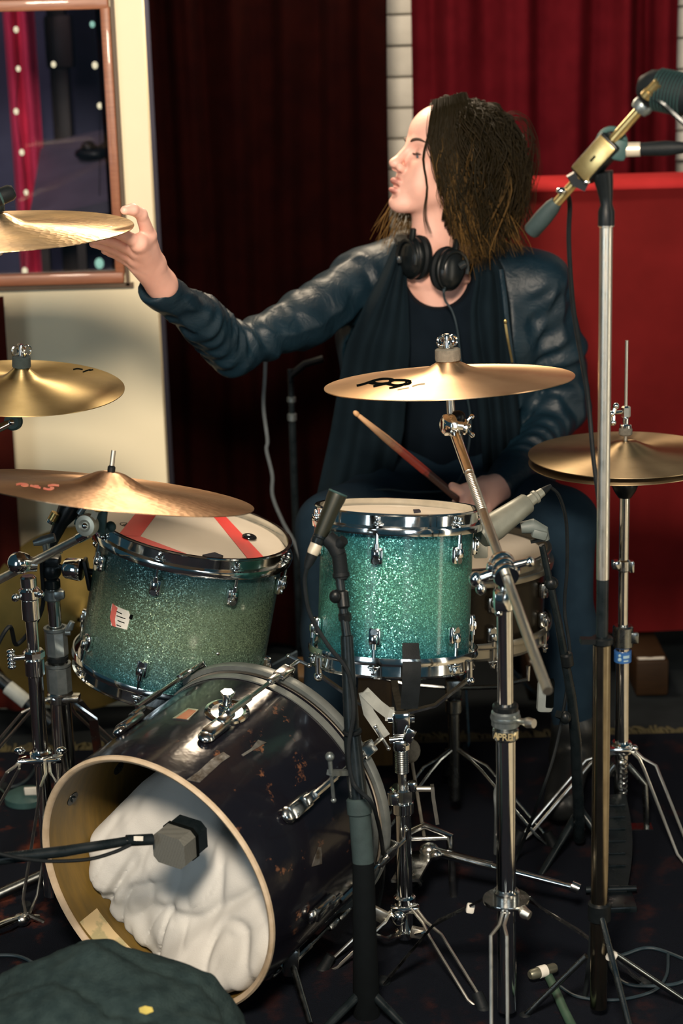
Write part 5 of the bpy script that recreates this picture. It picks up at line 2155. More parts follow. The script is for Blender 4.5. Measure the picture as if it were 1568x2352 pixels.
    d = (tc - (bp + V((0, 0, 0.80)))).normalized()
    tube_part('boom_tube', [bp + V((0, 0, 0.80)), tc], 0.0072, 'chrome', t, 14)
    q = MB()
    q.lathe([(0.004, 0.006), (0.012, 0.007), (0.0155, 0.003), (0.0155, -0.006), (0.004, -0.006)], 24, frame(tc, (-0.2, -0.97, 0.1)), closed=True)
    q.bar([tc, P(46, 950, 3.2)], 0.014, 0.014, up=(0, -1, 0))
    ti = q.build('tilter', 'rubber_teal', t)
    q = MB()
    q.ball(tc + V((-0.001, -0.006, 0)), 0.006, 12, 8)
    q.build('tilter_bolt', 'chrome', ti)
    up = (M2.to_3x3() @ V((0, 0, 1))).normalized()
    tube_part('cymbal_post', [P(46, 950, 3.2), M2 @ V((0, 0, 0)), M2 @ V((0, 0, 0.068))], 0.0040, 'steel_satin', t, 12)
    bell = M2 @ V((0, 0, 0.036))
    q = MB()
    q.lathe([(0.004, 0), (0.0155, 0), (0.016, 0.003), (0.0155, 0.017), (0.013, 0.019), (0.004, 0.019)], 24, frame(bell, up), closed=True)
    q.build('felt', 'felt_black', t)
    q = MB()
    ring_nut(q, bell + up * 0.017, up, 0.0165)
    q.build('cymbal_nut', 'chrome_worn', t)
    leg(t, bp + V((0, 0, 0.2)), bp + V((0.05, 0.05, 0.16)), bp + V((0.10, 0.22, 0)))
    leg(t, bp + V((0, 0, 0.2)), bp + V((-0.06, 0.02, 0.16)), bp + V((-0.22, 0.10, 0)))
    leg(t, bp + V((0, 0, 0.2)), bp + V((-0.02, -0.06, 0.16)), bp + V((-0.10, -0.22, 0)))

    # pole of the hammered cymbal, left of the picture, with its tilter below the bell
    bp = V((-0.80, 3.40, 0))
    t = thing('cymbal_stand', bp, 'cymbal stand post with black felt in the hammered cymbal\'s bell', 'stand', 'chrome drum hardware')
    tube_part('pole', [bp + V((0, 0, 0.03)), bp + V((0, 0, 1.08))], 0.012, 'chrome', t, 16)
    tube_part('boom_tube', [bp + V((0, 0, 1.08)), M1 @ V((0, 0, -0.035))], 0.0072, 'chrome', t, 14)
    tube_part('cymbal_post', [M1 @ V((0, 0, -0.04)), M1 @ V((0, 0, 0.072))], 0.0042, 'steel_satin', t, 12)
    q = MB()
    q.lathe([(0.004, 0), (0.014, 0), (0.0145, 0.014), (0.004, 0.016)], 20, frame(M1 @ V((0, 0, 0.033)), (0, -0.03, 1)), closed=True)
    q.build('felt', 'felt_black', t)
    for dx, dy in ((0.1, 0.24), (-0.24, 0.05), (0.05, -0.25)):
        leg(t, bp + V((0, 0, 0.22)), bp + V((dx * 0.25, dy * 0.25, 0.18)), bp + V((dx, dy, 0)))


mat('tilter_cream', (0.60, 0.56, 0.44), 0.4, 0.5, c2=(0.5, 0.46, 0.36), nscale=60)
mat('rubber_teal', (0.02, 0.06, 0.06), 0.6, nscale=60)
build_left_stands()


# ---------------------------------------------------------------- microphone stands
def tapered_mic(t, tail, head, r0, r1, body, grille, parts=None):
    pass


def build_mic_stands():
    # tall right-hand stand with boom, two microphones
    x, y = 0.383, 2.70

    def Z(py):
        return P(1372, py, y).z
    t = thing('microphone_stand', (x, y, 0), 'tall satin microphone boom stand in front of the hi-hats', 'stand')
    tube_part('upper_tube', [(x, y, Z(1330)), (x, y, Z(515))], 0.0092, 'steel_satin', t, 24)
    tube_part('lower_tube', [(x, y, 0.03), (x, y, Z(1470))], 0.0135, 'steel_brown', t, 24)
    tube_part('middle_tube', [(x, y, Z(1480)), (x, y, Z(1328))], 0.0090, 'black_metal', t, 24)
    q = MB()
    collar(q, (x, y, Z(1480)), (x, y, Z(1462)), 0.0165, 18)
    q.bar([(x - 0.012, y - 0.01, Z(1466)), (x - 0.034, y - 0.012, Z(1464))], 0.014, 0.008)
    q.build('height_clutch', 'black_plastic', t)
    q = MB()
    collar(q, (x, y, Z(522)), (x, y, Z(512)), 0.0115, 18)
    q.build('tube_ring', 'steel_satin', t)
    # swivel neck
    q = MB()
    q.tube([(x, y, Z(518)), (x, y, Z(486)), (x, y, Z(470)), (x - 0.001, y, Z(450)), (x - 0.003, y, Z(425)), (x - 0.006, y, Z(396))],
           [0.0118, 0.0118, 0.0085, 0.0100, 0.0125, 0.0150], 18)
    q.bar([P(1345, 430, y), P(1320, 418, y), P(1310, 400, y)], 0.012, 0.018, up=(0, -1, 0))
    nk = q.build('swivel_neck', 'black_plastic', t)
    q = MB()
    q.ball(P(1347, 418, y - 0.014), (0.005, 0.003, 0.0032), 10, 8)
    q.ball(P(1289, 438, y + 0.01), (0.008, 0.008, 0.005), 10, 8)
    q.build('swivel_bolt', 'chrome', nk)
    a, b = P(1228, 522, 2.74), P(1492, 226, 2.66)
    d = (b - a).normalized()
    tube_part('boom_tube', [a, b], 0.0068, 'steel_brass', t, 18)
    q = MB()
    g0, g1 = P(1218, 534, 2.745), P(1278, 464, 2.725)
    q.lathe([(0, 0), (0.0105, 0), (0.0125, 0.003), (0.0130, 0.03), (0.0115, (g1 - g0).length - 0.01), (0.0085, (g1 - g0).length), (0, (g1 - g0).length)], 20, frame(g0, g1 - g0))
    gr = q.build('counterweight_grip', 'grip_grey', t)
    q = MB()
    q.lathe([(0, -0.0012), (0.0088, -0.0012), (0.0092, 0.0), (0, 0.0)], 20, frame(g0, g1 - g0))
    q.build('grip_end', 'black_rubber', gr)
    # clamp block: black body, gold top plate
    c0, c1 = a.lerp(b, 0.43), a.lerp(b, 0.665)
    mid = (c0 + c1) / 2
    nrm = V((0.25, -0.72, 0.65))
    Mb = frame(mid, d, nrm)
    q = MB()
    q.box((0.030, 0.034, (c1 - c0).length + 0.012), Mb @ T(-0.004, 0, 0), 0.004)
    bl = q.build('boom_clamp', 'black_plastic', t)
    q = MB()
    q.box((0.002, 0.030, (c1 - c0).length + 0.004), Mb @ T(0.0118, 0, 0), 0.0008)
    pl = q.build('top_plate', 'steel_brass', bl)
    q = MB()
    q.box((0.0010, 0.003, 0.010), Mb @ T(0.0130, 0, 0.0), 0.0)
    q.build('engraving', 'ink_black', pl)
    # clip ring round the boom and lower microphone
    q = MB()
    rc = P(1404, 332, 2.69)
    pts = [rc + V((0.019 * math.cos(k), 0.004 * math.sin(k), 0.021 * math.sin(k))) for k in np.linspace(-0.5, 3.6, 16)]
    q.tube(pts, 0.0042, 8)
    q.box((0.022, 0.024, 0.030), frame(P(1420, 344, 2.69), (0.2, 0, 1)), 0.006)
    q.build('clip_ring', 'rubber_teal', t)
    m = thing('microphone', P(1432, 344, 2.69), 'slim black microphone with silver band clamped to the boom', 'microphone')
    q = MB()
    p0, p1 = P(1470, 343, 2.685), P(1600, 338, 2.66)
    L = (p1 - p0).length
    q.lathe([(0, 0), (0.0090, 0), (0.0098, 0.02), (0.0105, L * 0.45), (0.0070, L * 0.85), (0.0055, L), (0, L)], 20, frame(p0, p1 - p0))
    q.build('body', 'black_rubber', m)
    q = MB()
    q.cyl(P(1432, 344, 2.69), p0, 0.0102, 0.0100, 20)
    q.build('silver_band', 'silver_label', m)
    # end clip and big microphone at the boom's end
    q = MB()
    e = (P(1480, 238, 2.664) - P(1462, 258, 2.668)).normalized()
    q.lathe([(0, 0), (0.0125, 0), (0.0145, 0.006), (0.0140, 0.012), (0.0105, 0.018), (0.0110, 0.032), (0, 0.034)], 20, frame(P(1466, 254, 2.666), e))
    q.build('end_coupling', 'cast_grey', t)
    m = thing('microphone', P(1540, 215, 2.63), 'large dark ribbed microphone at the boom\'s raised end', 'microphone')
    q = MB()
    p0, p1 = P(1484, 200, 2.65), P(1640, 232, 2.60)
    L = (p1 - p0).length
    q.lathe([(0, -0.012), (0.014, -0.009), (0.024, 0.004), (0.0275, 0.02), (0.0275, L), (0, L)], 24, frame(p0, p1 - p0))
    bd = q.build('body', 'black_rubber', m)
    q = MB()
    for k in range(9):
        s = k * 0.0048
        q.lathe([(0.0272 - 0.0000 * k, -0.001), (0.0292, 0.0), (0.0272, 0.001)], 28, frame(p0 + (p1 - p0).normalized() * (0.018 + s), p1 - p0))
    q.build('grille_rib', 'rubber_teal', bd)
    q = MB()
    q.cyl(P(1488, 214, 2.625), P(1512, 190, 2.615), 0.0068, 0.0072, 16)
    q.cyl(P(1482, 222, 2.628), P(1492, 210, 2.624), 0.0082, 0.0082, 16)
    q.build('swivel_pin', 'steel_brass', m)
    q = MB()
    q.tube(catmull([P(1490, 222, 2.625), P(1520, 236, 2.615), P(1548, 262, 2.61), P(1590, 300, 2.6)], 6), 0.0042, 8)
    q.build('cradle_wire', 'black_metal', m)
    # tripod: long thin legs
    hub = V((x, y, 0.20))
    q = MB()
    collar(q, hub - V((0, 0, 0.02)), hub + V((0, 0, 0.012)), 0.018, 18)
    q.build('tripod_hub', 'black_plastic', t)
    for top, foot in ((P(1392, 2178, y), PZ(1590, 2325, 0.0)), (P(1346, 2196, y - 0.01), PZ(1205, 2346, 0.0)), (hub, V((x + 0.04, y - 0.30, 0)))):
        q = MB()
        q.cyl(top, foot + V((0, 0, 0.010)), 0.0048, seg=10)
        o = q.build('leg', 'steel_dark', t)
        q = MB()
        q.ball(foot + V((0, 0, 0.008)), (0.011, 0.011, 0.008), 10, 8)
        q.build('rubber_foot', 'black_rubber', o)
    q = MB()
    q.box((0.015, 0.012, 0.016), frame(P(1404, 2196, y - 0.02), (0.5, 0, 1)), 0.003)
    q.build('leg_clip', 'label_white', t)
    # cable that hangs down behind the stand
    pts = [P(1300, 440, 2.74), P(1308, 470, 2.76), P(1306, 560, 2.78), P(1318, 720, 2.80), P(1348, 900, 2.82), P(1362, 1050, 2.80), P(1384, 1250, 2.78), P(1386, 1500, 2.76), P(1372, 1900, 2.75), PZ(1340, 2300, 0.006), PZ(1280, 2345, 0.006)]
    q = MB()
    q.tube(catmull(pts, 8), 0.0036, 8)
    tag(q.build('microphone_cable', 'black_rubber', None, pts[-1]), 'black cable hanging from the tall boom stand beside her sleeve', 'cable')

    # ---- black stand in front of the teal tom with dynamic mic
    t = thing('microphone_stand', PZ(842, 2345, 0), 'short black microphone stand rising in front of the teal tom', 'stand')
    Yb, Yt = 2.70, 2.84
    pb = PZ(842, 2345, 0.0)
    A = P(834, 1980, 2.735)
    B = P(808, 1690, 2.77)
    C = P(796, 1460, 2.80)
    D = P(772, 1262, 2.84)
    tube_part('base_tube', [pb + V((0, 0, 0.01)), P(838, 2180, 2.71), A], [0.022, 0.019, 0.017], 'black_matt', t, 20)
    tube_part('grip', [A, P(826, 1870, 2.745)], [0.0170, 0.0172], 'grip_grey', t, 20)
    q = MB()
    collar(q, P(826, 1872, 2.745), P(823, 1832, 2.75), 0.0195, 20)
    q.build('clutch', 'grip_grey', t)
    tube_part('lower_tube', [P(824, 1850, 2.748), B], [0.0150, 0.0135], 'black_metal', t, 20)
    q = MB()
    collar(q, P(809, 1684, 2.77), P(808, 1676, 2.77), 0.0150, 18)
    q.build('rubber_ring', 'black_rubber', t)
    tube_part('middle_tube', [B, C], [0.0118, 0.0098], 'black_metal', t, 18)
    tube_part('upper_tube', [C, D], [0.0074, 0.0070], 'black_metal', t, 16)
    q = MB()
    collar(q, P(793, 1428, 2.81), P(791, 1406, 2.81), 0.0105, 8)
    collar(q, P(790, 1398, 2.81), P(786, 1356, 2.82), 0.0098, 14)
    q.build('thumb_lock', 'black_plastic', t)
    q = MB()
    q.ball(P(770, 1370, 2.81), (0.010, 0.008, 0.011), 12, 8)
    q.cyl(P(770, 1370, 2.815), P(786, 1372, 2.82), 0.005, seg=10)
    q.build('thumb_screw', 'black_plastic', t)
    q = MB()
    collar(q, P(784, 1332, 2.83), P(778, 1268, 2.835), 0.0115, 16)
    q.lathe([(0.010, 0), (0.0135, 0.002), (0.0135, 0.008), (0.010, 0.010)], 18, frame(P(784, 1328, 2.83), (D - C).normalized()), closed=True)
    q.tube([P(778, 1274, 2.835), P(768, 1250, 2.84), P(752, 1236, 2.845)], [0.012, 0.014, 0.013], 14)
    q.tube([P(778, 1250, 2.835), P(790, 1240, 2.83)], [0.010, 0.008], 12)
    q.build('mic_clip', 'black_rubber', t)
    q = MB()
    q.bar([P(756, 1775, 2.72), P(806, 1774, 2.76)], 0.010, 0.008)
    q.ball(P(757, 1738, 2.72), 0.0075, 10, 8)
    q.ball(P(806, 1774, 2.755), 0.0058, 10, 8)
    q.cyl(P(757, 1742, 2.72), P(760, 1775, 2.72), 0.0035, seg=8)
    q.cyl(P(760, 1775, 2.72), P(766, 1836, 2.73), 0.0028, seg=8)
    q.ball(P(766, 1838, 2.73), 0.0046, 10, 8)
    q.build('side_lever', 'cast_grey', t)
    # three feet
    for f in (PZ(700, 2420, 0), PZ(960, 2400, 0), PZ(850, 2190, 0)):
        q = MB()
        q.tube([pb + V((0, 0, 0.06)), f + V((0, 0, 0.008))], [0.008, 0.006], 10)
        q.ball(f + V((0, 0, 0.009)), (0.010, 0.010, 0.009), 10, 8)
        q.build('leg', 'black_metal', t)
    # its microphone
    a, b = P(706, 1300, 2.83), P(776, 1132, 2.86)
    m = thing('microphone', a, 'black dynamic microphone aimed down at the teal tom\'s rim', 'microphone')
    d = (b - a)
    L = d.length
    M = frame(a, d)
    q = MB()
    q.lathe([(0, L * 0.42), (0.0105, L * 0.42), (0.0118, L * 0.5), (0.0130, L * 0.8), (0.0150, L * 0.93), (0.0150, L * 0.985), (0, L * 0.985)], 22, M)
    q.build('body', 'mic_olive', m)
    q = MB()
    q.lathe([(0.010, L * 0.985), (0.0152, L * 0.985), (0.0158, L * 0.995), (0.0150, L * 1.01), (0.010, L * 1.0)], 22, M, closed=True)
    q.build('end_ring', 'rubber_teal', m)
    q = MB()
    q.lathe([(0, L * 0.16), (0.0085, L * 0.16), (0.0098, L * 0.20), (0.0098, L * 0.30), (0, L * 0.30)], 20, M)
    q.build('plug_band', 'silver_label', m)
    q = MB()
    q.lathe([(0, L * 0.30), (0.0096, L * 0.30), (0.0108, L * 0.33), (0.0108, L * 0.42), (0, L * 0.42)], 20, M)
    q.lathe([(0.0107, L * 0.375), (0.0118, L * 0.38), (0.0107, L * 0.392)], 20, M)
    q.build('collar', 'black_metal', m)
    q = MB()
    q.lathe([(0, -0.004), (0.0045, -0.004), (0.0075, L * 0.05), (0.0090, L * 0.16), (0, L * 0.16)], 20, M)
    q.build('plug_boot', 'black_rubber', m)
    pts = [a - d.normalized() * 0.003, P(700, 1340, 2.83), P(712, 1410, 2.82), P(752, 1480, 2.80), P(792, 1530, 2.775), P(806, 1570, 2.765), P(812, 1640, 2.745), P(800, 1720, 2.735), P(812, 1800, 2.725), P(860, 1860, 2.72), PZ(880, 2000, 0.15), PZ(850, 2150, 0.02), PZ(760, 2330, 0.006)]
    q = MB()
    q.tube(catmull(pts, 8), 0.0034, 8)
    q.build('cable', 'black_rubber', m)

    # ---- cream microphone over the snare with its thin black stand
    foot = PZ(1330, 1960, 0)
    t = thing('microphone_stand', foot, 'thin black microphone stand leaning beside the snare drum', 'stand')
    S = [P(1244, 1252, 3.10), P(1282, 1430, 3.12), P(1312, 1600, 3.14), P(1322, 1700, 3.16), foot + V((0, 0, 0.03))]
    tube_part('pole', S, [0.0055, 0.0065, 0.0085, 0.010, 0.011], 'black_metal', t, 14)
    q = MB()
    q.ball(P(1266, 1340, 3.11), (0.012, 0.010, 0.012), 12, 8)
    q.build('lock_knob', 'black_plastic', t)
    q = MB()
    collar(q, P(1300, 1500, 3.125), P(1304, 1530, 3.128), 0.011, 14)
    q.build('clutch', 'black_plastic', t)
    q = MB()
    q.bar([P(1282, 1640, 3.12), P(1300, 1650, 3.14)], 0.012, 0.012)
    q.ball(P(1298, 1648, 3.12), (0.010, 0.010, 0.012), 10, 8)
    q.build('side_knob', 'black_plastic', t)
    for f in (PZ(1240, 2020, 0), PZ(1420, 1990, 0), PZ(1340, 1880, 0)):
        q = MB()
        q.tube([foot + V((0, 0, 0.09)), f + V((0, 0, 0.008))], [0.008, 0.006], 10)
        q.build('leg', 'black_metal', t)
    q = MB()
    q.tube([P(1196, 1212, 3.10), P(1222, 1208, 3.10), P(1246, 1220, 3.10), P(1250, 1240, 3.10)], [0.010, 0.013, 0.011, 0.009], 14)
    q.box((0.026, 0.020, 0.016), frame(P(1238, 1226, 3.095), (0.3, 0, 1)), 0.004)
    q.build('mic_clip', 'clip_grey', t)
    q = MB()
    q.bar([P(1218, 1244, 3.095), P(1250, 1238, 3.095)], 0.012, 0.004)
    q.build('clip_plate', 'black_plastic', t)
    a, b = P(1100, 1234, 3.06), P(1256, 1122, 3.12)
    m = thing('microphone', a, 'cream tapered microphone pointing at the snare from the right', 'microphone')
    d = b - a
    L = d.length
    M = frame(a, d)
    q = MB()
    q.lathe([(0, 0), (0.020, 0.002), (0.0235, 0.010), (0.0240, L * 0.22), (0.0205, L * 0.45), (0.0175, L * 0.70), (0.0150, L * 0.72), (0, L * 0.72)], 26, M)
    q.build('body', 'mic_cream', m)
    q = MB()
    q.lathe([(0, L * 0.70), (0.0110, L * 0.70), (0.0100, L * 0.80), (0.0118, L * 0.81), (0.0118, L * 0.84), (0.0085, L * 0.86), (0.0075, L * 0.93), (0, L * 0.93)], 22, M)
    q.build('plug', 'mic_cream', m)
    q = MB()
    q.lathe([(0, L * 0.92), (0.0072, L * 0.92), (0.0055, L * 1.0), (0.0030, L * 1.06), (0, L * 1.06)], 18, M)
    q.build('plug_boot', 'black_rubber', m)
    pts = [b + d.normalized() * 0.006, P(1284, 1140, 3.14), P(1300, 1200, 3.16), P(1302, 1300, 3.17), P(1296, 1400, 3.18), P(1308, 1520, 3.17), P(1280, 1700, 3.15), P(1240, 1830, 3.12), PZ(1190, 1960, 0.03), PZ(1150, 2040, 0.006)]
    q = MB()
    q.tube(catmull(pts, 8), 0.0030, 8)
    q.build('cable', 'black_rubber', m)

    # ---- dark stand with cable in front of the black curtain
    base = PZ(690, 1560, 0)
    Y = 4.05
    xs = P(672, 1000, Y).x
    t = thing('microphone_stand', (xs, Y, 0), 'slim dark stand in front of the black curtain under her raised arm', 'stand')
    def Z(py):
        return P(675, py, Y).z
    tube_part('pole', [(xs, Y, 0.02), (xs, Y, Z(970))], 0.0085, 'black_metal', t, 16)
    tube_part('upper_tube', [(xs, Y, Z(970)), (xs, Y, Z(848))], 0.0070, 'black_metal', t, 14)
    q = MB()
    collar(q, (xs, Y, Z(968)), (xs, Y, Z(948)), 0.0105, 16)
    q.build('clutch', 'cast_grey', t)
    q = MB()
    collar(q, (xs, Y, Z(925)), (xs, Y, Z(910)), 0.0100, 16)
    q.build('clutch', 'cast_grey', t)
    q = MB()
    q.tube([(xs, Y, Z(862)), P(700, 836, Y), P(742, 824, Y)], 0.008, 12)
    q.build('top_arm', 'black_plastic', t)
    for a in (0.4, 2.5, 4.6):
        q = MB()
        q.tube([(xs, Y, 0.10), (xs + 0.2 * math.cos(a), Y + 0.13 * math.sin(a), 0.008)], 0.006, 10)
        q.build('leg', 'black_metal', t)
    pts = [P(612, 770, 4.0), P(608, 870, 4.0), P(605, 935, 4.0), P(614, 1010, 4.0), P(612, 1035, 4.0), P(625, 1092, 4.0), P(626, 1140, 4.0), P(650, 1200, 4.0), P(680, 1256, 4.0), P(700, 1330, 4.0), P(700, 1450, 4.0), PZ(690, 1600, 0.006)]
    q = MB()
    q.tube(catmull(pts, 8), 0.0040, 8)
    tag(q.build('microphone_cable', 'cable_grey', None, pts[-1]), 'wavy grey cable hanging before the black curtain', 'cable')

    # ---- black clamp microphone behind the tilted cymbal, left of the red-taped tom
    m = thing('microphone', P(120, 1240, 3.22), 'black clip-on microphone and arm under the tilted cymbal', 'microphone')
    q = MB()
    q.tube([P(172, 1150, 3.22), P(158, 1172, 3.22), P(140, 1200, 3.22), P(124, 1236, 3.22), P(112, 1262, 3.22)], [0.016, 0.020, 0.013, 0.010, 0.009], 14)
    q.build('body', 'black_plastic', m)
    q = MB()
    q.tube([P(182, 1180, 3.20), P(192, 1165, 3.20), P(205, 1150, 3.20)], [0.006, 0.0065, 0.007], 12)
    q.build('arm', 'cast_grey', m)
    q = MB()
    q.tube([P(172, 1196, 3.20), P(184, 1200, 3.20), P(196, 1180, 3.20)], [0.007, 0.009, 0.008], 12)
    q.build('clip', 'rubber_teal', m)
    q = MB()
    q.cyl(P(128, 1178, 3.20), P(118, 1196, 3.20), 0.0080, 0.0076, 12)
    q.build('knob', 'brass', m)
    q = MB()
    q.cyl(P(119, 1194, 3.20), P(115, 1201, 3.20), 0.0082, 0.0074, 12)
    q.build('knob_cap', 'chrome', m)
    pts = [P(112, 1262, 3.22), P(96, 1290, 3.24), P(96, 1400, 3.26), P(40, 1480, 3.26), P(20, 1440, 3.2), P(-30, 1530, 3.2)]
    q = MB()
    q.tube(catmull(pts, 8), 0.004, 8)
    q.build('cable', 'black_rubber', m)

    # ---- kick microphone on its boom
    c = P(410, 1936, 2.70)
    t = thing('microphone', c, 'square grey kick-drum microphone on the white pillow', 'microphone')
    M = frame(c, V((0.50, 0.80, 0.10)), (1, 0, 0))
    q = MB()
    # rounded box grille, faceted
    def rounded(w, h, z0, z1, ch):
        poly = [(-w + ch, -h), (w - ch, -h), (w, -h + ch), (w, h - ch), (w - ch, h), (-w + ch, h), (-w, h - ch), (-w, -h + ch)]
        return poly
    q.prism(rounded(0.030, 0.0265, 0, 0, 0.009), -0.026, 0.004, M)
    g = q.build('grille', 'grille_metal', t)
    q = MB()
    q.prism(rounded(0.0312, 0.0278, 0, 0, 0.009), 0.004, 0.010, M)
    q.build('seam_band', 'ink_black', t)
    q = MB()
    q.prism(rounded(0.030, 0.0265, 0, 0, 0.010), 0.010, 0.034, M)
    q.build('rear_body', 'black_metal', t)
    tail = P(350, 1928, 2.680)
    q = MB()
    q.cyl(P(290, 1931, 2.665), tail, 0.0088, 0.0088, 16)
    sl = q.build('swivel_sleeve', 'black_metal', t)
    q = MB()
    q.box((0.014, 0.002, 0.007), frame(P(318, 1926, 2.662), (0.05, 0, 1)))
    q.build('sleeve_label', 'label_white', sl)
    st = thing('microphone_stand', PZ(-160, 2150, 0), 'low black boom reaching in from the left edge to the kick microphone', 'stand')
    tube_part('boom_tube', [P(292, 1932, 2.667), P(150, 1955, 2.630), P(-160, 1992, 2.56)], [0.0070, 0.0085, 0.0095], 'black_metal', st, 14)
    e = P(-160, 1992, 2.56)
    tube_part('pole', [V((e.x, e.y, 0.02)), e + V((0, 0, 0.05))], 0.010, 'black_metal', st, 14)
    q = MB()
    q.lathe([(0, 0), (0.09, 0), (0.09, 0.008), (0.03, 0.018), (0, 0.02)], 32, T(e.x, e.y, 0.004))
    q.build('round_base', 'black_metal', st)
    pts = [P(300, 1940, 2.660), P(260, 1958, 2.645), P(200, 1974, 2.63), P(110, 1978, 2.605), P(40, 1970, 2.585), P(-40, 1958, 2.57), P(-140, 1990, 2.55)]
    q = MB()
    q.tube(catmull(pts, 8), 0.0030, 8)
    tag(q.build('microphone_cable', 'black_rubber', None, pts[-1]), 'thin black cable drooping along the kick microphone boom', 'cable')

    # ---- dark capsule at the left edge over the hammered cymbal
    m = thing('microphone', P(-10, 450, 3.15), 'dark microphone tip at the left edge above the hammered cymbal', 'microphone')
    a, b = P(34, 438, 3.15), P(-90, 490, 3.12)
    q = MB()
    L = (b - a).length
    q.lathe([(0, 0), (0.010, 0.002), (0.0135, 0.008), (0.0140, L * 0.4), (0.010, L * 0.5), (0.009, L), (0, L)], 18, frame(a, b - a))
    q.build('body', 'black_rubber', m)
    q = MB()
    q.lathe([(0.0136, 0.024), (0.0148, 0.026), (0.0136, 0.028)], 18, frame(a, b - a))
    q.build('ring', 'rubber_teal', m)


mat('steel_brown', (0.34, 0.30, 0.22), 0.2, 1.0, c2=(0.26, 0.22, 0.16), nscale=30, rvar=0.05)
mat('steel_brass', (0.66, 0.50, 0.22), 0.3, 0.9, c2=(0.54, 0.40, 0.17), nscale=60)
mat('mic_olive', (0.016, 0.018, 0.011), 0.42, 0.3, nscale=40)
mat('clip_grey', (0.11, 0.135, 0.13), 0.55, nscale=40)
mat('cable_grey', (0.12, 0.14, 0.15), 0.5, nscale=60)
mat('black_matt', (0.0030, 0.0045, 0.0055), 0.85, nscale=40, spec=0.08)
build_mic_stands()


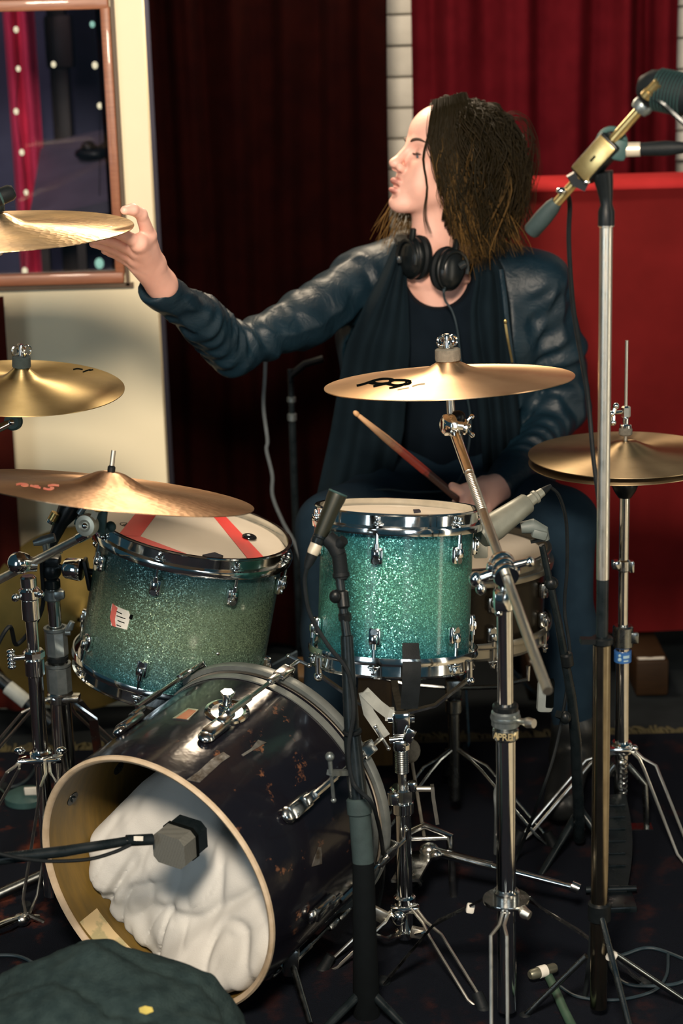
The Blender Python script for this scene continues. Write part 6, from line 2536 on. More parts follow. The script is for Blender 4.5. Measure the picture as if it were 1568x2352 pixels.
# ================================================================== smaller things on and near the floor
def build_floor_things():
    # snare stand at the back, under the dark snare
    x, y = P(1040, 1500, 3.44).x, 3.44
    t = thing('snare_stand', (x, y, 0), 'dark snare stand in shadow behind the basket stand', 'stand')
    top = P(1040, 1490, y).z - 0.03
    tube_part('tube', [(x, y, 0.06), (x, y, top - 0.05)], 0.011, 'steel_dark', t, 16)
    q = MB()
    collar(q, (x, y, 0.24), (x, y, 0.27), 0.016, 14)
    q.box((0.03, 0.03, 0.04), frame((x, y, top - 0.05), (0, 0, 1)), 0.005)
    q.build('clutch', 'steel_dark', t)
    for a in (200, 320, 80):
        e = V((x + 0.172 * math.cos(math.radians(a)), y + 0.172 * math.sin(math.radians(a)), top + 0.012))
        q = MB()
        q.tube([(x, y, top - 0.05), V((x, y, top - 0.05)).lerp(e, 0.6) - V((0, 0, 0.012)), e - V((0, 0, 0.006)), e + V((0, 0, 0.02))], 0.0045, 8)
        ar = q.build('basket_arm', 'chrome_worn', t)
    for a in (215, 325, 90):
        e = V((x + 0.22 * math.cos(math.radians(a)), y + 0.20 * math.sin(math.radians(a)), 0))
        leg(t, V((x, y, 0.17)), V((x, y, 0.17)).lerp(e, 0.3) + V((0, 0, 0.02)), e, material='steel_dark')

    # drum throne
    c = V((0.245, 3.98, 0))
    t = thing('drum_throne', c, 'black drum throne under the seated drummer', 'stool')
    q = MB()
    q.lathe([(0, 0.40), (0.15, 0.40), (0.17, 0.42), (0.17, 0.46), (0.15, 0.485), (0, 0.49)], 36, T(c.x, c.y, 0))
    q.build('seat', 'black_rubber', t)
    tube_part('post', [c + V((0, 0, 0.10)), c + V((0, 0, 0.41))], 0.014, 'steel_dark', t, 16)
    for a in (30, 150, 270):
        e = c + V((0.24 * math.cos(math.radians(a)), 0.22 * math.sin(math.radians(a)), 0))
        leg(t, c + V((0, 0, 0.22)), (c + V((0, 0, 0.22))).lerp(e, 0.3) + V((0, 0, 0.02)), e, material='steel_dark')

    # wooden case standing behind the bass drum, with a grey cloth beside it
    a, b = P(686, 1500, 3.72), P(800, 1620, 3.72)
    t = thing('wooden_case', V(((a.x + b.x) / 2, 3.76, 0)), 'amber wooden box half hidden behind the bass drum hoop', 'box')
    q = MB()
    q.box((b.x - a.x + 0.10, 0.10, 0.20), T((a.x + b.x) / 2 + 0.04, 3.78, 0.105), 0.006)
    q.build('body', 'wood_case', t)
    q = MB()
    q.box((b.x - a.x + 0.12, 0.12, 0.014), T((a.x + b.x) / 2 + 0.04, 3.78, 0.212), 0.004)
    q.build('lid', 'wood_case', t)
    rows = []
    for i in range(10):
        rows.append([P(592 + 10 * i, 1545 - 5.5 * i + 12 * math.sin(k * 0.8), 3.55 + 0.03 * k) + V((0, 0, -0.014 * k)) for k in range(8)])
    tag(MB().sheet(rows, 0.004).build('folded_cloth', 'cloth_slate', None, P(640, 1540, 3.6)), 'slate-grey cloth peeking out between the two toms', 'cloth')

    # double-pedal drive shaft and bass pedal
    p0, p1 = P(985, 1952, 3.12), P(1325, 2040, 3.02)
    t = thing('bass_pedal', V((p0.x, p0.y, 0)), 'chrome bass drum pedal with long drive shaft on the rug', 'pedal')
    q = MB()
    q.cyl(p0, P(1130, 1990, 3.08), 0.0085, seg=12)
    q.cyl(P(1130, 1990, 3.08), p1, 0.0065, seg=12)
    q.build('drive_shaft', 'chrome', t)
    q = MB()
    q.ball(p0, (0.018, 0.016, 0.014), 12, 8)
    q.ball(P(1000, 1962, 3.1), (0.012, 0.012, 0.010), 10, 8)
    q.build('universal_joint', 'chrome_worn', t)
    q = MB()
    q.cyl(P(1312, 2034, 3.02), P(1330, 2042, 3.015), 0.0095, seg=12)
    q.build('shaft_end', 'chrome_worn', t)
    q = MB()
    a, b = P(968, 1962, 3.13), P(930, 2028, 3.02)
    rows = [[a.lerp(b, i / 6) + V((s * 0.024, 0, 0.004)) for s in (-1, 0, 1)] for i in range(7)]
    q.sheet(rows, 0.006)
    q.build('footboard', 'chrome_worn', t)
    q = MB()
    c = P(975, 1950, 3.13)
    q.tube([(c.x - 0.05, c.y, 0.01), (c.x - 0.045, c.y, 0.13), (c.x, c.y, 0.15), (c.x + 0.045, c.y, 0.13), (c.x + 0.05, c.y, 0.01)], 0.007, 10)
    q.cyl((c.x - 0.045, c.y, 0.125), (c.x + 0.045, c.y, 0.125), 0.005, seg=10)
    q.build('pedal_frame', 'chrome_worn', t)
    q = MB()
    q.cyl((c.x, c.y, 0.125), (c.x - 0.02, c.y + 0.03, 0.27), 0.003, seg=8)
    q.ball((c.x - 0.021, c.y + 0.032, 0.28), (0.018, 0.018, 0.022), 12, 8)
    q.build('beater', 'felt_grey', t)

    # dark cloth bag in the lower left corner
    def hill(u, v):
        # u across, v towards the camera
        return 0
    bm = thing('cloth_bag', PZ(200, 2400, 0), 'dark green-grey cloth bag slumped before the bass drum', 'bag')
    S = SDF()
    S.ell(tuple(P(250, 2330, 2.47)), (0.165, 0.11, 0.085), 0.05)
    S.ell(tuple(P(120, 2380, 2.44)), (0.16, 0.12, 0.07), 0.05)
    S.ell(tuple(P(370, 2392, 2.45)), (0.12, 0.11, 0.058), 0.05)
    S.ell(tuple(P(215, 2270, 2.50)), (0.055, 0.06, 0.05), 0.06)
    S.ell(tuple(P(200, 2450, 2.36)), (0.24, 0.10, 0.065), 0.05)
    cc = P(250, 2340, 2.45)

    def post(p, d):
        w = 0.35 * pseudo_noise(p, 14, 31)
        f = np.abs(np.sin(p[:, 0] * 22 + p[:, 1] * 30 + 2.2 * w * 3))
        d = d + 0.010 * (1 - f) ** 2 + 0.004 * pseudo_noise(p, 45, 5) + 0.0012 * pseudo_noise(p, 150, 6)
        return np.maximum(d, 0.004 - p[:, 2])
    vs, qd = surface_nets(S, (cc.x - 0.42, cc.y - 0.3, 0.0), (cc.x + 0.36, cc.y + 0.22, 0.30), 0.005, post, 1)
    np_mesh('body', vs, qd, 'bag_cloth', bm)
    # fallen leaf-like yellow scrap on it
    c = P(328, 2312, 2.362)
    q = MB()
    q.prism([(-0.009, -0.003), (0.0, -0.006), (0.010, -0.002), (0.008, 0.004), (-0.002, 0.006), (-0.010, 0.003)], 0, 0.0015, frame(bag_top(vs, 328, 2312), (0.1, -0.7, 0.7)))
    q.build('yellow_scrap', 'scrap_yellow', bm)

    # cables on the rug
    def cable(pts, r, label, m='black_rubber'):
        q = MB()
        q.tube(catmull(pts, 10), r, 8)
        tag(q.build('floor_cable', m, None, pts[0]), label, 'cable')
    G = lambda x, y: PZ(x, y, 0.016)
    cable([G(-40, 2195), G(40, 2196), G(84, 2222), G(80, 2262), G(40, 2290), G(-40, 2300)], 0.0032, 'thin blue-black cable looping over the rug at lower left', 'cable_blue')
    cable([G(1600, 2215), G(1500, 2178), G(1440, 2190), G(1400, 2212), G(1440, 2260), G(1540, 2262), G(1600, 2240)], 0.0032, 'dark cable looping over the rug at lower right', 'cable_blue')
    cable([G(1280, 2262), G(1330, 2290), G(1420, 2296), G(1500, 2276), G(1530, 2240), G(1534, 2190)], 0.0028, 'second dark cable curving round the lower right corner', 'cable_blue')
    cable([G(0, 1812), G(50, 1800), G(78, 1770), G(90, 1720), P(96, 1680, 3.3)], 0.0034, 'blue-black cable curling behind the far-left stand', 'cable_blue')
    cable([P(1150, 1790, 3.2), P(1138, 1820, 3.2), P(1140, 1870, 3.2), PZ(1138, 1960, 0.02)], 0.004, 'short twisted cable hanging left of the crash stand pole', 'cable_grey')

    # plug with a taped label on the rug
    a, b = PZ(1216, 2240, 0.03), PZ(1276, 2222, 0.03)
    t = thing('cable_plug', a, 'grey cable plug with white tape lying by the crash stand', 'plug')
    d = b - a
    L = d.length
    M = frame(a, d)
    q = MB()
    q.lathe([(0, 0), (0.0065, 0), (0.0085, 0.003), (0.0095, L * 0.30), (0.0095, L * 0.62), (0.0085, L * 0.66), (0.0085, L * 0.94), (0.0065, L), (0, L)], 18, M)
    q.build('body', 'plug_olive', t)
    q = MB()
    q.lathe([(0.0092, L * 0.34), (0.0102, L * 0.34), (0.0102, L * 0.62), (0.0092, L * 0.62)], 18, M, closed=True)
    q.build('tape_label', 'label_white', t)
    q = MB()
    q.tube(catmull([PZ(1258, 2240, 0.02), PZ(1275, 2275, 0.02), PZ(1295, 2320, 0.02), PZ(1320, 2370, 0.02)], 6), 0.0075, 10)
    q.build('tail', 'tail_green', t)

    # white tag and pale boot of a stand foot at the left
    t = thing('paper_tag', PZ(70, 1850, 0.0), 'cream paper tag on a grey plate by the far-left tripod', 'tag')
    q = MB()
    q.lathe([(0, 0), (0.045, 0), (0.045, 0.012), (0.03, 0.02), (0, 0.02)], 24, T(*PZ(62, 1838, 0.012)))
    q.build('plate', 'rubber_teal', t)
    q = MB()
    c = PZ(74, 1822, 0.035)
    q.box((0.030, 0.004, 0.030), frame(c, (0, -0.3, 1)), 0.001)
    q.build('paper', 'label_white', t)
    # leg with white label at left edge (a folded stand lying by the wall)
    t = thing('folded_stand', P(20, 1560, 3.75), 'dark folded stand with a pale label leaning by the left curtain', 'stand')
    tube_part('tube', [P(-20, 1545, 3.75), P(120, 1660, 3.70)], 0.014, 'black_metal', t, 14)
    q = MB()
    q.cyl(P(18, 1578, 3.735), P(62, 1614, 3.72), 0.0155, seg=14)
    q.build('paper_label', 'label_pale', t)
    # chrome feet lying at lower left
    t = thing('chrome_fitting', PZ(40, 2120, 0), 'chrome stand leg end lying on the rug at lower left', 'hardware')
    q = MB()
    q.tube([PZ(-30, 2140, 0.03), PZ(20, 2122, 0.03), PZ(52, 2110, 0.02), PZ(90, 2108, 0.015)], [0.010, 0.011, 0.008, 0.006], 12)
    q.build('tube', 'chrome', t)
    q = MB()
    q.ball(PZ(50, 2112, 0.025), (0.016, 0.014, 0.012), 10, 8)
    q.cyl(PZ(60, 2100, 0.03), PZ(100, 2118, 0.012), 0.005, seg=8)
    q.build('joint', 'chrome_worn', t)
    t = thing('steel_pole', PZ(40, 2045, 0), 'long grey stand leg crossing the rug left of the bass drum', 'hardware')
    tube_part('tube', [PZ(-60, 2080, 0.02), PZ(110, 2004, 0.05)], 0.0105, 'steel_dark', t, 14)
    q = MB()
    q.ball(PZ(112, 2003, 0.05), (0.012, 0.012, 0.011), 10, 8)
    q.build('end_cap', 'black_rubber', t)
    # small pale phone-like box hanging on the thin stand
    t = thing('clip_box', P(1252, 1600, 3.18), 'small pale box clipped behind the lower end of the crash boom', 'box')
    q = MB()
    q.box((0.030, 0.016, 0.062), frame(P(1252, 1598, 3.18), (0.05, 0, 1)), 0.008)
    q.build('body', 'label_pale', t)
    q = MB()
    q.box((0.014, 0.018, 0.050), frame(P(1262, 1592, 3.178), (0.05, 0, 1)), 0.002)
    q.build('slot', 'ink_black', t)


def bag_top(vs, px, py):
    """point of the cloth surface that the picture shows at (px, py)"""
    d = np.array(ray(px, py))
    d = d / np.linalg.norm(d)
    q = vs - np.array(CAM)
    k = q @ d
    dist = np.linalg.norm(q - k[:, None] * d, axis=1)
    m = dist < 0.008
    if not m.any():
        return V(vs[np.argmin(dist)])
    i = np.argmin(np.where(m, k, 1e9))
    return V(vs[i]) - V(d) * 0.001


mat('cloth_slate', (0.06, 0.09, 0.11), 0.9, nscale=20, bump=0.2, bscale=300)
mat('scrap_yellow', (0.42, 0.34, 0.06), 0.7, nscale=60)
mat('cable_blue', (0.012, 0.026, 0.036), 0.45, nscale=60)
mat('plug_olive', (0.16, 0.16, 0.12), 0.4, 0.6, nscale=40)
mat('tail_green', (0.03, 0.07, 0.045), 0.6, nscale=40)
mat('label_pale', (0.40, 0.44, 0.42), 0.5, nscale=40)
build_floor_things()


# ================================================================== the drummer
def build_person():
    person = thing('person', (0.245, 3.95, 0), 'seated drummer in black leather jacket, headphones round neck, reaching for a cymbal', 'person')

    # ---------------------------------------------------------------- head (own axes: x forward, y her left, z up)
    HO = P(1027, 372, 3.84)
    th = math.radians(17)
    fx = V((-0.945, -0.33, 0)).normalized()
    X = (fx * math.cos(th) + V((0, 0, math.sin(th)))).normalized()
    Yl = V((0, 0, 1)).cross(fx).normalized()
    roll = math.radians(3)
    Zl = X.cross(Yl).normalized()
    Yl, Zl = Yl * math.cos(roll) + Zl * math.sin(roll), Zl * math.cos(roll) - Yl * math.sin(roll)
    HM = Matrix(((X.x, Yl.x, Zl.x, HO.x), (X.y, Yl.y, Zl.y, HO.y), (X.z, Yl.z, Zl.z, HO.z), (0, 0, 0, 1)))
    HI = HM.inverted()

    def loc(p):
        return HI @ V(p)
    S = SDF()
    S.ell((-0.014, 0, 0.034), (0.094, 0.074, 0.086), 0.02)
    S.ell((0.036, 0, 0.044), (0.054, 0.058, 0.056), 0.02)             # forehead
    S.ell((0.038, 0, -0.028), (0.050, 0.055, 0.070), 0.02)            # face
    for s in (-1, 1):
        S.cone((0.0, s * 0.052, -0.050), (0.066, s * 0.014, -0.098), 0.019, 0.016, 0.022)   # jaw
        S.ell((0.060, s * 0.040, -0.026), (0.022, 0.020, 0.020), 0.02)                      # cheekbone
        S.ell((0.058, s * 0.034, -0.058), (0.024, 0.020, 0.026), 0.02)                      # cheek
        S.cone((0.081, s * 0.012, 0.019), (0.063, s * 0.043, 0.020), 0.0085, 0.0085, 0.012)  # brow ridge
    S.ell((0.082, 0, -0.1015), (0.0185, 0.020, 0.0175), 0.018)           # chin
    S.ell((0.074, 0, -0.066), (0.023, 0.030, 0.030), 0.016)           # muzzle
    for s in (-1, 1):
        S.ell((0.0885, s * 0.031, 0.000), (0.016, 0.016, 0.013), 0.012, sub=True)            # eye socket
    S.cone((0.084, 0, 0.012), (0.104, 0, -0.022), 0.0085, 0.0088, 0.010)                    # nose bridge
    S.ell((0.108, 0, -0.029), (0.0125, 0.0105, 0.0098), 0.007)                              # nose tip
    for s in (-1, 1):
        S.ell((0.098, s * 0.0125, -0.036), (0.0105, 0.0072, 0.0078), 0.006)                 # nostril wing
        S.ell((0.1035, s * 0.0070, -0.0425), (0.0050, 0.0030, 0.0040), 0.002, sub=True)     # nostril
    S.ell((0.0965, 0, -0.0622), (0.0105, 0.0200, 0.0066), 0.0055)                           # upper lip
    S.ell((0.1010, 0, -0.0605), (0.0055, 0.0085, 0.0048), 0.004)
    S.ell((0.0960, 0, -0.0800), (0.0108, 0.0170, 0.0072), 0.0055)                           # lower lip
    S.ell((0.1020, 0, -0.0712), (0.0180, 0.0165, 0.0036), 0.002, sub=True)                  # parted mouth
    S.ell((0.1005, 0, -0.0905), (0.008, 0.018, 0.0045), 0.006, sub=True)
    for s in (-1, 1):
        S.ell((0.0690, s * 0.0310, -0.0005), (0.0128, 0.0145, 0.0118), 0.003)               # lids over the eyeball
        S.ell((0.0830, s * 0.0320, -0.0052), (0.0040, 0.0120, 0.0016), 0.0015, sub=True)    # lid opening
        S.ell((-0.012, s * 0.066, -0.016), (0.014, 0.009, 0.028), 0.006)                    # ear, under the hair
    # neck and upper chest, given in world space
    nb = P(1012, 612, 3.87)
    S.cone((-0.030, 0, -0.045), loc(nb), 0.050, 0.056, 0.030)
    S.cone((0.012, 0, -0.070), loc(P(985, 600, 3.835)), 0.034, 0.044, 0.030)
    S.cone(loc(P(930, 652, 3.885)), loc(P(1100, 652, 3.89)), 0.044, 0.044, 0.045)
    S.cone(loc(P(995, 640, 3.865)), loc(P(1010, 780, 3.895)), 0.056, 0.085, 0.04)
    for s, px in ((-1, 955), (1, 1040)):                                                     # collar bones
        S.cone(loc(P(px, 648, 3.812)), loc(P(px + s * 70, 636, 3.835)), 0.006, 0.007, 0.012)
    S.cone(loc(P(978, 540, 3.825)), loc(P(990, 640, 3.812)), 0.006, 0.007, 0.022)              # neck tendon
    vs, qd = surface_nets(S, (-0.15, -0.20, -0.42), (0.145, 0.20, 0.14), 0.0022, smooth_iter=1)
    x, y, z = vs.T
    lipm = np.minimum(((x - 0.098) / 0.016) ** 2 + (y / 0.021) ** 2 + ((z + 0.0610) / 0.0075) ** 2, ((x - 0.098) / 0.016) ** 2 + (y / 0.0185) ** 2 + ((z + 0.0800) / 0.0080) ** 2)
    lip = np.clip((1.15 - lipm) / 0.5, 0, 1) * (x > 0.086)
    lash = np.zeros(len(vs))
    for s in (-1, 1):
        q = ((y - s * 0.032) / 0.0145) ** 2 + ((z + 0.0025 + 0.0 * x) / 0.0020) ** 2 + ((x - 0.0805) / 0.010) ** 2
        lash = np.maximum(lash, np.clip((1.2 - q) / 0.6, 0, 1))
    Hn = np.array(HM)
    head_v = vs @ Hn[:3, :3].T + Hn[:3, 3]
    pieces = [(head_v, qd, lip, lash)]

    # ---------------------------------------------------------------- hands
    def finger(S, pts, rs):
        S.chain([V(p) for p in pts], rs, 0.004)

    def mesh_hand(S, pad=0.03, h=0.0021):
        lo = [min(o[1][i] for o in S.ops) for i in range(3)]
        hi = [max(o[2][i] for o in S.ops) for i in range(3)]
        v, q = surface_nets(S, lo, hi, h, smooth_iter=1)
        pieces.append((v, q, np.zeros(len(v)), np.zeros(len(v))))

    # her right hand grips the hammered cymbal's edge: thumb above, fingers below
    S = SDF()
    W = P(370, 652, 3.44)
    S.cone(P(412, 706, 3.50), W, 0.026, 0.0225, 0.012)
    cmc = P(354, 604, 3.39)
    mcp = P(341, 540, 3.325)
    K = [P(318, 558, 3.30), P(308, 576, 3.325), P(306, 594, 3.35), P(312, 612, 3.375)]
    for k, kr in zip(K, (0.0125, 0.0125, 0.0118, 0.0105)):
        S.cone(W, k, 0.0200, kr, 0.016)
    S.cone(W, cmc, 0.020, 0.0175, 0.016)
    S.cone(cmc, mcp, 0.0165, 0.0128, 0.012)
    S.cone(cmc, K[0], 0.0120, 0.0110, 0.016)
    S.cone(mcp, K[0], 0.0085, 0.0095, 0.014)
    finger(S, [mcp, P(324, 492, 3.285), P(304, 481, 3.262), P(286, 483, 3.248)], [0.0126, 0.0104, 0.0098, 0.0076])
    finger(S, [K[0], P(276, 536, 3.262), P(252, 532, 3.236), P(236, 536, 3.222)], [0.0120, 0.0098, 0.0088, 0.0074])
    finger(S, [K[1], P(262, 556, 3.285), P(232, 548, 3.255), P(214, 550, 3.240)], [0.0120, 0.0100, 0.0090, 0.0074])
    finger(S, [K[2], P(262, 572, 3.315), P(232, 562, 3.290), P(214, 560, 3.275)], [0.0115, 0.0095, 0.0086, 0.0072])
    finger(S, [K[3], P(276, 590, 3.350), P(254, 580, 3.330), P(240, 576, 3.318)], [0.0102, 0.0084, 0.0076, 0.0064])
    mesh_hand(S)

    # her left hand closes round the stick, back of the hand up
    g = P(1084, 1172, 3.585)                    # where the stick passes through the fist
    tip = P(813, 946, 3.50)
    sd = (tip - g).normalized()
    S = SDF()
    W = P(1172, 1104, 3.715)
    S.cone(P(1205, 1080, 3.77), W, 0.027, 0.0235, 0.012)
    up = V((0.15, -0.25, 0.95)).normalized()
    fwd = (g + up * 0.020 - W).normalized()
    sidev = fwd.cross(up).normalized()          # across the knuckles
    across = (sd - fwd * sd.dot(fwd)).normalized()
    kc = g + up * 0.024 - fwd * 0.012
    Kn = [kc + sd * (0.030 - 0.0195 * i) + V((0, 0, 0.003 if i in (1, 2) else -0.002)) for i in range(4)]
    for k, kr in zip(Kn, (0.0130, 0.0130, 0.0122, 0.0108)):
        S.cone(W, k, 0.0205, kr, 0.018)
    perp = (fwd - sd * fwd.dot(sd)).normalized()
    upn = sd.cross(perp)
    if upn.z < 0:
        upn = -upn
    for i, k in enumerate(Kn):
        c = g + sd * (0.030 - 0.0195 * i)
        r = 0.0185
        q = [k, c + perp * 0.0195 + upn * 0.009, c + perp * 0.012 - upn * 0.0165, c - perp * 0.010 - upn * 0.0170]
        finger(S, q, [0.0122 - 0.0006 * i, 0.0102 - 0.0006 * i, 0.0092 - 0.0006 * i, 0.0076 - 0.0004 * i])
    tm = W.lerp(kc, 0.45) + sd * 0.026 - upn * 0.008
    finger(S, [W.lerp(kc, 0.15), tm, g + sd * 0.046 - perp * 0.010 + upn * 0.010, g + sd * 0.070 - perp * 0.002 + upn * 0.0125], [0.0175, 0.0135, 0.0112, 0.0082])
    mesh_hand(S)

    # ---------------------------------------------------------------- trunk, arms and legs under the clothes
    pel = P(1026, 1092, 3.97)
    waist = P(1016, 930, 3.94)
    chest = P(1014, 770, 3.905)
    SH = [P(838, 640, 3.86), P(1222, 648, 3.88)]
    EL = [P(540, 803, 3.645), P(1296, 930, 3.90)]
    WR = [P(372, 656, 3.447), P(1172, 1104, 3.715)]
    HP = [P(965, 1120, 3.93), P(1090, 1122, 3.93)]
    KN = [P(758, 1215, 3.57), P(1284, 1196, 3.60)]
    AN = [P(762, 1700, 3.46), P(1318, 1688, 3.60)]
    S = SDF()
    S.cone(pel, waist, 0.105, 0.095, 0.03)
    S.cone(waist, chest, 0.095, 0.105, 0.03)
    S.cone(chest, P(1012, 670, 3.885), 0.100, 0.070, 0.03)
    for i in range(2):
        S.cone(P(1012, 655, 3.88), SH[i], 0.050, 0.046, 0.03)
        S.cone(SH[i], EL[i], 0.040, 0.032, 0.02)
        S.cone(EL[i], EL[i].lerp(WR[i], 0.78), 0.031, 0.022, 0.02)
        S.cone(HP[i], KN[i], 0.075, 0.052, 0.03)
        S.cone(KN[i], AN[i], 0.050, 0.034, 0.02)
    lo = [min(o[1][i] for o in S.ops) for i in range(3)]
    hi = [max(o[2][i] for o in S.ops) for i in range(3)]
    v, q = surface_nets(S, lo, hi, 0.009, smooth_iter=1)
    pieces.append((v, q, np.zeros(len(v)), np.zeros(len(v))))
    off, VV, QQ, LL, LA = 0, [], [], [], []
    for v, q, l, a in pieces:
        VV.append(v)
        QQ.append(q + off)
        LL.append(l)
        LA.append(a)
        off += len(v)
    body = np_mesh('body', np.concatenate(VV), np.concatenate(QQ), 'skin', person, attrs={'lip': np.concatenate(LL), 'lash': np.concatenate(LA)})

    # eyes and brows
    for s in (-1, 1):
        q = MB()
        q.ball((0.0680, s * 0.031, -0.0035), 0.0122, 16, 12, HM)
        e = q.build('eyeball', 'eye_white', body)
        q = MB()
        q.lathe([(0, 0.0126), (0.0030, 0.0124), (0.0056, 0.0112), (0.0058, 0.0106), (0, 0.0110)], 16, HM @ frame((0.0680, s * 0.031, -0.0035), (0.94, s * 0.05, -0.28)))
        q.build('iris', 'iris_blue', e)
        q = MB()
        pts = [(0.0905, s * 0.013, 0.0190), (0.0895, s * 0.0215, 0.0230), (0.0840, s * 0.034, 0.0250), (0.0735, s * 0.0465, 0.0215)]
        q.tube([HM @ p for p in catmull(pts, 5)], [0.0024, 0.0034, 0.0033, 0.0026, 0.0012], 8)
        q.build('eyebrow', 'brow_hair', body)
        q = MB()
        for k in range(9):
            u = (k - 4) / 4.0
            a = V((0.0813 - 0.0035 * u * u, s * (0.0320 + 0.0105 * u), -0.0038 + 0.0008 * (1 - u * u)))
            q.tube([HM @ a, HM @ (a + V((0.0045, s * 0.0015 * u, -0.0012))), HM @ (a + V((0.0070, s * 0.003 * u, 0.0008)))], [0.0006, 0.0005, 0.0002], 5)
        q.build('eyelashes', 'brow_hair', body)

    # ---------------------------------------------------------------- hair
    rr = random.Random(5)
    S = SDF()
    S.ell((-0.024, 0.0, 0.042), (0.094, 0.084, 0.086), 0.03)
    S.ell((-0.052, 0.026, -0.040), (0.062, 0.054, 0.085), 0.04)
    S.ell((-0.052, -0.026, -0.040), (0.062, 0.044, 0.085), 0.04)
    S.ell((-0.050, 0.0, -0.100), (0.056, 0.070, 0.055), 0.04)
    S.cone((0.020, 0.046, 0.082), (0.000, 0.070, 0.0), 0.020, 0.016, 0.03)
    S.cone((0.020, -0.042, 0.086), (0.004, -0.066, 0.0), 0.018, 0.014, 0.03)
    S.ell((0.050, 0, -0.02), (0.060, 0.062, 0.105), 0.012, sub=True)
    S.ell((0.075, 0, 0.045), (0.045, 0.060, 0.060), 0.012, sub=True)
    S.cone((0.01, 0, -0.08), (0.03, 0, -0.20), 0.050, 0.060, 0.012, sub=True)

    def hpost(p, d):
        a = np.arctan2(p[:, 1], p[:, 0] + 0.02)
        return d + 0.0035 * np.sin(a * 38 + 1.2 * pseudo_noise(p, 20, 12)) + 0.004 * pseudo_noise(p, 45, 13)
    v, q = surface_nets(S, (-0.19, -0.16, -0.24), (0.11, 0.17, 0.17), 0.0042, hpost)
    tipv = np.clip((-0.045 - v[:, 2]) / 0.20, 0, 0.55)
    v = v @ Hn[:3, :3].T + Hn[:3, 3]
    hair = np_mesh('hair', v, q, 'hair', person, attrs={'tip': tipv})
    # locks: tapering tubes that fall from the parting, wave and turn honey at the ends
    V_, F_, A_ = [], [], []

    def lock(pts, r, tip0, tip1, seg=5, flat=0.45):
        pts = [V(p) for p in pts]
        n = len(pts)
        o = len(V_)
        t0 = (pts[1] - pts[0]).normalized()
        nx = t0.orthogonal().normalized()
        for i in range(n):
            t = (pts[min(i + 1, n - 1)] - pts[max(i - 1, 0)]).normalized()
            nx = (nx - t * nx.dot(t)).normalized()
            ny = t.cross(nx)
            u = i / (n - 1)
            ri = r * (0.55 + 0.9 * u) * (1 - u ** 3) + 0.00025
            for k in range(seg):
                a = 2 * math.pi * k / seg
                V_.append(pts[i] + nx * (ri * math.cos(a)) + ny * (ri * flat * math.sin(a)))
                A_.append(tip0 + (tip1 - tip0) * u)
        for i in range(n - 1):
            for k in range(seg):
                l = (k + 1) % seg
                F_.append((o + i * seg + k, o + i * seg + l, o + (i + 1) * seg + l, o + (i + 1) * seg + k))
    Xh = V((X.x, X.y, 0)).normalized()
    Yh = V((Yl.x, Yl.y, 0)).normalized()

    def strand(root, endx, endy, endz, bulge, wav, r, tip1, n=15, tip0=0.0, ph=None, fq=None):
        """root in head axes; end given along level head axes (forward, left) and as a height below the eyes"""
        R0 = HM @ V(root)
        c = V(root) - V((-0.02, 0, 0.02))
        nrm = (HM.to_3x3() @ V((c.x, c.y, max(c.z, 0.0)))).normalized()
        E = HO + Xh * endx + Yh * endy + V((0, 0, endz))
        out = (Xh * endx + Yh * endy)
        out = out.normalized() if out.length > 1e-6 else Yh
        B1 = R0 + nrm * 0.030 + out * (bulge * 0.7) + V((0, 0, 0.010))
        B2 = R0.lerp(E, 0.55) + out * bulge * 1.3 + V((0, 0, 0.030))
        ph = rr.uniform(0, 6.28) if ph is None else ph
        fq = rr.uniform(8, 15) if fq is None else fq
        s1 = out.cross(V((0, 0, 1))).normalized()
        pts = []
        for i in range(n):
            t = i / (n - 1)
            p = R0 * (1 - t) ** 3 + B1 * 3 * t * (1 - t) ** 2 + B2 * 3 * t * t * (1 - t) + E * t ** 3
            w = wav * (0.15 * min(1.0, 4 * t) + 0.85 * t ** 1.3)
            p = p + s1 * (w * math.sin(fq * t + ph)) + out * (0.6 * w * math.cos(fq * 0.9 * t + ph * 1.7))
            pts.append(p)
        lock(pts, r, tip0, tip1, 4, 0.55)
    for i in range(520):
        # roots over the top, sides and back; parted near the middle
        az = rr.uniform(-math.pi, math.pi)
        el = math.asin(rr.uniform(0.0, 0.995))
        rx = -0.020 + 0.090 * math.cos(el) * math.cos(az)
        ry = 0.076 * math.cos(el) * math.sin(az)
        rz = 0.036 + 0.088 * math.sin(el)
        lim = 0.030 + 0.020 * max(0.0, (rz - 0.09) / 0.04)
        if rx > lim:
            continue
        if abs(ry) < 0.02 and rz > 0.09 and rx > 0.02:
            ry = 0.02 * (1 if ry > 0 else -1)
        side = 1 if ry > 0 else -1
        back = max(0.0, min(1.0, (0.03 - rx) / 0.13))
        ex = -0.016 - 0.112 * back + rr.gauss(0, 0.014)
        ey = side * (0.094 - 0.060 * back ** 1.5 + rr.gauss(0, 0.014))
        if side < 0:
            ex += 0.022
        ez = -0.138 - rr.random() * 0.060 + 0.03 * back
        if rr.random() < 0.34:
            ez += rr.uniform(0.02, 0.10)
        bl, wv = 0.020 + rr.uniform(-0.006, 0.018), rr.uniform(0.007, 0.022)
        ph, fq, tp = rr.uniform(0, 6.28), rr.uniform(8, 18), rr.choice([0.1, 0.2, 0.3, 0.45, 0.6, 0.9])
        for k in range(5):
            j = lambda a: rr.gauss(0, a)
            strand((rx + j(0.004), ry + j(0.004), rz + j(0.003)), ex + j(0.006), ey + j(0.006), ez + j(0.012), bl + j(0.003), wv * rr.uniform(0.7, 1.3),
                   rr.uniform(0.0009, 0.0024), tp * rr.uniform(0.7, 1.0), tip0=rr.uniform(0, 0.04), ph=ph + j(0.35), fq=fq + j(0.5))
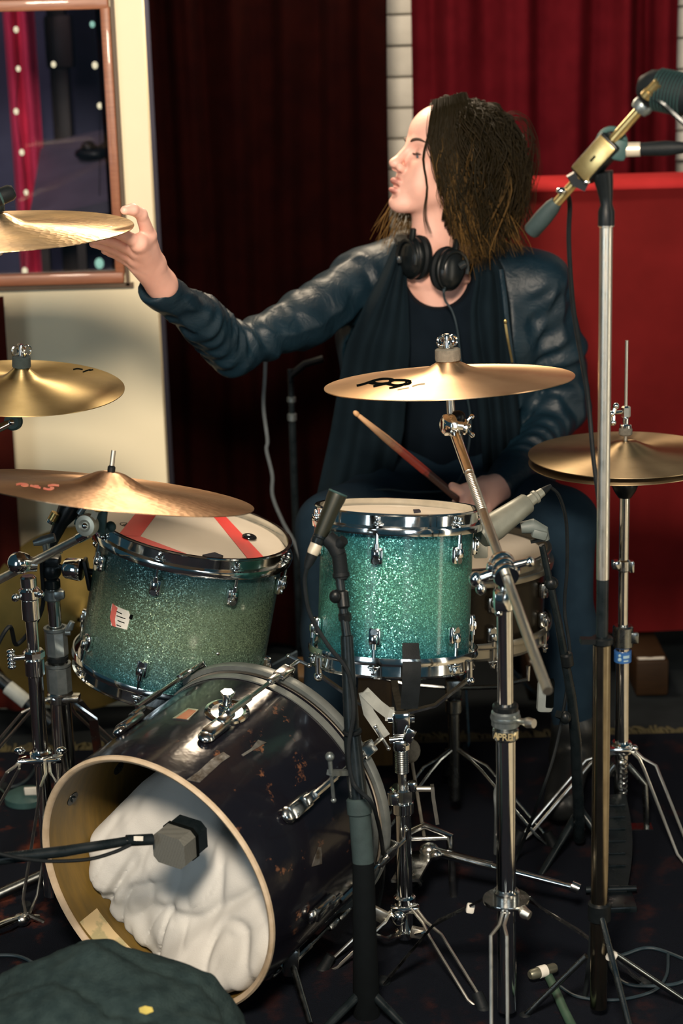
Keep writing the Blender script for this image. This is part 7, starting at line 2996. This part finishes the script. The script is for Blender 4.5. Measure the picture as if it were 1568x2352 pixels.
    # the front fall beside the cheek: follows the face edge seen in the picture, then spreads back
    def fall_lock(pts, wav, r, tip1, ph, fq):
        c = catmull([HO + Xh * a + Yh * b + V((0, 0, z_)) for a, b, z_ in pts], 3)
        n = len(c)
        for i in range(n):
            t = i / (n - 1)
            w = wav * t ** 1.2
            c[i] = c[i] + Xh * (w * math.sin(fq * t + ph)) + Yh * (0.7 * w * math.cos(fq * t * 0.9 + ph * 1.3))
        lock(c, r, 0.0, tip1, 4, 0.55)
    edge = [(0.036, 0.026, 0.124), (0.050, 0.046, 0.100), (0.063, 0.060, 0.058), (0.060, 0.068, 0.023), (0.048, 0.075, -0.030), (0.040, 0.080, -0.065), (0.028, 0.086, -0.110), (0.008, 0.094, -0.165)]
    for i in range(560):
        u = rr.random() ** 1.1
        cut = rr.choice([5, 6, 6, 7, 7, 8, 8])
        pts = []
        jx, jy = rr.gauss(0, 0.0035), abs(rr.gauss(0, 0.006))
        for k, (a, b, z_) in enumerate(edge[:cut]):
            sp = 0.055 + 0.012 * k
            pts.append((a - sp * u + jx, b + 0.010 * math.sin(u * 3.1) + jy * (k / 7.0) + (0.012 * u if k < 2 else 0), z_ + (0.012 * u if k < 2 else 0) - rr.uniform(0, 0.008) * (k / 3.0)))
        fall_lock(pts, rr.uniform(0.004, 0.016), rr.uniform(0.0009, 0.0020), rr.choice([0.15, 0.3, 0.45, 0.7, 1.0]), rr.uniform(0, 6.28), rr.uniform(7, 15))
    for i in range(9):
        j = rr.gauss(0, 0.0012)
        fall_lock([(0.050 + j, 0.046, 0.100), (0.066 + j, 0.060, 0.055), (0.076 + j, 0.060, 0.014), (0.071 + j, 0.064, -0.040), (0.075 + j * 2, 0.062, -0.090), (0.066 + j * 4, 0.066, -0.130)], 0.0015, 0.0010, 0.6, i * 0.2, 8)
    # face-framing wisps and fly-aways
    for i in range(60):
        rx, ry, rz = 0.030 + rr.uniform(-0.012, 0.008), 0.055 + rr.uniform(-0.012, 0.010), 0.085 + rr.uniform(-0.03, 0.02)
        strand((rx, ry, rz), 0.012 + rr.uniform(-0.035, 0.012), 0.084 + rr.uniform(-0.012, 0.012), -0.150 - rr.random() * 0.075, 0.012, rr.uniform(0.005, 0.012), rr.uniform(0.0008, 0.0020), rr.uniform(0.6, 1.0), 18)
    for i in range(120):
        rx, ry, rz = 0.020 + rr.uniform(-0.03, 0.006), -0.058 + rr.uniform(-0.008, 0.012), 0.070 + rr.uniform(-0.03, 0.02)
        strand((rx, ry, rz), 0.045 + rr.uniform(-0.05, 0.045), -0.062 + rr.uniform(-0.02, 0.02), -0.135 - rr.random() * 0.060, 0.010, rr.uniform(0.005, 0.014), rr.uniform(0.0008, 0.0019), rr.uniform(0.7, 1.0), 18)
    for i in range(70):
        rx, ry, rz = 0.010 + rr.uniform(-0.03, 0.006), -0.060 + rr.uniform(-0.008, 0.012), 0.040 + rr.uniform(-0.03, 0.02)
        strand((rx, ry, rz), 0.060 + rr.uniform(-0.02, 0.075), -0.058 + rr.uniform(-0.02, 0.02), -0.125 - rr.random() * 0.070, 0.006, rr.uniform(0.008, 0.018), rr.uniform(0.0007, 0.0017), rr.uniform(0.8, 1.0), 18, tip0=0.2)
    for i in range(110):
        az = rr.uniform(0.5, math.pi)
        rx, ry, rz = -0.02 + 0.085 * math.cos(az), 0.074 * math.sin(az), 0.05 + rr.uniform(-0.05, 0.07)
        if rx > 0.02:
            continue
        strand((rx, ry, rz), rx * 1.3 - 0.01 + rr.gauss(0, 0.02), ry * 1.35 + rr.gauss(0, 0.02), -0.05 - rr.random() * 0.12, 0.045, 0.012, 0.0005, 0.6, 16)
    me = bpy.data.meshes.new('hair_locks')
    Mi = WM[person].inverted()
    me.from_pydata([tuple(Mi @ p) for p in V_], [], F_)
    me.polygons.foreach_set('use_smooth', [True] * len(me.polygons))
    at = me.attributes.new('tip', 'FLOAT', 'POINT')
    at.data.foreach_set('value', np.array(A_, np.float32))
    me.materials.append(MATS['hair'])
    o = bpy.data.objects.new('hair_locks', me)
    col.objects.link(o)
    o.parent = hair
    o['kind'] = 'stuff'
    WM[o] = WM[person]

    # ---------------------------------------------------------------- top
    S = SDF()
    S.cone(pel, waist, 0.120, 0.108, 0.04)
    S.cone(waist, chest, 0.108, 0.112, 0.04)
    S.cone(P(955, 780, 3.892), P(1075, 780, 3.892), 0.102, 0.102, 0.04)
    S.cone(P(960, 690, 3.878), P(1068, 690, 3.878), 0.090, 0.090, 0.04)
    for px in (952, 1082):
        S.ell(tuple(P(px, 800, 3.835)), (0.062, 0.055, 0.060), 0.04)
    S.cone(P(880, 635, 3.885), P(1160, 640, 3.885), 0.054, 0.054, 0.04)
    S.cone(P(1012, 520, 3.85), P(1008, 630, 3.80), 0.066, 0.066, 0.010, sub=True)
    S.ell(tuple(P(1006, 640, 3.74)), (0.068, 0.10, 0.064), 0.008, sub=True)

    def tpost(p, d):
        a = p[:, 0] - 0.22
        return d + 0.0035 * np.sin(a * 70 + 1.6 * pseudo_noise(p * np.array([1, 1, 0.3]), 12, 40)) * np.clip((1.0 - p[:, 2]) / 0.2, 0, 1) + 0.002 * pseudo_noise(p, 30, 41)
    lo = [min(o[1][i] for o in S.ops if not o[4]) for i in range(3)]
    hi = [max(o[2][i] for o in S.ops if not o[4]) for i in range(3)]
    v, q = surface_nets(S, lo, hi, 0.0045, tpost, 1)
    np_mesh('top', v, q, 'tee_black', person)

    # ---------------------------------------------------------------- leather jacket, open at the front
    S = SDF()
    S.cone(P(900, 1060, 3.95), P(1150, 1060, 3.95), 0.120, 0.120, 0.05)
    S.cone(P(915, 900, 3.94), P(1130, 900, 3.94), 0.118, 0.118, 0.05)
    S.cone(P(905, 760, 3.915), P(1135, 760, 3.915), 0.122, 0.122, 0.05)
    S.cone(P(870, 655, 3.89), P(1185, 660, 3.90), 0.078, 0.080, 0.05)
    S.cone(P(930, 596, 3.90), P(1100, 600, 3.91), 0.052, 0.056, 0.04)
    SHj = [P(828, 650, 3.865), P(1236, 662, 3.885)]
    # opening between the lapel edges
    zz = np.array([P(860, y_, 3.80).z for y_ in (560, 620, 700, 800, 1000, 1190)])[::-1]
    xl = np.array([P(x_, y_, 3.80).x for x_, y_ in ((912, 560), (892, 620), (850, 700), (800, 800), (768, 1000), (730, 1190))])[::-1]
    xr = np.array([P(x_, y_, 3.80).x for x_, y_ in ((1120, 560), (1150, 620), (1162, 700), (1172, 800), (1192, 1000), (1215, 1190))])[::-1]

    def opening(p):
        a = np.interp(p[:, 2], zz, xl) - p[:, 0]
        b = p[:, 0] - np.interp(p[:, 2], zz, xr)
        return np.maximum(np.maximum(a, b), p[:, 1] - 3.885)
    S.fn(opening, (-0.2, 3.3, 0.3), (0.7, 3.95, 1.5), 0.012, sub=True)
    # hole for the neck
    S.cone(P(1012, 480, 3.87), P(1012, 620, 3.865), 0.070, 0.066, 0.012, sub=True)
    S.cone(P(900, 640, 3.885), SHj[0], 0.066, 0.066, 0.03)
    S.cone(P(1150, 640, 3.90), SHj[1], 0.066, 0.068, 0.03)
    m0 = SHj[0].lerp(EL[0], 0.5) + V((0, 0, -0.010))
    S.chain([SHj[0], m0, EL[0], EL[0].lerp(WR[0], 0.5), P(364, 660, 3.450)], [0.066, 0.055, 0.052, 0.0450, 0.0355], 0.02)
    m1 = SHj[1].lerp(EL[1], 0.5) + V((0.015, 0, 0))
    S.chain([SHj[1], m1, EL[1], EL[1].lerp(WR[1], 0.55), P(1150, 1118, 3.682)], [0.068, 0.060, 0.055, 0.046, 0.034], 0.02)
    # sleeve ends are cut square and hollow
    CF = [P(364, 660, 3.450), P(1150, 1118, 3.682)]
    CD = [(WR[0] - EL[0]).normalized(), (P(1150, 1118, 3.682) - EL[1]).normalized()]
    for c_, d_, r_ in ((CF[0], CD[0], 0.0305), (CF[1], CD[1], 0.0290)):
        cn, dn = np.array(c_ + d_ * 0.012, np.float32), np.array(d_, np.float32)
        S.fn(lambda p, cn=cn, dn=dn: -((p - cn) @ dn), tuple(c_ - V((0.075, 0.075, 0.075))), tuple(c_ + V((0.075, 0.075, 0.075))), 0.002, sub=True)
        S.cone(c_ + d_ * 0.022, c_ + d_ * 0.06, r_, r_ + 0.002, 0.003, sub=True)
    dW = CD[0]
    segs = [(SHj[0], EL[0]), (EL[0], WR[0]), (SHj[1], EL[1]), (EL[1], WR[1])]

    def jpost(p, d):
        # creases run round the sleeves, tightest at the elbows
        wv = np.zeros(len(p), np.float32)
        nz = pseudo_noise(p, 22, 51)
        for a, b in segs:
            a, b = np.array(a, np.float32), np.array(b, np.float32)
            ab = b - a
            L = float(np.linalg.norm(ab))
            t = ((p - a) @ ab) / (L * L)
            r = np.linalg.norm(p - a - np.clip(t, 0, 1)[:, None] * ab, axis=1)
            m = np.clip((0.10 - r) / 0.03, 0, 1) * np.clip((t + 0.1) / 0.15, 0, 1) * np.clip(((0.93 if abs(float(b[2] - WR[0].z)) < 1e-4 or abs(float(b[2] - WR[1].z)) < 1e-4 else 1.1) - t) / 0.15, 0, 1)
            wv += m * (0.0056 * np.abs(np.sin(t * L * 42 + 3.6 * nz)) ** 0.8 + 0.0022 * np.sin(t * L * 140 + 3 * nz))
        return d + wv + 0.0022 * pseudo_noise(p, 28, 52)
    lo = [min(o[1][i] for o in S.ops if not o[4]) for i in range(3)]
    hi = [max(o[2][i] for o in S.ops if not o[4]) for i in range(3)]
    v, q = surface_nets(S, lo, hi, 0.0042, jpost, 1)
    jacket = np_mesh('jacket', v, q, 'leather', person)
    # lapels: jersey waterfalls hanging in folds from the collar
    def fall(edge, inner, n=30, m=26, seed=1, depth=0.013):
        rows = []
        for i in range(n):
            t = i / (n - 1)
            a = np.array([np.interp(t, np.linspace(0, 1, len(edge)), [e[k] for e in edge]) for k in range(3)])
            b = np.array([np.interp(t, np.linspace(0, 1, len(inner)), [e[k] for e in inner]) for k in range(3)])
            row = []
            for j in range(m):
                u = j / (m - 1)
                px, py, Y = a * (1 - u) + b * u
                p = P(px, py, Y)
                w = math.sin(u * 15 + 1.5 * mnoise.noise((u * 2, t * 2.5, seed)) + seed)
                p.y += -0.010 * math.sin(u * math.pi) + depth * (0.4 + 0.6 * t) * w
                row.append(p)
            rows.append(row)
        q = MB()
        q.sheet(rows, 0.004)
        return q.build('lapel', 'tee_drape', jacket, angle=80)
    fall([(906, 562, 3.815), (880, 620, 3.79), (838, 700, 3.765), (792, 800, 3.765), (758, 1000, 3.78), (716, 1190, 3.72), (700, 1290, 3.70)],
         [(936, 590, 3.80), (932, 640, 3.775), (936, 700, 3.752), (940, 800, 3.742), (925, 1000, 3.775), (880, 1160, 3.74), (840, 1250, 3.70)], seed=1)
    fall([(1080, 590, 3.81), (1092, 640, 3.78), (1080, 710, 3.752), (1082, 800, 3.748), (1100, 950, 3.79), (1110, 1080, 3.80)],
         [(1128, 566, 3.83), (1156, 620, 3.80), (1168, 700, 3.775), (1178, 800, 3.775), (1190, 950, 3.80), (1200, 1080, 3.80)], seed=4)
    # leather edge and zip on the right front
    q = MB()
    pts = [P(1150, 620, 3.785), P(1158, 680, 3.765), P(1164, 740, 3.757), P(1172, 800, 3.757), P(1182, 880, 3.775)]
    q.tube(catmull(pts, 6), 0.0055, 8)
    q.build('front_edge', 'leather', jacket)
    q = MB()
    q.bar(catmull([P(1160, 742, 3.745), P(1166, 780, 3.745), P(1176, 832, 3.750)], 5), 0.0040, 0.0024, up=(0, -1, 0))
    q.ball(P(1160, 738, 3.743), (0.0034, 0.003, 0.0055), 8, 6)
    q.build('zip', 'brass', jacket)

    # ---------------------------------------------------------------- jeans and boots
    S = SDF()
    S.cone(HP[0], HP[1], 0.105, 0.105, 0.04)
    S.cone(pel, P(1024, 1060, 3.96), 0.125, 0.115, 0.04)
    for i in range(2):
        S.cone(HP[i], KN[i], 0.090, 0.067, 0.03)
        S.cone(KN[i], KN[i].lerp(AN[i], 0.5), 0.066, 0.058, 0.03)
        S.cone(KN[i].lerp(AN[i], 0.5), AN[i], 0.058, 0.046, 0.03)

    def jp(p, d):
        return d + 0.0030 * np.abs(pseudo_noise(p * np.array([1, 1, 0.6]), 34, 61)) + 0.002 * pseudo_noise(p, 20, 62)
    lo = [min(o[1][i] for o in S.ops) for i in range(3)]
    hi = [max(o[2][i] for o in S.ops) for i in range(3)]
    v, q = surface_nets(S, lo, hi, 0.006, jp, 1)
    np_mesh('jeans', v, q, 'jeans', person)
    for i, (tx, ty) in enumerate(((-0.02, -0.20), (-0.05, -0.20))):
        a = AN[i]
        S = SDF()
        S.cone(a + V((0, 0, 0.02)), V((a.x, a.y + 0.02, 0.075)), 0.048, 0.042, 0.03)
        S.cone(V((a.x, a.y + 0.03, 0.070)), V((a.x + tx, a.y + ty, 0.060)), 0.040, 0.034, 0.03)
        lo = [min(o[1][k] for o in S.ops) for k in range(3)]
        hi = [max(o[2][k] for o in S.ops) for k in range(3)]
        v, q = surface_nets(S, lo, hi, 0.006, lambda p, d: np.maximum(d, 0.034 - p[:, 2]), 1)
        b = np_mesh('boot', v, q, 'boot_black', person)

    # ---------------------------------------------------------------- stick and headphones
    M = frame(g - sd * 0.10, sd)
    L = (tip - g).length + 0.10
    root = thing('drum_stick', M, 'worn red drum stick with bare tip in the drummer\'s lower hand', 'drum stick')
    q = MB()
    q.lathe([(0, 0), (0.0066, 0.001), (0.0081, 0.006), (0.0081, L * 0.66), (0.0073, L * 0.80), (0.0042, L - 0.014), (0.0032, L - 0.010), (0, L - 0.010)], 16)
    q.build('shaft', 'stick_paint', root, local=True)
    q = MB()
    q.ball((0, 0, L - 0.006), (0.0050, 0.0050, 0.0075), 12, 10)
    q.build('tip', 'stick_bare', root, local=True)

    hp = thing('headphones', P(1000, 600, 3.79), 'black headphones hanging round the drummer\'s neck', 'headphones')
    cups = ((P(952, 592, 3.775), V((-0.80, -0.52, 0.05)), 'far'), (P(1030, 618, 3.752), V((0.55, -0.80, 0.06)), 'near'))
    for c, ax, w in cups:
        # each cup: cushion towards the neck, round housing outside
        Mc = frame(c, ax, (0.3, 0, 1))
        Me = Mc @ Matrix.Diagonal((1.18, 0.92, 1.0, 1.0))
        q = MB()
        q.lathe([(0, 0.024), (0.020, 0.023), (0.030, 0.017), (0.034, 0.008), (0.035, 0.0), (0.033, -0.004), (0, -0.004)], 32, Me)
        q.lathe([(0.0345, 0.006), (0.0365, 0.008), (0.0345, 0.010)], 32, Me)
        cup = q.build('ear_cup', 'phone_black', hp)
        q = MB()
        q.lathe([(0.018, -0.004), (0.034, -0.004), (0.038, -0.009), (0.036, -0.019), (0.026, -0.022), (0.018, -0.016)], 32, Me, closed=True)
        q.build('cushion', 'black_rubber', cup)
        q = MB()
        # yoke
        q.tube([Me @ V((0.030 * math.cos(a), 0.034 * math.sin(a), 0.020)) for a in np.linspace(-1.7, 1.7, 14)], 0.0042, 8)
        q.box((0.030, 0.010, 0.012), Me @ T(0.036, 0, 0.012), 0.003)
        q.build('yoke', 'phone_black', cup)
    q = MB()
    q.cyl(P(1056, 612, 3.742), P(1070, 604, 3.74), 0.0085, 0.0075, 12)
    q.build('pivot', 'phone_gloss', hp)
    q = MB()
    q.box((0.010, 0.010, 0.014), frame(P(917, 596, 3.76), (0, 0, 1)), 0.003)
    q.build('adjuster', 'phone_gloss', hp)
    q = MB()
    band = catmull([P(925, 560, 3.79), P(925, 545, 3.84), P(970, 545, 3.93), P(1040, 548, 3.955), P(1100, 560, 3.92), P(1110, 580, 3.84), P(1075, 600, 3.77)], 8)
    q.bar(band, 0.022, 0.010, up=(0, 0, 1))
    q.build('headband', 'phone_black', hp)
    q = MB()
    q.cyl(P(1022, 652, 3.735), P(1018, 672, 3.735), 0.0042, 0.0030, 10)
    q.tube(catmull([P(1018, 668, 3.735), P(1022, 690, 3.742), P(1038, 715, 3.740), P(1050, 760, 3.735), P(1062, 860, 3.74), P(1080, 980, 3.76), P(1050, 1110, 3.72), P(960, 1130, 3.68), P(880, 1124, 3.66), P(820, 1140, 3.62), P(770, 1190, 3.60)], 8), 0.0022, 8)
    q.build('lead', 'cable_blue', hp)


mat('iris_blue', (0.06, 0.12, 0.16), 0.1, nscale=300)
mat('phone_black', (0.004, 0.006, 0.007), 0.3, c2=(0.007, 0.009, 0.010), nscale=30, spec=0.35)
mat('phone_gloss', (0.02, 0.025, 0.028), 0.12, nscale=30)
mat('tee_drape', (0.0028, 0.0075, 0.0115), 0.9, c2=(0.0042, 0.0100, 0.0150), nscale=12, bump=0.3, bscale=500, spec=0.1)
build_person()
